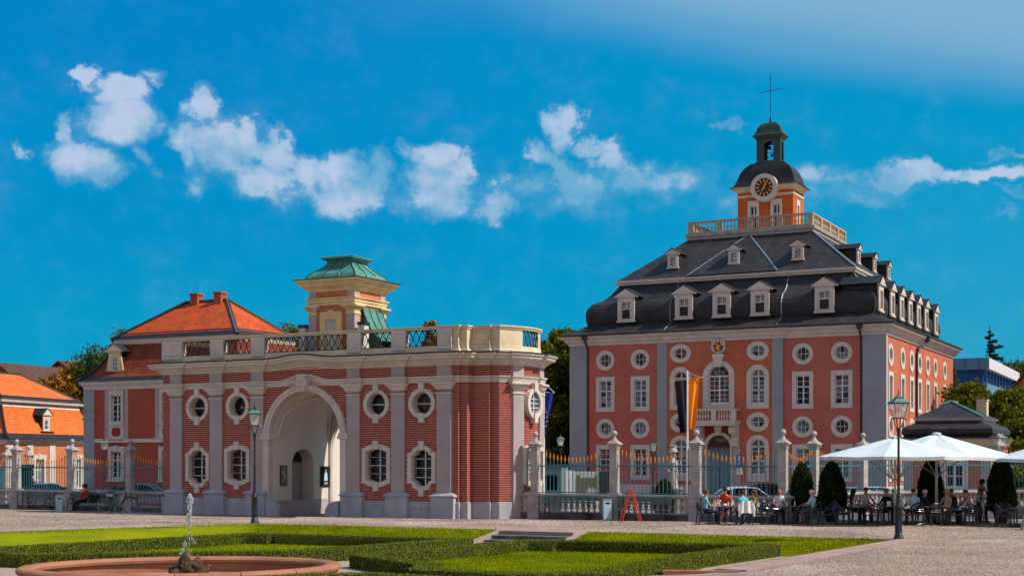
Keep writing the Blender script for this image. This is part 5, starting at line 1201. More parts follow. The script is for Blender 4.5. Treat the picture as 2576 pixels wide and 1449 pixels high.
PB = [(13.16, 60.6), (16.4, 65.0), (23.8, 68.0), (30.5, 66.5)]
for (x, y), lb, rz in zip(PB, ('pier behind the first cone tree, where the fence turns back', 'pier behind the left end of the big white parasol', 'pier at the right corner of the small slate-roofed lodge', 'pier at the far right beyond the parasols'), (-rad(-55), rad(40), rad(20), 0)): pier(x, y, 0, rz, lb)
bay(facade(FO, -1.83), facade(FO, 0), 'short railing joining the curved end of the gate pavilion', cut0=.0)
bay(facade(FO, 0), facade(FO, 3.80), 'railing in front of the map board, right of the first pier')
bay(facade(FO, 3.80), facade(FO, 7.52), 'railing behind the red trestle and the flagpole')
bay(facade(FO, 7.52), facade(FO, 11.23), 'railing behind the four people at the sunny cafe table')
bay(pts_[3][0], PB[0], 'railing turning back beside the first cone tree', bal=True, n=12)
bay(PB[0], PB[1], 'railing behind the second cone tree')
bay(PB[1], PB[2], 'long railing in front of the slate-roofed lodge under the parasols')
bay(PB[2], PB[3], 'railing at the right edge behind the dark cone tree')
LFU = [(-21.62, None), (-23.58, 'pier behind the bicycle saddle, left of the gate pavilion'), (-27.64, 'pier left of the reading woman, right of the orange-roofed lodge dormer'), (-31.72, 'pier near the left edge in front of the orange roof'), (-35.6, None)]
ZL = -.18
for u, lb in LFU:
    if lb: pier(*facade(FO, u), ZL, -A_, lb)
bay(facade(FO, -23.58), facade(FO, -20.0), 'railing between the bicycle and the gate pavilion', ZL, cut1=0)
bay(facade(FO, -27.64), facade(FO, -23.58), 'railing behind the seated woman and bicycle', ZL)
bay(facade(FO, -31.72), facade(FO, -27.64), 'railing behind the blue-white bin at the left', ZL)
bay(facade(FO, -35.8), facade(FO, -31.72), 'railing cut by the left edge of the picture', ZL)
# piers of the receding fence seen through the left railing
for (x, y), lb in zip([(-29.05, 80), (-31.1, 89.6), (-40, 112), (-37, 107)], ('farther pier at the left edge, beside the leftmost near pier', 'farther pier right of the leftmost near pier', 'smallest, farthest pier between the two leftmost balls', 'far pier whose ball peeks out right of another ball')):
    pier(x, y, -.45, rad(50), lb)
bay((-28.5, 80.2), (-30.9, 89.0), 'turquoise railing running away behind the left piers', -.45, bal=False, n=22, glab=None)
bay((-29.3, 80.5), (-31.3, 84.0), 'second turquoise railing running away at the far left', -.45, bal=False, n=24, glab=None)
# ------------------------------------------------------------------ left two-storey house with orange mansard roof
LO = (-28.26, 92.0)
lh = thing('rose_house', 'rose and white house with tiled mansard roof and two chimneys, left of the gate pavilion', 'house', (LO[0], LO[1], 0), -A_)
HW, HD, HZ = 12.9, 8.9, -.5
hol = []
LWX = [2.78, 7.05, 11.0]
for c in LWX: hol += [rect(c-.46, c+.46, 4.85, 6.75), rect(c-.46, c+.46, 1.2, 3.1)]
MB().plate(rect(0, HW, HZ, 7.3), hol, 0, .35).build('wall', 'plaster_rose', lh)
for b_ in ((0, .35, .35, HD), (HW-.35, HW, .35, HD), (.35, HW-.35, HD-.3, HD)): MB().box(*b_, HZ, 7.3).build('wall', 'plaster_rose', lh)
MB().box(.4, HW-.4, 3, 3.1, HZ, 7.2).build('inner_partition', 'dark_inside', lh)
ob('pilaster', MB().box(-.04, .90, -.08, .0, HZ, 7.1).sweep([(-.04, .0), (-.04, -.08), (.90, -.08), (.90, 0)], [(0, 5.62), (.05, 5.64), (.08, 5.74), (0, 5.78)]).sweep([(-.04, .0), (-.04, -.08), (.90, -.08), (.90, 0)], [(0, 5.05), (.04, 5.07), (.08, 5.2), (0, 5.24)]).mesh('pilaster', 'blue_grey_paint'), lh)
ob('pilaster', MB().box(HW-.9, HW+.04, -.08, .0, HZ, 7.1).mesh('pilaster', 'blue_grey_paint'), lh)
for c in LWX:
    MB().plate(rect(c-1.0, c+1.0, 3.62, 7.15), [rect(c-.7, c+.7, 3.85, 7.0)], -.03, 0).build('wall_strip', 'grey_paint', lh)
    MB().plate(rect(c-.66, c+.66, 3.68, 4.78), [[(c+.38*math.copysign(abs(math.cos(t))**.45, math.cos(t)), 4.28+.29*math.copysign(abs(math.sin(t))**.55, math.sin(t))) for t in [2*math.pi*i/28+.01 for i in range(28)]]], -.05, 0).build('apron_panel', 'white_stone', lh)
    MB().box(c-.4, c+.4, -.012, -.004, 3.98, 4.6).build('cartouche', 'deep_red', lh)
    MB().plate(rect(c-.62, c+.62, 4.80, 7.0), [rect(c-.42, c+.42, 4.92, 6.68)], -.09, .25).box(c-.70, c+.70, -.16, 0, 4.74, 4.82).plate([(c-.12, 6.66), (c+.12, 6.66), (c+.17, 7.05), (c-.17, 7.05)], [], -.13, 0).build('window_surround', 'white_stone', lh)
    for z0, z1 in ((4.92, 6.68), (1.28, 3.02)):
        m = MB(); m.plate(rect(c-.43, c+.43, z0-.01, z1+.01), [rect(c-.36, c+.36, z0+.07, z1-.07)], .12, .17).box(c-.04, c+.04, .11, .16, z0, z1).box(c-.4, c+.4, .11, .16, z1-.62, z1-.55)
        for z in (z0+.37, z0+.70, z1-.3): m.box(c-.4, c+.4, .13, .15, z-.012, z+.012)
        w_ = m.build('window', 'sash_white', lh)
        zs = [z0+.05, z0+.37, z0+.70, z1-.6, z1-.3, z1-.05]
        for x0, x1 in ((c-.36, c), (c, c+.36)):
            for a, b in zip(zs[:-1], zs[1:]): MB().box(x0, x1, .15, .155, a, b).build('pane', 'glass_dark', w_)
    MB().plate(rect(c-.68, c+.68, 1.15, 3.34), [rect(c-.42, c+.42, 1.28, 3.02)], -.09, .25).box(c-.74, c+.74, -.2, 0, 1.05, 1.17).plate([(c-.12, 3.0), (c+.12, 3.0), (c+.18, 3.4), (c-.18, 3.4)], [], -.13, 0).build('window_surround', 'white_stone', lh)
    MB().box(c-.55, c+.55, -.03, -.01, 3.42, 3.60).build('red_panel', 'deep_red', lh)
    MB().box(c-.3, c+.3, -.02, -.005, .2, .75).build('cellar_window', 'dark_inside', lh)
MB().box(.9, HW-.9, -.05, 0, 3.60, 3.84).build('string_course', 'white_stone', lh)
RW_ = [(0, 0), (HW, 0), (HW, HD), (0, HD)]
MB().sweep(RW_, [(0, 7.05), (.06, 7.08), (.08, 7.25), (.26, 7.42), (.30, 7.60), (0, 7.62)], True).build('cornice', 'white_stone', lh)
MB().sweep([(0, HD), (0, 0), (2.2, 0)], [(.06, HZ), (.06, .5), (0, .55)]).build('plinth', 'white_stone', lh)
def hr(d, z, W_=None, D_=None): W_ = W_ or HW; D_ = D_ or HD; return [(d, d, z), (W_-d, d, z), (W_-d, D_-d, z), (d, D_-d, z)]
MB().loft([hr(d, z) for d, z in ((-.42, 7.62), (-.2, 7.74), (.02, 7.90))]).build('eaves_slate', 'slate_plain', lh)
MB().loft([hr(d, z) for d, z in ((-.1, 7.80), (.25, 8.06), (.6, 8.5), (.95, 9.1), (1.3, 9.8), (1.42, 10.12))]).build('lower_roof', 'roof_tile_shaded', lh)
MB().sweep([(1.45, 1.45), (HW-1.45, 1.45), (HW-1.45, HD-1.45), (1.45, HD-1.45)], [(0, 10.05), (.05, 10.1), (.12, 10.28), (.18, 10.42), (0, 10.46)], True).build('roof_cornice', 'white_stone', lh)
rg0, rg1 = (4.75, 4.6), (HW-4.75, 4.6)
def upper(z0, d, zr, nm, mt, k=1.0):
    a = [(d, d, z0), (HW-d, d, z0), (HW-d, HD-d, z0), (d, HD-d, z0)]; t = (k-0)/1
    b = [(rg0[0], 4.6, zr), (rg1[0], 4.6, zr)]
    MB().add(a+b, [(0, 1, 5, 4), (1, 2, 5), (2, 3, 4, 5), (3, 0, 4)]).build(nm, mt, lh)
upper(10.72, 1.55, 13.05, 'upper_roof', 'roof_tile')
MB().loft([hr(1.22, 10.42), hr(1.5, 10.66), hr(1.72, 10.87)]).build('eaves_slate', 'slate_plain', lh)
f_ = MB()
for a in (hr(1.2, 10.44)[0], hr(1.2, 10.44)[1], hr(1.2, 10.44)[2]):
    r_ = (rg0[0] if a[0] < 5 else rg1[0], 4.6, 13.08); f_.tube([a, r_], .13, 4)
f_.tube([(rg0[0], 4.6, 13.08), (rg1[0], 4.6, 13.08)], .10, 4); f_.build('ridge_slate', 'slate_plain', lh)
MB().tube([(HW-1.2, 1.16, 10.5), (HW-4.75, 4.56, 13.14)], .06, 4).build('flashing', 'lead_flash', lh)
f_ = MB(); f_.tube([(d, d, z+.02) for d, z in ((-.4, 7.64), (.02, 7.92), (.25, 8.08), (.6, 8.52), (.95, 9.12), (1.3, 9.82), (1.42, 10.12))], .10, 4); f_.build('hip_slate', 'slate_plain', lh)
for x in (5.55, 7.55):
    c_ = MB().box(x-.30, x+.30, 4.3, 4.9, 12.5, 13.50).box(x-.36, x+.36, 4.24, 4.96, 13.50, 13.62).build('chimney', 'plaster_rose', lh)
    MB().tube([(x+.1, 4.6, 13.6), (x+.1, 4.6, 14.15)], .015, 4).build('lightning_rod', 'dark_metal', c_)
d = ob('dormer', MB().plate(rect(-.5, .5, 0, 1.35), [rect(-.22, .22, .12, .98)], 0, .12, 0).plate([(-.78, 1.35), (.78, 1.35), (.78, 1.42), (0, 1.86), (-.78, 1.42)], [], -.12, .1, 0).plate([(-.75, 0), (-.5, 0), (-.5, 1.2)], [], .02, .1, 0).plate([(.5, 0), (.75, 0), (.5, 1.2)], [], .02, .1, 0).add([(-.5, .1, 0), (-.5, 2, 0), (-.5, 2, 1.35), (-.5, .1, 1.35)], [(0, 1, 2, 3)], 1).add([(.5, .1, 0), (.5, 2, 0), (.5, 2, 1.35), (.5, .1, 1.35)], [(0, 3, 2, 1)], 1)
    .add([(-.85, -.16, 1.38), (0, -.16, 1.92), (0, 2.2, 1.92), (-.85, 2.2, 1.38)], [(0, 1, 2, 3)], 1).add([(.85, -.16, 1.38), (0, -.16, 1.92), (0, 2.2, 1.92), (.85, 2.2, 1.38)], [(3, 2, 1, 0)], 1).mesh('dormer', ['cream_stone', 'slate_plain']), lh, (2.2, .42, 8.2))
MB().plate(rect(-.23, .23, .1, 1.0), [rect(-.17, .17, .16, .94)], .03, .08).box(-.03, .03, .03, .08, .1, 1).box(-.2, .2, .04, .07, .42, .46).box(-.2, .2, .04, .07, .68, .72).build('window', 'sash_white', d)
MB().box(-.18, .18, .07, .075, .14, .96).build('pane', 'glass_dark', d)

# ------------------------------------------------------------------ low lodge with bright orange roof at the far left
OO = (-34.55, 95.0); OA = math.atan2(.97, .24)
ol = thing('orange_roof_lodge', 'single-storey brick lodge with bright orange mansard roof at the left edge', 'house', (OO[0], OO[1], -.5), OA)
# local x runs away from us along the visible side, local -y faces right (towards the sun)
OW, OD = 12.6, 9.0
wn_ = [3.9, 8.8]
MB().plate(rect(0, OW, 0, 4.1), [rect(c-.5, c+.5, .9, 3.0) for c in wn_], 0, .3).build('wall', 'orange_brick', ol)
for b_ in ((0, .3, .3, OD), (OW-.3, OW, .3, OD), (.3, OW-.3, OD-.3, OD), (.5, OW-.5, 2, 2.1)): MB().box(*b_, 0, 4.1).build('wall', 'orange_brick', ol)
for x in (0, 2.4, 5.2, 7.4, 10.2, OW-.8): MB().box(x, x+.75, -.06, 0, 0, 4.0).build('pilaster', 'white_stone', ol)
for c in wn_:
    MB().plate(rect(c-.85, c+.85, .7, 3.3), [rect(c-.5, c+.5, .9, 3.0)], -.10, .2).plate([(c-.15, 2.95), (c+.15, 2.95), (c+.2, 3.35), (c-.2, 3.35)], [], -.14, 0).build('window_surround', 'white_stone', ol)
    w_ = MB().plate(rect(c-.5, c+.5, .9, 3.0), [rect(c-.42, c+.42, .98, 2.92)], .08, .12).box(c-.04, c+.04, .07, .12, .9, 3.0).box(c-.5, c+.5, .07, .12, 2.2, 2.27).box(c-.5, c+.5, .08, .11, 1.5, 1.53).build('window', 'sash_white', ol)
    for x0, x1 in ((c-.45, c), (c, c+.45)):
        for z0, z1 in ((.95, 1.5), (1.53, 2.2), (2.27, 2.95)): MB().box(x0, x1, .10, .11, z0, z1).build('pane', 'glass_mid', w_)
RO = [(0, 0), (OW, 0), (OW, OD), (0, OD)]
MB().sweep(RO, [(0, 4.0), (.1, 4.05), (.2, 4.25), (.34, 4.36), (0, 4.4)], True).build('cornice', 'white_stone', ol)
def orr(d, z): return hr(d, z, OW, OD)
MB().loft([orr(d, z) for d, z in ((-.45, 4.38), (-.1, 4.62), (.1, 4.80))]).build('eaves_slate', 'slate_plain', ol)
MB().loft([orr(d, z) for d, z in ((.05, 4.70), (.4, 5.1), (.8, 5.75), (1.15, 6.5), (1.25, 6.75))]).build('lower_roof', 'roof_tile_bright', ol)
MB().loft([orr(d, z) for d, z in ((1.22, 6.70), (1.34, 6.95), (1.5, 6.96), (1.05, 7.02), (1.0, 7.22))]).build('roof_cornice', 'white_stone', ol)
MB().loft([orr(d, z) for d, z in ((.98, 7.20), (1.3, 7.40), (1.6, 7.55))]).build('eaves_slate', 'slate_plain', ol)
r0, r1 = (4.2, 4.5, 9.3), (OW-4.2, 4.5, 9.3)
MB().add(orr(1.5, 7.5)+[r0, r1], [(0, 1, 5, 4), (1, 2, 5), (2, 3, 4, 5), (3, 0, 4)]).build('upper_roof', 'roof_tile_bright', ol)
f_ = MB()
for a in orr(1.2, 7.3): f_.tube([a, r0 if a[0] < 6 else r1], .12, 4)
f_.tube([r0, r1], .1, 4)
for i in (0, 1): f_.tube([(x if i == 0 else OW-x, x, z+.02) for x, z in ((-.4, 4.42), (.1, 4.80), (.4, 5.12), (.8, 5.78), (1.15, 6.52), (1.25, 6.75))], .11, 4)
f_.build('hip_slate', 'slate_plain', ol)
MB().tube([(4.2, 4.5, 9.3), (4.2, 4.5, 10.3)], .03, 5).ball((4.2, 4.5, 10.5), .22, 10, 7, 0, (1, 1, 1.3)).build('finial', 'copper_green', ol)
d = ob('dormer', MB().plate(rect(-.42, .42, 0, 1.15), [rect(-.22, .22, .12, .8)], 0, .12, 0).plate([(-.6, 1.15), (.6, 1.15), (0, 1.6)], [], -.1, .1, 0).add([(-.42, .1, 0), (-.42, 2, 0), (-.42, 2, 1.15), (-.42, .1, 1.15)], [(0, 1, 2, 3)], 1).add([(.42, .1, 0), (.42, 2, 0), (.42, 2, 1.15), (.42, .1, 1.15)], [(0, 3, 2, 1)], 1).add([(-.7, -.14, 1.14), (0, -.14, 1.68), (0, 2.2, 1.68), (-.7, 2.2, 1.14)], [(0, 1, 2, 3)], 1).add([(.7, -.14, 1.14), (0, -.14, 1.68), (0, 2.2, 1.68), (.7, 2.2, 1.14)], [(3, 2, 1, 0)], 1).box(-.8, .8, -.12, .3, -.12, .0, 1).mesh('dormer', ['white_stone', 'slate_plain']), ol, (5.3, .25, 5.0))
MB().plate(rect(-.24, .24, .1, .82), [rect(-.18, .18, .16, .76)], .03, .08).box(-.2, .2, .04, .07, .44, .48).build('window', 'sash_white', d); MB().box(-.19, .19, .06, .065, .14, .78).build('pane', 'glass_mid', d)

# two brown roofed buildings farther back
def gable_house(label, loc, rz, w, dp, hz_, rz_, wallm='plaster_rose'):
    t = thing('distant_house', label, 'house', loc, rz); hw = w/2
    MB().plate([(-hw, 0), (hw, 0), (hw, hz_), (0, rz_), (-hw, hz_)], [], 0, dp).build('wall', wallm, t)
    ov = .6; sl_ = (rz_-hz_)/hw
    for s in (-1, 1): MB().add([(s*(hw+ov), -ov, hz_-ov*sl_+.1), (0, -ov, rz_+.12), (0, dp+ov, rz_+.12), (s*(hw+ov), dp+ov, hz_-ov*sl_+.1), (s*(hw+ov), -ov, hz_-ov*sl_-.1), (0, -ov, rz_-.08), (0, dp+ov, rz_-.08), (s*(hw+ov), dp+ov, hz_-ov*sl_-.1)], [(0, 1, 2, 3), (7, 6, 5, 4), (0, 4, 5, 1), (3, 2, 6, 7), (0, 3, 7, 4)]).build('roof', 'brown_roof', t)
    return t
gable_house('long building with dark brown roof behind the orange-roofed lodge', (-55.2, 150, -.5), -rad(21.7), 7.2, 9.5, 10.7, 13.2)
gable_house('second brown gabled roof half hidden by the autumn tree', (-56.7, 175, -.5), -rad(28), 7, 10, 12.9, 15.1)

# ------------------------------------------------------------------ slate-roofed lodge on the right
KO = (25.82, 75.0)
kl = thing('slate_roof_lodge', 'small brick lodge with two-tier slate roof behind the white parasols', 'house', (KO[0], KO[1], -.3), -A_)
KW, KD = 4.6, 6.5     # front runs to the left of the corner
MB().plate(rect(-KW, 0, 0, 3.7), [rect(-2.4, -1.4, 1.3, 2.6)], 0, .3).build('wall', 'salmon_brick', kl)
for b_ in ((-.3, 0, .3, KD), (-KW, -KW+.3, .3, KD), (-KW+.3, -.3, KD-.3, KD)): MB().box(*b_, 0, 3.7).build('wall', 'salmon_brick', kl)
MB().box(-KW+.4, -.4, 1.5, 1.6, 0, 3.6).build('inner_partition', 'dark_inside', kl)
for x in (-KW-.02, -.5): MB().box(x, x+.52, -.06, 0, 0, 3.6).build('pilaster', 'grey_paint', kl)
MB().plate(rect(-2.62, -1.18, 1.1, 2.85), [rect(-2.35, -1.45, 1.34, 2.55)], -.08, .2).build('window_surround', 'white_stone', kl)
w_ = MB().plate(rect(-2.36, -1.44, 1.33, 2.56), [rect(-2.28, -1.52, 1.4, 2.48)], .08, .12).box(-1.94, -1.86, .07, .12, 1.33, 2.56).box(-2.36, -1.44, .08, .11, 1.9, 1.95).build('window', 'sash_white', kl)
for x0, x1 in ((-2.3, -1.9), (-1.9, -1.5)):
    for z0, z1 in ((1.38, 1.9), (1.95, 2.5)): MB().box(x0, x1, .10, .11, z0, z1).build('pane', 'glass_dark', w_)
def kr(d, z): return [(-KW+d, d, z), (-d, d, z), (-d, KD-d, z), (-KW+d, KD-d, z)]
KS = [(-KW, 0), (0, 0), (0, KD), (-KW, KD)]
MB().sweep(KS, [(0, 3.55), (.1, 3.6), (.16, 3.85), (.34, 3.95), (0, 4.0)], True).build('cornice', 'cream_stone', kl)
MB().loft([kr(d, z) for d, z in ((-.5, 3.92), (-.2, 4.0), (.0, 4.1), (-.12, 4.25), (-.10, 4.5), (.1, 4.68), (.4, 4.78), (.62, 4.95))]).build('lower_roof', 'slate', kl)
MB().sweep([(-KW+.7, .7), (-.7, .7), (-.7, KD-.7), (-KW+.7, KD-.7)], [(-.1, 4.9), (.1, 4.95), (.22, 5.05), (.26, 5.12), (-.1, 5.14)], True).build('roof_cornice', 'white_stone', kl)
kr1 = kr(.42, 5.12); MB().add(kr1+[(-KW/2-.15, 2.2, 6.05), (-KW/2-.15, KD-2.2, 6.05)], [(0, 1, 4), (1, 2, 5, 4), (2, 3, 5), (3, 0, 4, 5)]).build('upper_roof', 'slate', kl)
MB().tube([kr1[1], (-KW/2-.15, 2.2, 6.08)], .07, 5).tube([(-KW/2-.15, 2.2, 6.08), (-KW/2-.15, KD-2.2, 6.08)], .06, 5).tube([(-KW/2-.7, 1.85, 5.88), (-KW/2-.15, 2.2, 6.08)], .06, 5).build('flashing', 'copper_green', kl)
MB().box(-1.35, -.8, 3.9, 4.6, 4.6, 6.15).box(-1.39, -.76, 3.86, 4.64, 6.15, 6.22).build('chimney', 'cream_stone', kl)
# brown-roofed houses cut by the right edge
gable_house('steep brown-tiled gable roof at the right edge beyond the yellow-green tree', (43.2, 112, 0), rad(-35), 9, 9, 6.0, 11.6, 'orange_brick')

# ------------------------------------------------------------------ modern blue building
for nm_, c_ in (('office_blue', (.01, .09, .32)), ('office_pale', (.10, .22, .33)), ('office_white', (.60, .58, .66))): simple(nm_, c_)
bb = thing('blue_office_block', 'modern blue building with white roof band behind the trees on the right', 'building', ((2482-1288)/3500*140, 140, 0), -rad(25.8))
MB().box(-9, 0, 0, 28, 0, 10.1, 0).box(-8.8, -.4, .4, 27.6, 10.1, 11.5, 1).build('wall', ['office_pale', 'office_blue'], bb)
MB().box(-9.2, .3, -.3, 28.3, 11.5, 12.6).build('roof_band', 'office_white', bb)
MB().box(-9.2, .28, -.33, -.3, 11.5, 12.6).build('front_cladding', 'office_pale', bb)
MB().box(-9.02, .03, -.04, 28, 8.3, 9.0).build('blue_band', 'office_blue', bb)
for k in range(10): MB().box(-.40, -.36, .7+k*2.7, 3.0+k*2.7, 10.2, 11.4).build('window', 'glass_mid', bb)
for k in range(11): MB().box(-.2, -.02, .1+k*2.7, .35+k*2.7, 10.1, 11.5).build('mullion', 'office_blue', bb)
for k in range(7): MB().box(-8.8+k*1.35, -8.75+k*1.35, -.36, -.33, 11.5, 12.6).build('cladding_joint', 'office_blue', bb)

# ------------------------------------------------------------------ trees
def lobes(n, rx, ry, rz, cz, s=.45, seed=1):
    r = np.random.RandomState(seed); out = []
    for i in range(n):
        a = r.rand()*6.28; q = r.rand()**.5; h = r.uniform(-.9, .95); k = math.sqrt(max(.1, 1-h*h))
        out.append((rx*q*k*math.cos(a), ry*q*k*math.sin(a), cz+rz*h, r.uniform(.6, 1.15)*s*min(rx, rz)))
    return out
def tree(name, label, cat, x, y, h, rx, rz, nl=26, n=9000, leaf=.16, m_='leaf_green', z0=-.5, ry=None, seed=1, group=None, droop=0, bare=.0, cz=None, s=.45):
    t = thing(name, label, cat, (x, y, z0), R.random()*6, group); ry = ry or rx; cz = cz or h-rz
    L = lobes(nl, rx, ry, rz*.85, cz, s, seed); r = np.random.RandomState(seed+50)
    tk = MB(); tk.tube([(0, 0, 0), (.1, .05, cz*.5), (0, .1, cz), (.1, 0, cz+rz*.6)], [.035*h, .026*h, .016*h, .006*h], 8)
    for (a, b, c, q) in L[:14]:
        zz = cz*.45+.45*(c-cz*.45)*.5; tk.tube([(0, .03, min(zz, c-.1)), (a*.5, b*.5, (zz+c)/2+.1), (a, b, c)], [.013*h, .008*h, .003*h], 5)
    tk.build('trunk', 'bark', t)
    C = []
    for (a, b, c, q) in L:
        k = int(n/nl); d = r.normal(size=(k, 3)); d /= np.linalg.norm(d, axis=1)[:, None]; rr_ = q*(.55+.5*r.rand(k)**.6)*(1+.22*np.sin(d[:, 0]*7+d[:, 2]*5+a))
        p = d*rr_[:, None]*np.array([1, 1, .82]); p[:, 2] -= droop*r.rand(k)**2*q; C.append(p+np.array([a, b, c]))
    C = np.concatenate(C); C += r.normal(size=C.shape)*leaf*.8; V, F = leafcloud(C, leaf)
    ob('crown', npmesh('crown', V, F, m_), t); return t
def px(p, D): return (p-1288)/3500*D
tree('autumn_tree', 'rusty brown-orange tree between the orange lodge and the rose house', 'tree', px(165, 122), 122, 10.0, 3.4, 4.3, 34, 15000, .20, 'leaf_autumn', seed=3)
tree('autumn_tree', 'taller rusty tree whose top shows against the brown roofs', 'tree', px(212, 130), 130, 11.8, 2.6, 3.6, 26, 10000, .20, 'leaf_autumn', seed=4)
tree('willow_tree', 'thin weeping tree rising behind the slope of the rose house roof', 'tree', px(256, 128), 128, 13.4, 2.6, 3.0, 20, 5200, .16, 'leaf_hill', seed=5, droop=1.6)
tree('willow_tree', 'wispy treetop just above the rose house eaves', 'tree', px(318, 125), 125, 15.0, 1.6, 2.2, 12, 1500, .13, 'leaf_hill', seed=6, droop=1.4)
tree('garden_tree', 'yellow-green treetop just left of the roof turret', 'tree', px(730, 120), 120, 14.4, 1.9, 2.6, 18, 5200, .17, 'leaf_green', seed=7)
tree('garden_tree', 'pointed treetop above the parapet right of the turret', 'tree', px(1082, 118), 118, 14.9, .6, 1.9, 9, 1700, .15, 'leaf_autumn', seed=8)
tree('garden_tree', 'small leafy tips above the parapet near the curved end', 'tree', px(1128, 120), 120, 14.3, 1.2, 1.5, 9, 1700, .14, 'leaf_autumn', seed=9)
tree('tall_tree', 'tall dark green tree filling the gap between the pavilion and the big building', 'tree', px(1402, 114), 114, 14.2, 2.6, 6.6, 48, 21000, .17, 'leaf_green', seed=11, s=.42)
tree('tall_tree', 'second tree with a spiky light top right beside the big building', 'tree', px(1436, 119), 119, 14.6, 1.9, 6.2, 34, 12000, .17, 'leaf_green', seed=12, s=.45)
tree('tall_tree', 'tree leaning out behind the curved end of the pavilion', 'tree', px(1376, 108), 108, 12.9, 1.7, 5.6, 28, 11000, .17, 'leaf_green', seed=13, s=.45)
tree('yew_bush', 'dark undergrowth below the tall trees in the gap', 'bush', px(1405, 112), 112, 5.6, 3.2, 2.7, 22, 9000, .15, 'leaf_conifer', seed=14)
def conifer(label, x, y, h, w, m_='leaf_blue', n=6000, seed=1, z0=-.5, sp=1.0):
    t = thing('cedar_tree', label, 'tree', (x, y, z0), 0); r = np.random.RandomState(seed); tk = MB().tube([(0, 0, 0), (.1, 0, h*.6), (0, 0, h)], [.02*h, .012*h, .002*h], 7); C = []
    nb = 34
    for i in range(nb):
        f = i/nb; z = h*(.25+.73*f); l = w*(1-f)**.8*r.uniform(.65, 1.15)+.15; a = r.rand()*6.28; d = Vector((math.cos(a), math.sin(a), 0)); k = int(n/nb*(1.3-f)); up = r.uniform(-.05, .35)
        tk.tube([(0, 0, z), (d.x*l*.6, d.y*l*.6, z+up*l*.5), (d.x*l, d.y*l, z+up*l)], [.05*(1-f)+.01, .03*(1-f)+.01, .01], 4)
        s_ = r.rand(k)**.7*l; wd = (l*.18)*(1-s_/l*.5); q = r.normal(size=(k, 3))*np.stack([wd, wd, wd*.35], 1)
        C.append(np.stack([d.x*s_, d.y*s_, z+up*s_], 1)+q)
    tk.build('trunk', 'bark', t); C = np.concatenate(C); V, F = leafcloud(C, .17*sp); ob('crown', npmesh('crown', V, F, m_), t); return t
conifer('big blue-green cedar standing against the sky on the right', px(2490, 190), 190, 21.0, 5.6, seed=3, n=9000, sp=1.3)
conifer('slim cedar tip right of the big cedar', px(2524, 195), 195, 17.3, 2.6, seed=4, n=3000, sp=1.2)
conifer('pointed fir near the right edge of the picture', px(2561, 185), 185, 16.5, 2.2, seed=6, n=3500, sp=1.2)
HLm = MB(); pts = [(32, 150, 9), (44, 152, 10), (52, 155, 10.5), (70, 160, 11)]
MB().add([(48, 168, -.5), (110, 172, -.5), (110, 200, 9.5), (60, 206, 12.0), (44, 200, 5)], [(0, 1, 2, 3, 4)]).build('hill', 'lawn_soil', None, kind='structure')
for i, (p, D, h, w) in enumerate(((2440, 178, 12.2, 3.0), (2475, 176, 13.0, 3.2), (2508, 174, 13.4, 3.4), (2535, 172, 14.0, 3.2), (2562, 170, 14.3, 3.4), (2582, 166, 15.2, 3.2), (2545, 165, 12.0, 3.0))):
    tree('hill_tree', ('leafy tree on the hill left of the cedar', 'leafy tree on the hill below the cedar', 'leafy tree right below the cedar', 'yellowish tree between cedar and fir', 'tree on the hill beneath the fir', 'tree cut by the right edge on the hill', 'lower yellow-green tree in front of the hill trees')[i], 'tree', px(p, D), D, h, w, 4.0, 20, 5200, .22, 'leaf_hill', seed=20+i, group='trees on the hill at the right')
tree('dark_tree', 'dense brown-green tree against the right flank of the big building', 'tree', px(2428, 108), 108, 9.3, 2.1, 4.4, 36, 15000, .15, 'leaf_green', seed=31, s=.45)
tree('dark_tree', 'thin sprigs above the eaves corner of the big building', 'tree', px(2392, 135), 135, 12.2, .9, 2.0, 8, 1000, .13, 'leaf_hill', seed=32)
tree('maple_tree', 'bright yellow-green tree at the right edge above the lodge', 'tree', px(2548, 92), 92, 7.9, 2.1, 3.6, 40, 17000, .13, 'leaf_green', seed=33, s=.4)
tree('maple_tree', 'low yellow-green branches beside the lodge chimney', 'tree', px(2562, 88), 88, 5.6, 2.0, 2.6, 26, 9000, .13, 'leaf_green', seed=34)
def cone_tree(label, x, y, h, w, seed, m_='leaf_conifer'):
    t = thing('cone_topiary', label, 'topiary', (x, y, 0), R.random()*6, 'cone-shaped thujas in tubs'); r = np.random.RandomState(seed)
    MB().lathe([(.24, 0), (.32, .42), (.34, .44), (.34, .5), (.28, .5)], 14).build('tub', 'resin_blue', t)
    k = 9000; f = r.rand(k)**.75; a = r.rand(k)*6.28; z = .45+(h-.45)*f; rr_ = w/2*np.sqrt(np.clip(1-f**1.7, 0, 1))*(.72+.3*r.rand(k))*(1+.10*np.sin(a*5+f*9)); rr_ *= np.clip(.75+f*3, 0, 1)
    C = np.stack([rr_*np.cos(a), rr_*np.sin(a), z], 1)+r.normal(size=(k, 3))*.02; V, F = leafcloud(C, .045); h4 = V.reshape(-1, 4, 3); mid = h4.mean(1, keepdims=True); V = (mid+(h4-mid)*np.array([.8, .8, 1.8])).reshape(-1, 3)
    ob('crown', npmesh('crown', V, F, m_), t); MB().lathe([(w*.34, .45), (w*.36, .9), (w*.24, h*.7), (.02, h*.93)], 12).build('inner_crown', 'hedge_core', t); return t
cone_tree('cone tree between the bald man and the white-haired guest', 12.0, 57.6, 2.38, 1.08, 1); cone_tree('cone tree right of the white-haired guest', 13.2, 57.4, 2.45, 1.24, 2)
cone_tree('cone tree under the middle of the parasols, half in shade', px(2342, 60), 60, 2.55, 1.2, 3); cone_tree('tallest, darkest cone tree right of the waitress', px(2519, 56.5), 56.5, 2.7, 1.15, 4)
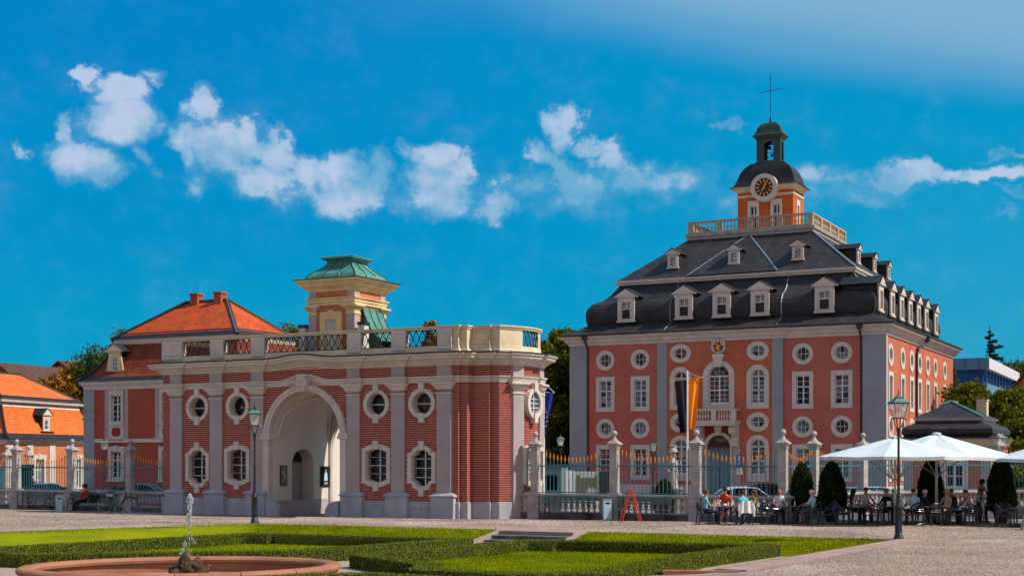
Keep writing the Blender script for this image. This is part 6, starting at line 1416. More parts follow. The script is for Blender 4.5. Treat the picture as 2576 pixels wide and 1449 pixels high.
for lb, p, D, w, h in (('round clipped bush behind the railing beside the statue', 1671, 70, 1.2, 1.55),):
    t = thing('round_bush', lb, 'bush', (px(p, D), D, -.4)); r = np.random.RandomState(9); k = 7000; d = r.normal(size=(k, 3)); d /= np.linalg.norm(d, axis=1)[:, None]; d[:, 2] = np.abs(d[:, 2]); C = d*np.array([w/2, w/2, h])*(.88+.14*r.rand(k))[:, None]+np.array([0, 0, .4]); V, F = leafcloud(C, .045); ob('crown', npmesh('crown', V, F, 'leaf_conifer'), t); MB().ball((0, 0, .35), 1, 14, 8, 0, (w*.42, w*.42, h*.85)).build('inner_crown', 'hedge_core', t)
for x0, x1, D, lb in ((110, 166, 84, 'dark clipped hedge behind the left railing'),):
    C = NP.rand(9000, 3)*np.array([px(x1, D)-px(x0, D), .8, 1.25])+np.array([px(x0, D), D, -.45]); V, F = leafcloud(C, .07); ob('clipped_hedge', npmesh('clipped_hedge', V, F, 'leaf_conifer'), None, None, None, lb, 'hedge')
C = NP.rand(6000, 3)*np.array([.75, .6, 2.6])+np.array([px(305, 80)-6.0, 80, -.4])
V, F = leafcloud(C, .07); ob('clipped_hedge', npmesh('clipped_hedge', V, F, 'leaf_conifer'), None, None, None, 'tall dark hedge block right of the second left pier', 'hedge')
# ------------------------------------------------------------------ street lamps
def lamp(label, x, y, z=0.0, H=4.8, k=1.0, white=False, group='historic street lamps'):
    t = thing('street_lamp', label, 'street lamp', (x, y, z), R.random()*.3, group); s = H/4.8; q = s
    MB().lathe([(.17, 0), (.17, .06), (.145, .10), (.135, .16), (.115, .2), (.105, .22), (.105, .98), (.13, 1.02), (.13, 1.08), (.10, 1.14), (.065, 1.3), (.07, 1.42), (.052, 1.5), (.045, 2.2), (.058, 2.24), (.058, 2.34), (.042, 2.4), (.036, 3.3), (.055, 3.34), (.05, 3.44), (.07, 3.56), (.075, 3.62)], 10).build('post', 'dark_metal', t, True, scale=(s, s, s))
    pn = MB()
    for i in range(6): a = math.pi*i/3; pn.tube([(.108*math.cos(a), .108*math.sin(a), .24), (.108*math.cos(a), .108*math.sin(a), .96)], .014, 4)
    pn.build('fluting', 'dark_metal', t, scale=(s, s, s))
    br = MB()
    for i in range(4): a = math.pi*i/2+.78; c, d = math.cos(a), math.sin(a); br.tube([(.03*c, .03*d, 3.60), (.09*c, .09*d, 3.66), (.16*c, .16*d, 3.80), (.17*c, .17*d, 3.92)], .018, 5)
    br.box(-.15, .15, -.15, .15, 3.92, 3.96)
    for s_ in (-1, 1): br.tube([(.15*s_, 0, 3.93), (.22*s_, 0, 3.92), (.26*s_, 0, 3.88)], .022, 5).ball((.24*s_, 0, 3.88), .03, 6, 4)
    br.build('bracket', 'dark_metal', t, scale=(s, s, s))
    gl = MB(); a0, a1, z0, z1 = .145, .235, 3.97, 4.42
    for i in range(4):
        M_ = Matrix.Rotation(math.pi/2*i, 4, 'Z'); gl.M = M_; gl.add([(-a0+.01, -a0, z0), (a0-.01, -a0, z0), (a1-.01, -a1, z1), (-a1+.01, -a1, z1)], [(0, 1, 2, 3)])
    gl.M = None; gl.build('lantern_glass', 'lamp_glass_white' if white else 'lamp_glass', t, scale=(s, s, s))
    fr = MB()
    for i in range(4): a = math.pi*i/2+math.pi/4; fr.tube([(a0*1.414*math.cos(a), a0*1.414*math.sin(a), z0), (a1*1.414*math.cos(a), a1*1.414*math.sin(a), z1)], .011, 4)
    fr.taper(0, 0, .27, .27, 4.40, .27, .27, 4.44); fr.build('lantern_frame', 'dark_metal', t, scale=(s, s, s))
    if not white: MB().lathe([(.02, 3.97), (.02, 4.05), (.05, 4.08), (.05, 4.24), (.03, 4.28)], 8).build('bulb', 'lamp_glass_white', t, scale=(s, s, s))
    MB().taper(0, 0, .27, .27, 4.44, .11, .11, 4.58).build('lantern_roof', 'copper_green', t, scale=(s, s, s))
    MB().taper(0, 0, .12, .12, 4.57, .12, .12, 4.60).taper(0, 0, .09, .09, 4.60, .035, .035, 4.68).lathe([(.03, 4.67), (.035, 4.70), (.012, 4.73), (.022, 4.76), (.004, 4.86)], 8).build('finial', 'dark_metal', t, scale=(s, s, s))
    return t
lamp('street lamp in front of the left side of the white arch', -10.41, 56.25)
lamp('tall street lamp at the corner of the stone border, in front of the parasols', 12.52, 45.05)
lamp('lamp behind the railing left of the big building corner, against the dark gap', px(1410, 100), 100, -.4, 4.7, white=True)
lamp('lamp behind the railing above the red trestle', px(1643, 98), 98, -.4, 4.2, white=True)
lamp('lamp in front of the rose house behind the reading woman', px(261.5, 86), 86, -.4, 4.25)
lamp('lamp at the right corner of the slate-roofed lodge', px(2520, 74), 74, -.3, 4.3, white=True)

# ------------------------------------------------------------------ flags
def cloth(pts_fn, nu, nv, name, m_, parent, label=None):
    m = MB(); vs = []; 
    for side in (0, 1):
        for j in range(nv+1):
            for i in range(nu+1): x, y, z = pts_fn(i/nu, j/nv); vs.append((x, y+side*.006, z))
    k = (nu+1)*(nv+1); fs = [(j*(nu+1)+i, j*(nu+1)+i+1, (j+1)*(nu+1)+i+1, (j+1)*(nu+1)+i) for j in range(nv) for i in range(nu)]
    m.add(vs, fs+[tuple(k+q for q in f[::-1]) for f in fs]); return m.build(name, m_, parent, True, label=label)
simple('flag_orange', (.95, .26, .003)); simple('flag_black', (.006, .006, .016)); simple('flag_blue', (.008, .03, .30)); simple('pole_white', (.70, .70, .72)); simple('star_gold', (.80, .50, .05))
FD = 63.0; fx = px(1729, FD)
fp = thing('flagpole', 'white flagpole with a black and gold banner behind the railing', 'flagpole', (fx, FD, -.2))
MB().lathe([(.06, 0), (.055, 3), (.04, 6.7), (.0, 6.78)], 10).build('pole', 'pole_white', fp)
MB().tube([(-.78, 0, 6.27+.02), (.0, 0, 6.38), (.66, 0, 6.46)], .018, 5).ball((.68, 0, 6.46), .04, 8, 5).build('crossbar', 'gold', fp)
MB().tube([(0, 0, 6.75), (.35, 0, 6.55), (.66, 0, 6.46)], .006, 4).build('rope', 'pole_white', fp)
gz_ = lambda x, y: 0
cloth(lambda u, v: (.05+(.53-.22*v)*u, .06*math.sin(u*9+v*2)*(.4+v)+.03, 6.42+.01*u-2.32*v+.06*u*v), 16, 16, 'banner_half', 'flag_orange', fp, 'gold half of the banner')
cloth(lambda u, v: (-.03-(.56-.22*v*1.0)*u+.02, .07*math.sin(u*8+v*2.5)*(.4+v)-.03, 6.36-.02*u-2.36*v-.04*u), 16, 16, 'banner_half', 'flag_black', fp, 'black half of the banner')
ex_ = px(1368, 64.5)
ep = thing('flagpole', 'white flagpole with a dark blue European flag beside the curved end of the pavilion', 'flagpole', (ex_, 64.5, -.2))
MB().lathe([(.055, 0), (.05, 3), (.04, 6.2), (.0, 6.25)], 10).build('pole', 'pole_white', ep)
MB().tube([(0, 0, 6.3), (.5, 0, 5.85)], .014, 5).tube([(0, 0, 5.87), (.5, 0, 5.84)], .012, 5).build('crossbar', 'pole_white', ep)
cloth(lambda u, v: (.05+(.40-.33*v)*u, .05*math.sin(u*7+v*3), 5.86-2.1*v*(1-.12*u)), 12, 16, 'flag', 'flag_blue', ep)
def star(m, cx, cz, r, y): m.plate([(cx+(r if i % 2 == 0 else r*.42)*math.sin(math.pi*i/5), cz+(r if i % 2 == 0 else r*.42)*math.cos(math.pi*i/5)) for i in range(10)], [], y-.01, y)
sm_ = MB()
for (a, b) in ((.12, 4.95), (.15, 4.72), (.16, 4.52), (.11, 4.30), (.06, 5.10)): star(sm_, a, b, .055, -.06)
sm_.build('star', 'star_gold', ep)

# ------------------------------------------------------------------ statue, boards, sign behind the railing
st_ = thing('statue', 'pale stone statue on a pedestal behind the railing left of the flagpole', 'statue', (px(1697, 72), 72, -.4))
m = MB().box(-.55, .35, -.3, .3, 0, 1.38).box(-.62, .42, -.36, .36, 1.38, 1.48)
m.build('pedestal', 'fence_stone', st_)
m = MB().lathe([(.26, 1.05), (.22, 1.5), (.24, 1.75), (.20, 2.05), (.25, 2.35), (.14, 2.52), (.10, 2.60)], 12, -.08, 0).ball((-.08, 0, 2.76), .15, 10, 8).tube([(-.28, 0, 2.3), (-.42, -.1, 2.05), (-.30, -.2, 1.85)], .06, 6).tube([(.1, 0, 2.35), (.26, -.05, 2.2), (.30, 0, 2.45)], .055, 6).tube([(.05, -.1, 1.1), (.12, -.12, 1.8), (.05, -.1, 2.2)], .07, 6).tube([(-.2, -.1, 1.1), (-.25, -.12, 1.7)], .06, 6)
m.build('figure', 'fence_stone', st_, True, loc=(0, 0, .43))
MB().lathe([(.12, 2.85), (.26, 2.90), (.22, 3.0), (.16, 3.12), (.20, 3.22), (.16, 3.24)], 12, -.08).build('basket', 'fence_stone', st_, loc=(0, 0, .43))
mb_ = thing('map_board', 'pale board with an olive site map behind the first right railing', 'notice board', (px(1476, 70), 70, -.4), -.1)
MB().box(-.64, .64, -.03, .03, 1.2, 2.34).box(-.68, -.62, -.05, .05, 0, 2.37).box(.62, .68, -.05, .05, 0, 2.37).build('board', 'canvas_white', mb_)
MB().plate([(-.52, .36), (.0, .36), (.02, .62), (.38, .64), (.42, .5), (.52, .6), (.52, 1.28), (.38, 1.12), (-.32, 1.1), (-.42, 1.32), (-.55, 1.0)], [], -.04, -.03).build('map_print', 'c_olive', mb_, loc=(0, 0, .92))
ib = thing('info_column', 'narrow white information panel left of the map board', 'notice board', (px(1432, 71), 71, -.4), .1)
MB().box(-.19, .19, -.05, .05, 1.1, 2.37).build('panel', 'canvas_white', ib); MB().box(-.02, .01, -.06, -.05, 1.25, 2.0).build('print', 'c_olive', ib); MB().box(-.30, -.20, -.06, .06, 0, 2.5).build('post', 'grey_paint', ib)
db = thing('dark_cabinet', 'black cabinet half behind the second right pier', 'cabinet', (px(1523, 69), 69, -.4), 0); MB().box(-.28, .30, -.2, .2, 0, 2.35).build('body', 'dark_metal', db); MB().box(-.26, .28, -.215, -.2, .1, 2.3).build('door', 'dark_metal', db)
kb_ = thing('garden_shed', 'small teal shed with a dark opening beside the information panel', 'shed', (px(1389, 78), 78, -.45), -.3)
MB().plate(rect(-.9, .5, 0, 2.6), [rect(-.45, .35, 1.25, 2.1)], 0, .1).box(-.9, -.8, .1, 1.6, 0, 2.6).box(.4, .5, .1, 1.6, 0, 2.6).build('wall', 'door_teal', kb_); MB().box(-1.0, .6, -.15, 1.7, 2.6, 2.7).build('roof', 'dark_metal', kb_); MB().box(-.8, .4, 1.2, 1.3, 0, 2.2).build('back_panel', 'dark_inside', kb_)
gate_w = thing('boundary_wall', 'dark red-brown wall in the gap behind the tall trees', 'wall', (px(1360, 118), 118, -.5)); MB().box(-1.5, 4, 0, .4, 0, 5.6).build('masonry', 'mortar', gate_w); gate_w.children[0].data.materials[0] = MT['deep_red']
ps = thing('parking_sign', 'blue parking sign on a pole right of the teal door of the big building', 'sign', (px(1860, 80), 80, -.45), -.5)
MB().tube([(0, .03, 0), (0, .03, 3.2)], .03, 6).build('pole', 'lead_flash', ps)
simple('sign_blue', (.01, .12, .42)); MB().box(-.17, .17, -.02, .02, 2.55, 3.25).build('panel', 'sign_blue', ps); text('letter', 'P', .36, ps, (0, -.025, 3.05), (rad(90), 0, 0), 'c_white', .004)
MB().plate([(-.08, 2.68), (.08, 2.68), (.08, 2.72), (-.02, 2.72), (-.02, 2.76), (-.1, 2.70)], [], -.03, -.02).build('arrow', 'c_white', ps)
MB().box(-.15, .15, -.02, .02, 2.1, 2.48).build('panel', 'c_white', ps, label='small white plate under the parking sign')

# ------------------------------------------------------------------ cars behind the fence
def car(label, x, y, rz, col, z=-.45, L=4.3, H=1.45):
    t = thing('parked_car', label, 'car', (x, y, z), rz, 'cars parked behind the fence'); hl = L/2; w = .86
    simple('carpaint_'+col[0], col[1], .25, coat=.8, spec=.5) if 'carpaint_'+col[0] not in MT else None
    bp = [(-hl, .35), (hl, .35), (hl, .62), (hl-.1, .78), (hl-.95, .92), (.35*hl, .95), (-hl+.2, .98), (-hl, .8)]
    MB().plate(bp, [], -w, w).build('body', 'carpaint_'+col[0], t)
    cab = [(-hl+.25, .96), (.42*hl, .94), (.10*hl, H-.05), (-.05*hl, H), (-.45*hl, H-.01), (-.72*hl, H-.15)]
    MB().plate(cab, [], -w*.86, w*.86).build('cabin', 'glass_dark', t)
    m = MB().tube([(p[0], -w*.84, p[1]+.01) for p in cab[1:]+[(-hl+.2, .98)]], .035, 5).tube([(p[0], w*.84, p[1]+.01) for p in cab[1:]+[(-hl+.2, .98)]], .035, 5).plate([(.08*hl, H-.06), (-.05*hl, H+.01), (-.45*hl, H+.0), (-.70*hl, H-.14), (-.45*hl, H-.05), (-.05*hl, H-.04)], [], -w*.84, w*.84)
    for x_ in (-.2*hl, -.55*hl): m.box(x_-.03, x_+.03, -w*.87, w*.87, .95, H-.06)
    m.build('roof', 'carpaint_'+col[0], t)
    for x_ in (-.62*hl, .62*hl):
        for s in (-1, 1): wq = MB(Matrix.Translation((x_, s*(w-.06), .32)) @ Matrix.Rotation(rad(90), 4, 'X')).lathe([(.18, -.11), (.31, -.11), (.32, 0), (.31, .11), (.18, .11)], 16).build('wheel', 'dark_metal', t, True); MB(Matrix.Translation((x_, s*(w-.0), .32)) @ Matrix.Rotation(rad(90), 4, 'X')).lathe([(.19, -.06), (.19, .06)], 12).build('rim', 'lead_flash', wq)
    for s in (-1, 1): MB().box(hl-.12, hl+.01, s*.62-.14, s*.62+.14, .60, .72).build('headlight', 'lamp_glass_white', t)
    return t
car('silver car roof above the wall behind the sunny cafe table', px(1889, 76), 76, .05, ('silver', (.62, .66, .70)))
car('dark car behind the silver one at the arched window', px(1935, 80), 80, .2, ('dark', (.03, .05, .06)), H=1.6)
car('pale blue car behind the second cone tree', px(2142, 76), 76, .2, ('pale', (.35, .50, .60)))
car('light car roof behind the woman and man under the parasol', px(2212, 77), 77, .1, ('silver', (.62, .66, .70)))
car('blue car seen over the balustrade beside the bicycle', px(372, 84), 84, .0, ('blue', (.05, .12, .20)))
car('teal car behind the railing at the left', px(136, 86), 86, .3, ('teal', (.04, .16, .20)))

# ------------------------------------------------------------------ benches, bins, trestle
def bench(x, y, z, rz, label, L=2.25):
    t = thing('park_bench', label, 'bench', (x, y, z), rz, 'park benches against the balustrade')
    for k in range(3): MB().box(-L/2, L/2, .22, .25, .66+k*.11, .75+k*.11).build('back_slat', 'bench_green', t)
    for k in range(4): MB().box(-L/2, L/2, -.22+k*.11, -.13+k*.11, .43, .46).build('seat_slat', 'bench_green', t)
    for x_ in (-L/2+.3, L/2-.3): MB().tube([(x_, .24, .98), (x_, .20, .5), (x_, .28, .0)], .028, 5).tube([(x_, .2, .44), (x_, -.2, .44), (x_, -.26, .0)], .028, 5).tube([(x_, .22, .62), (x_, -.2, .62), (x_, -.2, .44)], .02, 5).build('leg_frame', 'dark_metal', t)
    return t
fq = lambda u, d=-.55: facade(FO, u, d)
bench(*fq(1.78), 0, -A_, 'bench in front of the first balustrade right of the pavilion', 2.5); bench(*fq(5.3), 0, -A_, 'bench behind the red trestle', 2.5)
bench(*fq(-29.7), ZL, -A_, 'bench left of the blue-white bin', 2.2); bench(*fq(-25.9), ZL, -A_, 'bench the woman in red sits on', 3.2)
def bin_(x, y, z, rz, label):
    t = thing('litter_bin', label, 'litter bin', (x, y, z), rz, 'pale blue bins'); MB().box(-.17, .17, -.15, .15, 0, .84).build('body', 'bin_blue_white', t); MB().box(-.18, .18, -.16, .16, .84, .88).build('lid', 'lead_flash', t); MB().box(-.10, .10, -.152, -.15, .66, .74).build('slot', 'dark_metal', t)
bin_(px(1527, 59.6), 59.6, 0, .15, 'pale blue bin in front of the second pier right of the pavilion'); bin_(px(149.5, 72.6), 72.6, ZL, .1, 'pale blue bin at the left between two benches')
rt_ = thing('red_trestle', 'red folding trestle standing open on the plaza left of the cafe', 'trestle', (px(1586.5, 56.9), 56.9, 0), .15)
for s in (-1, 1):
    q = MB()
    for y_ in (-.22, .22): q.tube([(s*.42, y_, 0), (s*.04, y_*.7, 1.34)], .026, 6)
    q.tube([(s*.24, -.19, .62), (s*.24, .19, .62)], .018, 5).tube([(s*.12, -.16, 1.04), (s*.12, .16, 1.04)], .018, 5); q.build('leg_frame', 'red_paint', rt_)
MB().box(-.07, .07, -.17, .17, 1.31, 1.37).build('hinge', 'red_paint', rt_); MB().tube([(-.22, -.19, .70), (.02, -.2, .70), (.22, -.19, .66)], .012, 5).build('spreader', 'red_paint', rt_)

# ------------------------------------------------------------------ cafe furniture
def chair_parts():
    leg = [MB().tube([(x, y, 0), (x*.86, y*.86, .43)], [.026, .032], 6).mesh('leg', 'resin_blue') for x, y in ((-.25, .24), (.25, .24))]
    legb = [MB().tube([(x, -.30, 0), (x*.9, -.24, .44), (x*.88, -.27, .64)], [.026, .032, .028], 6).mesh('leg', 'resin_blue') for x in (-.25, .25)]
    seat = MB().loft([[(a*.96, b*.96, .405) for a, b in ell(0, 0, .25, .25, 18)], ell3(0, 0, .26, .26, .42), ell3(0, 0, .255, .255, .445), ell3(0, 0, .2, .2, .44)]).mesh('seat', 'resin_blue', True)
    back = MB(); arc_ = [(.27*math.sin(a), -.25-.06*math.cos(a)*1.0+.10*abs(math.sin(a))**3, .60+.28*math.cos(a)) for a in [rad(-100+200*i/14) for i in range(15)]]; back.tube(arc_, .034, 6)
    for z in (.55, .62): back.tube([(-.22, -.26, z), (0, -.30, z), (.22, -.26, z)], .028, 5)
    for x in (-.15, -.08, .08, .15): back.tube([(x*.8, -.29, .56), (x*1.1, -.31, .78+.06*(1-abs(x)*5))], .018, 4)
    back.tube([(.065*math.cos(a), -.305, .71+.065*math.sin(a)) for a in [2*math.pi*i/10 for i in range(11)]], .018, 4)
    bk = back.mesh('backrest', 'resin_blue')
    arm = [MB().tube([(s*.25, -.24, .66), (s*.30, -.05, .65), (s*.30, .15, .63), (s*.27, .20, .55), (s*.24, .2, .43)], .026, 6).mesh('armrest', 'resin_blue') for s in (-1, 1)]
    return leg+legb+[seat, bk]+arm
def ell3(cx, cy, a, b, z, n=18): return [(cx+a*math.cos(2*math.pi*i/n), cy+b*math.sin(2*math.pi*i/n), z) for i in range(n)]
CP = chair_parts()
chair0 = None
def chair(x, y, face, label):
    """face: heading in degrees the sitter looks to, 0 = away from the camera, 90 = to the left"""
    global chair0
    if chair0 is None:
        chair0 = thing('cafe_chair', label, 'chair', (x, y, 0), rad(face), 'dark resin cafe armchairs')
        for m_ in CP: ob(m_.name.split('.')[0], m_, chair0)
        return chair0
    c = copy_tree(chair0); c.location = (x, y, 0); c.rotation_euler = (0, 0, rad(face)); c['label'] = label; return c
TPm = [MB().lathe([(.01, .70), (.42, .70), (.44, .715), (.44, .73), (.01, .735)], 24).mesh('table_top', 'table_top', True), MB().lathe([(.035, .04), (.03, .1), (.03, .70)], 10).mesh('column', 'dark_metal'), MB().tube([(-.3, 0, .02), (0, 0, .06), (.3, 0, .02)], .025, 5).tube([(0, -.3, .02), (0, 0, .06), (0, .3, .02)], .025, 5).mesh('foot', 'dark_metal')]
def table(x, y, label):
    t = thing('cafe_table', label, 'table', (x, y, 0), R.random(), 'round cafe tables')
    for n_, m_ in zip(('table_top', 'column', 'foot'), TPm): ob(n_, m_, t)
    return t
def glassw(x, y, label, kind='glass', z=.735):
    if kind == 'glass': m = MB().lathe([(.028, 0), (.034, .15), (.030, .15), (.024, .01)], 12); mt = 'clear_glass'; c = 'glass'
    elif kind == 'bottle': m = MB().lathe([(.032, 0), (.032, .14), (.014, .19), (.014, .23)], 12); mt = 'clear_glass'; c = 'bottle'
    elif kind == 'cola': m = MB().lathe([(.03, 0), (.036, .15)], 12); mt = 'dark_metal'; c = 'glass'
    elif kind == 'menu': m = MB().box(-.08, .08, -.01, .01, 0, .2); mt = 'c_white'; c = 'menu card'
    else: m = MB().lathe([(.05, 0), (.09, .03), (.05, .09), (.01, .10)], 12); mt = 'c_white'; c = 'ice dish'
    o = m.build({'glass': 'drinking_glass', 'bottle': 'glass_bottle', 'cola': 'drinking_glass', 'menu': 'menu_card'}.get(kind, 'dessert_bowl'), mt, None, kind != 'menu', loc=(x, y, z), label=label, cat=c); return o
table(8.48, 55.35, 'table of the four guests in the sun')
glassw(8.22, 55.2, 'tall clear glass in front of the man in red'); glassw(8.62, 55.4, 'clear glass beside the white bowl'); glassw(8.45, 55.2, 'white bowl heaped on the sunny table', 'bowl'); glassw(8.75, 55.35, 'small glass at the right rim of the sunny table')
chair(7.62, 54.95, -82, 'chair of the man in the light blue shirt, leftmost of the cafe')
chair(8.62, 56.3, 172, 'chair hidden behind the man in the red shirt')
chair(9.10, 54.55, 8, 'chair with a white cardigan over its back')
chair(9.72, 55.5, 82, 'chair of the long-haired woman in olive')
table(11.0, 55.3, 'table of the bald man in white'); glassw(10.9, 55.2, 'glass in front of the bald man'); glassw(11.2, 55.1, 'bottle on the bald man table', 'bottle')
chair(10.2, 54.9, -70, 'empty chair left of the bald man table'); chair(10.75, 56.2, 175, 'chair of the bald man in white'); chair(11.35, 54.2, 5, 'empty chair seen from behind, left of the white-haired guest')
chair(11.95, 55.3, 60, 'chair of the white-haired guest in pale blue'); chair(12.35, 54.6, 100, 'empty chair turned left, right of the white-haired guest')
table(13.7, 55.0, 'table with a water bottle in front of the dark-haired woman'); glassw(13.5, 54.85, 'small bottle on the table before the dark-haired woman', 'bottle')
chair(12.95, 54.7, -75, 'empty chair facing right below the second cone tree'); chair(13.25, 55.6, -110, 'empty chair behind, below the second cone tree'); chair(13.95, 56.9, -60, 'chair of the dark-haired woman in cream')
table(14.35, 56.6, 'brown table of the man in the white t-shirt'); glassw(14.15, 56.4, 'clear beer glass before the man in the white t-shirt'); glassw(14.45, 56.4, 'dark cola glass before the man in the white t-shirt', 'cola')
chair(14.6, 57.4, 175, 'chair of the man in the white t-shirt'); chair(14.0, 53.9, 3, 'empty chair seen from behind, centre of the cafe front')
table(15.05, 55.2, 'brown table beside the parasol pole'); glassw(14.9, 55.0, 'standing menu card beside the parasol pole', 'menu'); chair(15.15, 56.4, 10, 'chair of the blonde woman in black'); chair(15.35, 54.3, -80, 'empty chair right behind the street lamp')
table(16.25, 54.9, 'table right of the street lamp'); chair(15.85, 54.7, 10, 'chair of the guest in the white-blue shirt with his back to us'); chair(16.25, 53.9, 20, 'chair left of the small table, under the second parasol pole')
chair(16.55, 55.9, -95, 'chair of the white-haired man in the dark vest'); table(17.1, 55.2, 'table of the blonde woman with glasses'); chair(17.5, 55.9, 120, 'chair of the blonde woman with glasses')
chair(17.2, 54.1, 85, 'empty pale-edged chair right of the second parasol pole'); chair(17.75, 54.0, 2, 'empty chair seen from behind with a crossed back'); chair(18.4, 55.6, 95, 'chair with a pink cardigan on its back')
table(19.2, 56.6, 'table the waitress serves'); chair(18.05, 57.2, 170, 'chair of the guest in black before the lodge'); chair(19.4, 57.6, 170, 'chair right behind the waitress')
chair(18.75, 53.0, -100, 'empty chair alone on the pavement at the right'); table(19.35, 53.3, 'table cut by the right edge'); chair(19.3, 54.3, 175, 'empty chair behind the table at the right edge')
def parasol(x, y, rad_, zr, zp, zb, label, ph=0.0):
    t = thing('parasol', label, 'parasol', (x, y, 0), ph, 'white cafe parasols'); n = 8
    m = MB(); top = [(.12*math.cos(2*math.pi*i/n), .12*math.sin(2*math.pi*i/n), zp) for i in range(n)]
    k = 6; rings = []
    for j in range(k+1):
        f = j/k; rings.append([((.12+(rad_-.12)*f)*math.cos(2*math.pi*i/(2*n))*(1 if i % 2 == 0 else .985-.06*0), (.12+(rad_-.12)*f)*math.sin(2*math.pi*i/(2*n))*(1 if i % 2 == 0 else .985), zp-(zp-zr)*f+(-.06*math.sin(math.pi*f))*(1 if i % 2 else 0)-.0) for i in range(2*n)])
    # straight edges between the ribs
    for r_ in rings:
        for i in range(1, 2*n, 2):
            a, b = Vector(r_[i-1]), Vector(r_[(i+1) % (2*n)]); c = (a+b)/2; r_[i] = (c.x, c.y, c.z-.035)
    m.loft(rings, 0, False); m.loft([[(x_, y_, z_-.004) for x_, y_, z_ in rings[-1]], [(x_*.998, y_*.998, z_-.13) for x_, y_, z_ in rings[-1]]], 0, False)
    m.build('canopy', 'canvas_white', t); MB().lathe([(.13, zp-.02), (.2, zp), (.18, zp+.05), (.05, zp+.08)], 12).build('cap', 'canvas_white', t, True)
    MB().lathe([(.055, 0), (.05, zp)], 10).build('pole', 'alu', t)
    for i in range(n):
        a = 2*math.pi*i/n; c, s = math.cos(a), math.sin(a); MB().tube([(.1*c, .1*s, zp-.05), (rad_*.98*c, rad_*.98*s, zr-.03)], .016, 4).build('rib', 'alu', t)
        MB().tube([(.06*c, .06*s, zb), (rad_*.52*c, rad_*.52*s, zr+(zp-zr)*.46-.04)], .02, 4).build('strut', 'alu', t)
    MB().lathe([(.09, zb-.06), (.09, zb+.06)], 10).build('runner', 'alu', t); MB().box(-.45, .45, -.45, .45, 0, .07).build('base', 'fence_plinth', t)
    return t
parasol(15.25, 55.4, 3.0, 2.70, 3.44, 1.75, 'large white parasol in the centre of the cafe, behind the lamp post', rad(22))
parasol(17.7, 58.0, 3.4, 2.68, 3.62, 1.9, 'second white parasol behind and right of the first', rad(5))
parasol(22.1, 54.8, 3.1, 2.62, 3.5, 1.9, 'third white parasol cut by the right edge', rad(10))
sb = thing('menu_board', 'white folding menu board cut by the right edge', 'sandwich board', (19.05, 51.0, 0), rad(-8))
for s, nm in ((-1, 'front_panel'), (1, 'back_panel')):
    MB().add([(-.35, s*.28, 0), (.9, s*.28, 0), (.7, s*.03, 1.22), (-.10, s*.03, 1.22), (-.35, s*.25, 0), (.9, s*.25, 0), (.7, 0, 1.22), (-.10, 0, 1.22)], [(0, 1, 2, 3), (7, 6, 5, 4), (0, 3, 7, 4), (1, 5, 6, 2), (3, 2, 6, 7)]).build(nm, 'canvas_white', sb)

# ------------------------------------------------------------------ bicycle
bk = thing('bicycle', 'silver-black city bicycle leaning at the bench left of the gate pavilion', 'bicycle', (px(295, 70.8), 70.8, ZL), -.06)
KS_ = 1.17
def wheel(x):
    w_ = ob('wheel', MB(Matrix.Translation((x, 0, .35*KS_)) @ Matrix.Rotation(rad(90), 4, 'X')).tube([(.345*KS_*math.cos(a), .345*KS_*math.sin(a), 0) for a in [2*math.pi*i/28 for i in range(29)]], .021, 6, 0, False).mesh('tyre', 'dark_metal'), bk)
    MB(Matrix.Translation((x, 0, .35*KS_)) @ Matrix.Rotation(rad(90), 4, 'X')).tube([(.318*KS_*math.cos(a), .318*KS_*math.sin(a), 0) for a in [2*math.pi*i/28 for i in range(29)]], .014, 5, 0, False).build('rim', 'lead_flash', w_)
    sp = MB(Matrix.Translation((x, 0, .35*KS_)) @ Matrix.Rotation(rad(90), 4, 'X'))
    for i in range(18): a = 2*math.pi*i/18; sp.tube([(0, 0, .02*(-1)**i), (.31*KS_*math.cos(a), .31*KS_*math.sin(a), 0)], .0035, 3)
    sp.lathe([(.03, -.04), (.03, .04)], 8); sp.build('spoke', 'lead_flash', w_)
    f = MB(); f.tube([(x+.375*KS_*math.cos(a), 0, .35*KS_+.375*KS_*math.sin(a)) for a in [rad(20+(170 if x < 0 else 110)*i/12+(0 if x < 0 else 10)) for i in range(13)]], .018, 5); f.build('mudguard', 'dark_metal', bk)
wheel(-.68); wheel(.69)
def K_(*p): return (p[0]*KS_, 0, p[1]*KS_)
MB().tube([K_(-.58, .35), K_(-.12, .30)], .016, 6).tube([K_(-.58, .35), K_(-.24, .66)], .012, 6).tube([K_(-.12, .30), K_(-.30, .88)], .02, 6).tube([K_(-.12, .30), K_(.12, .34), K_(.26, .55), K_(.38, .80)], .028, 7).tube([K_(.33, .98), K_(.42, .72), K_(.47, .66)], .022, 6).build('frame', 'dark_metal', bk)
MB().tube([K_(.45, .68), K_(.55, .45), (.69, 0, .35*KS_)], .016, 6).build('fork', 'lead_flash', bk)
MB().tube([(.36*KS_, 0, .95*KS_), (.30*KS_, 0, 1.10*KS_)], .016, 6).tube([(.20*KS_, -.26, 1.06*KS_), (.30*KS_, -.14, 1.12*KS_), (.32*KS_, 0, 1.12*KS_), (.30*KS_, .14, 1.12*KS_), (.20*KS_, .26, 1.06*KS_)], .015, 6).build('handlebar', 'dark_metal', bk)
MB().loft([[(a*KS_, b, .885*KS_) for a, b in ((-.44, -.08), (-.2, -.03), (-.12, 0), (-.2, .03), (-.44, .08))], [(a*KS_, b, .93*KS_) for a, b in ((-.45, -.09), (-.2, -.035), (-.11, 0), (-.2, .035), (-.45, .09))]]).build('saddle', 'black_cloth', bk)
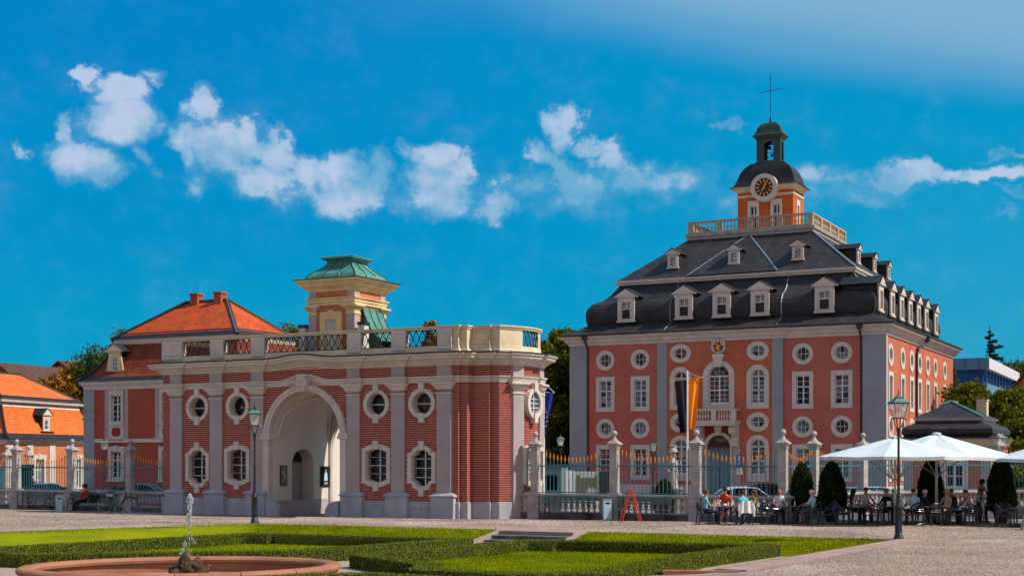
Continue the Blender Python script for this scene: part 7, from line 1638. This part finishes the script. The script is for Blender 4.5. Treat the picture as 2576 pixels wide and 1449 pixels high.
MB().tube([(-.9*KS_+.2, 0, .76*KS_), (-.3*KS_, 0, .76*KS_)], .014, 5).tube([(-.68, 0, .35*KS_), (-.62, 0, .76*KS_)], .010, 4).tube([(-.68, 0, .35*KS_), (-.85, 0, .76*KS_)], .010, 4).build('rack', 'dark_metal', bk)
MB().box(-.48*KS_, -.20*KS_, -.05, .05, .72*KS_, .84*KS_).build('lock_box', 'lead_flash', bk)
MB().tube([K_(-.12, .30), K_(-.02, .17)], .012, 5).tube([K_(-.12, .30), K_(-.22, .43)], .012, 5).lathe([(.09, -.01), (.09, .01)], 12).build('crank', 'lead_flash', bk) if False else MB().tube([(-.12*KS_, -.06, .30*KS_), (-.02*KS_, -.06, .17*KS_)], .012, 5).tube([(-.12*KS_, .06, .30*KS_), (-.22*KS_, .06, .43*KS_)], .012, 5).box(-.06, .02, -.12, -.05, .16*KS_, .18*KS_).build('crank', 'lead_flash', bk)
MB().tube([K_(-.14, .28), (-.10*KS_, -.10, 0)], .012, 5).build('kickstand', 'lead_flash', bk)
# ------------------------------------------------------------------ people
def segdist(p, a, b):
    ab = b-a; t = max(0, min(1, (p-a).dot(ab)/max(ab.length_squared, 1e-9))); return (p-(a+ab*t)).length
def person(label, x, y, face, shirt, pants, hair, hairm, arms='table', sleeve='short', skin='skin', stand=False, lean=0.0, legs='down', z=0.0, shoe='c_black', scale=1.0, twist=0.0, group=None, seat=.45, spread=.11, bare_leg=False):
    t = thing('person', label, 'person', (x, y, z), rad(face), group)
    V = []; Rr = []; E = []; B = []        # B: (i, j, label)
    def v(p, r, par_=None, lab=None):
        V.append(Vector(p)); Rr.append(r)
        if par_ is not None: E.append((par_, len(V)-1)); B.append((par_, len(V)-1, lab))
        return len(V)-1
    ph = seat+.09 if not stand else .93; ly = lean
    if stand: ph = .93
    pel = v((0, -.06, ph), .125)
    wa = v((0, -.05+ly*.35, ph+.17), .118, pel, 'shirt'); ch = v((0, -.04+ly*.8, ph+.36), .135, wa, 'shirt'); up = v((0, -.045+ly, ph+.47), .10, ch, 'shirt')
    nk = v((0, -.02+ly*1.1, ph+.565), .052, up, 'skin'); hb = v((0, .005+ly*1.2, ph+.63), .066, nk, 'skin'); hc = v((0, .005+ly*1.25, ph+.72), .088, hb, 'skin'); ht = v((0, -.005+ly*1.25, ph+.79), .066, hc, 'skin')
    for s in (-1, 1):
        sh = v((s*.165, -.045+ly, ph+.47), .060, up, 'shirt')
        A = {'table': ((s*.235, .06+ly, ph+.23), (s*.15, .32+ly*.6, ph+.20)), 'lap': ((s*.235, .02, ph+.20), (s*.12, .26, ph+.10)), 'chin': ((s*.2, .20+ly, ph+.22), (s*.07, .20+ly, ph+.52) if s > 0 else (s*.12, .34, ph+.2)), 'serve': ((s*.21, .10+ly, ph+.22), (s*.12, .36+ly, ph+.24)), 'back': ((s*.30, -.06, ph+.26), (s*.30, .18, ph+.18)), 'open': ((s*.30, .12+ly, ph+.26), (s*.28, .36+ly, ph+.20))}[arms]
        el = v(A[0], .042, sh, 'slv' if sleeve != 'none' else 'skin'); mid = (Vector(A[0])+Vector(A[1]))/2
        fm = v(mid, .038, el, 'shirt' if sleeve == 'long' else 'skin'); wr = v(A[1], .026, fm, 'shirt' if sleeve == 'long' else 'skin')
        d = (Vector(A[1])-Vector(A[0])).normalized(); d.z *= .3; d.normalize(); side = Vector((-d.y, d.x, 0)).normalized()
        pa = v(Vector(A[1])+d*.055, .030, wr, 'skin')
        for k, l in ((-1.5, .055), (-.5, .068), (.5, .064), (1.5, .048)):
            b0 = Vector(A[1])+d*.085+side*k*.019; f1 = v(b0, .0105, pa, 'skin'); f2 = v(b0+d*l*.55+Vector((0, 0, -.010)), .009, f1, 'skin'); v(b0+d*l*.85+Vector((0, 0, -.030)), .0075, f2, 'skin')
        th = v(Vector(A[1])+d*.035-side*s*(-1)*.030*-1, .011, pa, 'skin'); v(Vector(A[1])+d*.075+side*(-s)*-.045, .009, th, 'skin')
    for s in (-1, 1):
        hp = v((s*.085, -.03, ph-.01), .095, pel, 'pants')
        if stand: kn = v((s*.09, .0, .50), .062, hp, 'pants'); an = v((s*.095, -.02, .09), .042, kn, 'pants'); Ft = (s*.11, .13, .035)
        else:
            ky = .42; kz_ = seat+.08
            f = {'down': (s*(spread+.02), ky+.02, .09), 'fwd': (s*(spread+.01), ky+.16, .09), 'tuck': (s*spread, ky-.14, .09)}[legs]
            kn = v((s*spread, ky, kz_), .068, hp, 'pants'); an = v(f, .042, kn, 'skin' if bare_leg else 'pants'); Ft = (f[0]+s*.02, f[1]+.14, .035)
        he = v((V[an].x, V[an].y-.02, .045), .036, an, 'shoe'); v(((V[an].x+Ft[0])/2, (V[an].y+Ft[1])/2, .04), .036, he, 'shoe'); v(Ft, .030, len(V)-1, 'shoe')
    me = bpy.data.meshes.new('skel'); me.from_pydata([tuple(p) for p in V], E, []); o = bpy.data.objects.new('skel', me); COL.objects.link(o)
    o.modifiers.new('skin', 'SKIN'); sk = me.skin_vertices[0].data
    for i, r_ in enumerate(Rr): sk[i].radius = (r_, r_*(.80 if i in (wa, ch, up) else 1.0)); sk[i].use_root = (i == pel)
    sk[wa].radius = (.135, .100); sk[ch].radius = (.155, .105); sk[pel].radius = (.135, .115); sk[up].radius = (.13, .085)
    sk[hb].radius = (.060, .070); sk[hc].radius = (.074, .092); sk[ht].radius = (.058, .072)
    m_ = o.modifiers.new('sub', 'SUBSURF'); m_.levels = 1; m_.render_levels = 1
    dg = bpy.context.evaluated_depsgraph_get(); dg.update(); ev = o.evaluated_get(dg); bm2 = bpy.data.meshes.new_from_object(ev); bpy.data.objects.remove(o)
    bm2.name = 'body'; bm2.materials.clear()
    for q in (shirt, pants, skin, shoe, 'c_black', 'hair_dark'): bm2.materials.append(MT[q])
    seg = [(V[a], V[b], Rr[a], Rr[b], l) for a, b, l in B]; mi = []
    for p in bm2.polygons:
        c = p.center; best = min(seg, key=lambda q: segdist(c, q[0], q[1])/(.5*(q[2]+q[3])+.02)); l = best[4]
        if l == 'slv': l = 'shirt' if sleeve in ('short', 'long') and ((c-best[0]).length < (.17 if sleeve == 'short' else 9)) else 'skin'
        if l == 'shirt' and c.z > ph+.535: l = 'skin'
        if l == 'shirt' and c.z < ph+.02: l = 'pants'
        mi.append({'shirt': 0, 'pants': 1, 'skin': 2, 'shoe': 3}[l])
    bm2.polygons.foreach_set('material_index', mi); bm2.polygons.foreach_set('use_smooth', [True]*len(mi)); bm2.update()
    body = ob('body', bm2, t)
    H = V[hc]; hx, hy, hz2 = H.x, H.y, H.z
    fm_ = MB().ball((hx, hy+.098, hz2-.015), .016, 8, 5, 0, (.8, 1.1, 1.5))
    for s in (-1, 1): fm_.ball((hx+s*.078, hy-.005, hz2-.01), .022, 8, 5, 0, (.4, .8, 1.3)); fm_.ball((hx+s*.032, hy+.082, hz2+.012), .011, 8, 5, 1)
    fm_.ball((hx, hy+.086, hz2-.055), .016, 8, 4, 2, (1.5, .5, .45)).build('face', [skin, 'c_black', 'deep_red'], t, True)
    hm = MB()
    def shell(zc, r0, lo, back=0.0, front=.25):
        n, m2 = 16, 8; vs = []; fs = []
        for j in range(m2+1):
            for i in range(n):
                a = 2*math.pi*i/n; lim = lo+(front*max(0, math.sin(a))**1.5); ph_ = (math.pi*lim if False else lim)
                th = math.acos(max(-1, min(1, 1-(1-ph_)*j/m2))); rr_ = r0*(1+.05*math.sin(7*a+j*2))
                vs.append((hx+rr_*.86*math.sin(th)*math.cos(a), hy-.008+rr_*1.02*math.sin(th)*math.sin(a), zc+rr_*math.cos(th)))
        for j in range(m2):
            for i in range(n): a = j*n+i; b = j*n+(i+1) % n; fs.append((a, a+n, b+n, b))
        hm.add(vs, fs)
    if hair in ('short', 'long', 'pony', 'curly'): shell(hz2+.012, .112 if hair != 'curly' else .13, -.55 if hair != 'short' else -.30, 0, .75)
    if hair == 'fringe': shell(hz2-.0, .104, -.35, 0, 1.2); 
    if hair == 'long':
        hm.loft([[(hx+a*k1, hy-.05+b*k1-.02*j, hz2+.06-.09*j) for a, b in ell(0, 0, .095, .06, 12)] for j, k1 in enumerate((.9, 1.08, 1.1, 1.05, .85, .5))])
    if hair == 'pony': hm.ball((hx, hy-.12, hz2+.02), .05, 8, 6, 0, (1, 1.2, 1)).ball((hx, hy-.13, hz2-.07), .035, 8, 6, 0, (1, 1, 2.2))
    if hair == 'curly':
        for i in range(14): a = R.random()*6.28; hm.ball((hx+.10*math.cos(a), hy-.03+.09*math.sin(a)*(.4 if math.sin(a) > 0 else 1), hz2+R.uniform(-.08, .09)), R.uniform(.03, .05), 7, 5)
    if hair == 'sides':
        for s in (-1, 1): hm.ball((hx+s*.072, hy-.03, hz2-.005), .035, 8, 6, 0, (.5, 1.2, 1.1))
        hm.ball((hx, hy-.085, hz2-.02), .05, 8, 6, 0, (1.2, .5, .9))
    if hm.v: hm.build('hair', hairm, t, True)
    if scale != 1: t.scale = (scale,)*3
    return t
ppl = []
person('man in a light blue t-shirt and jeans at the left end of the sunny table', 7.68, 54.97, -82, 'c_lightblue', 'c_navy', 'short', 'hair_brown', 'table', legs='down', shoe='c_black', skin='skin_tan')
q = person('man in an orange-red shirt with sunglasses behind the sunny table', 8.62, 56.25, 168, 'c_red', 'c_navy', 'short', 'hair_dark', 'open', skin='skin_tan', bare_leg=True, shoe='c_beige', lean=.08, scale=1.06)
MB().box(-.07, .07, .085, .10, 1.255, 1.285).build('sunglasses', 'c_black', q, loc=(0, .10, 0))
person('person in a turquoise top seen from behind at the sunny table', 9.08, 54.62, 8, 'c_teal', 'c_navy', 'short', 'hair_dark', 'table', lean=.06, legs='down')
person('woman with long brown hair and an olive top on the right of the sunny table', 9.66, 55.48, 84, 'c_olive', 'c_olive', 'long', 'hair_brown', 'table', 'none')
person('bald man in a white shirt facing the camera left of the first cone tree', 10.78, 56.12, 172, 'c_white', 'c_navy', 'sides', 'hair_grey', 'table', skin='skin_tan', lean=.05, scale=1.03)
person('white-haired guest in a pale blue shirt turned away, between the cone trees', 11.92, 55.32, 48, 'c_sky', 'c_beige', 'short', 'hair_white', 'table')
person('dark-haired woman in a cream top leaning at the brown table', 13.98, 56.9, -60, 'c_cream', 'c_black', 'long', 'hair_dark', 'table', 'long')
person('man in a white t-shirt facing the camera behind the brown table', 14.58, 57.3, 175, 'c_white', 'c_black', 'short', 'hair_brown', 'open', skin='skin_tan', scale=1.04)
person('guest with ash-blonde hair in black, back to us, left of the parasol pole', 15.15, 56.35, 12, 'c_black', 'c_black', 'short', 'hair_grey', 'table', 'long')
person('guest in a white-blue shirt seen from behind, right of the street lamp', 15.85, 54.8, 8, 'c_sky', 'c_black', 'short', 'hair_brown', 'table', 'short', lean=.06, scale=1.04)
person('second guest facing the one in the white-blue shirt, head just behind the lamp', 15.55, 56.6, 175, 'c_pink', 'c_black', 'short', 'hair_brown', 'lap', skin='skin_tan')
person('white-haired man in a dark vest looking right beside the second parasol pole', 16.6, 55.9, -85, 'c_navy', 'c_navy', 'short', 'hair_white', 'table', 'long')
person('woman with blonde curly hair and glasses in a cream blouse', 17.45, 55.9, 130, 'c_cream', 'c_beige', 'curly', 'hair_blonde', 'table', 'short')
person('guest dressed in black sitting before the lodge window', 18.05, 57.15, 172, 'c_black', 'c_black', 'short', 'hair_dark', 'chin', 'long', skin='skin_tan')
person('guest in a beige-pink cardigan bent over the table with a hand at the chin', 18.32, 55.6, 92, 'c_pink', 'c_black', 'short', 'hair_brown', 'chin', 'long', lean=.16, skin='skin_tan')
person('seated guest with a white sleeve right behind the waitress', 19.4, 57.5, 170, 'c_white', 'c_black', 'short', 'hair_dark', 'table', 'long', skin='skin_tan')
person('waitress with a dark ponytail standing in a pale top and black apron', px(2466, 57.6), 57.6, -70, 'c_beige', 'c_black', 'pony', 'hair_dark', 'serve', 'short', stand=True, lean=.10, skin='skin_tan')
person('woman in a red top and black trousers sitting on the bench beside the bicycle', *facade(FO, -26.15, -.62), 140, 'c_bench_red', 'c_black', 'curly', 'hair_dark', 'lap', 'long', legs='fwd', z=ZL, scale=1.03)
bg_ = facade(FO, -25.45, -.60)
tbag = thing('black_bag', 'black bag on the bench between the woman and the bicycle', 'bag', (bg_[0], bg_[1], ZL+.46), -A_); MB().taper(0, 0, .30, .12, 0, .26, .08, .42).build('body', 'black_cloth', tbag); MB().tube([(-.15, 0, .4), (-.1, 0, .56), (.1, 0, .56), (.15, 0, .4)], .012, 5).build('handle', 'black_cloth', tbag)
# cardigans over chair backs
def cardigan(x, y, face, m_, label):
    t = thing('cardigan', label, 'cardigan', (x, y, 0), rad(face)); 
    cloth(lambda u, v: ((u-.5)*(.50+.10*v), -.33-.03*math.sin(u*14)-.02*v-.04*math.sin(math.pi*u), .93-.48*v+.05*math.sin(math.pi*u)-.02*math.sin(u*20)*v), 18, 12, 'fabric', m_, t)
    for s in (-1, 1): MB().tube([(s*.25, -.30, .86), (s*.31, -.33, .62), (s*.30, -.34, .36)], [.05, .05, .035], 7).build('sleeve', m_, t)
cardigan(9.10, 54.55, 8, 'c_white', 'white cardigan hung over the chair of the person in turquoise'); cardigan(18.4, 55.6, 92, 'c_pink', 'pale pink cardigan hanging from the chair of the bent guest')
for m_ in list(bpy.data.meshes):
    if m_.users == 0: bpy.data.meshes.remove(m_)
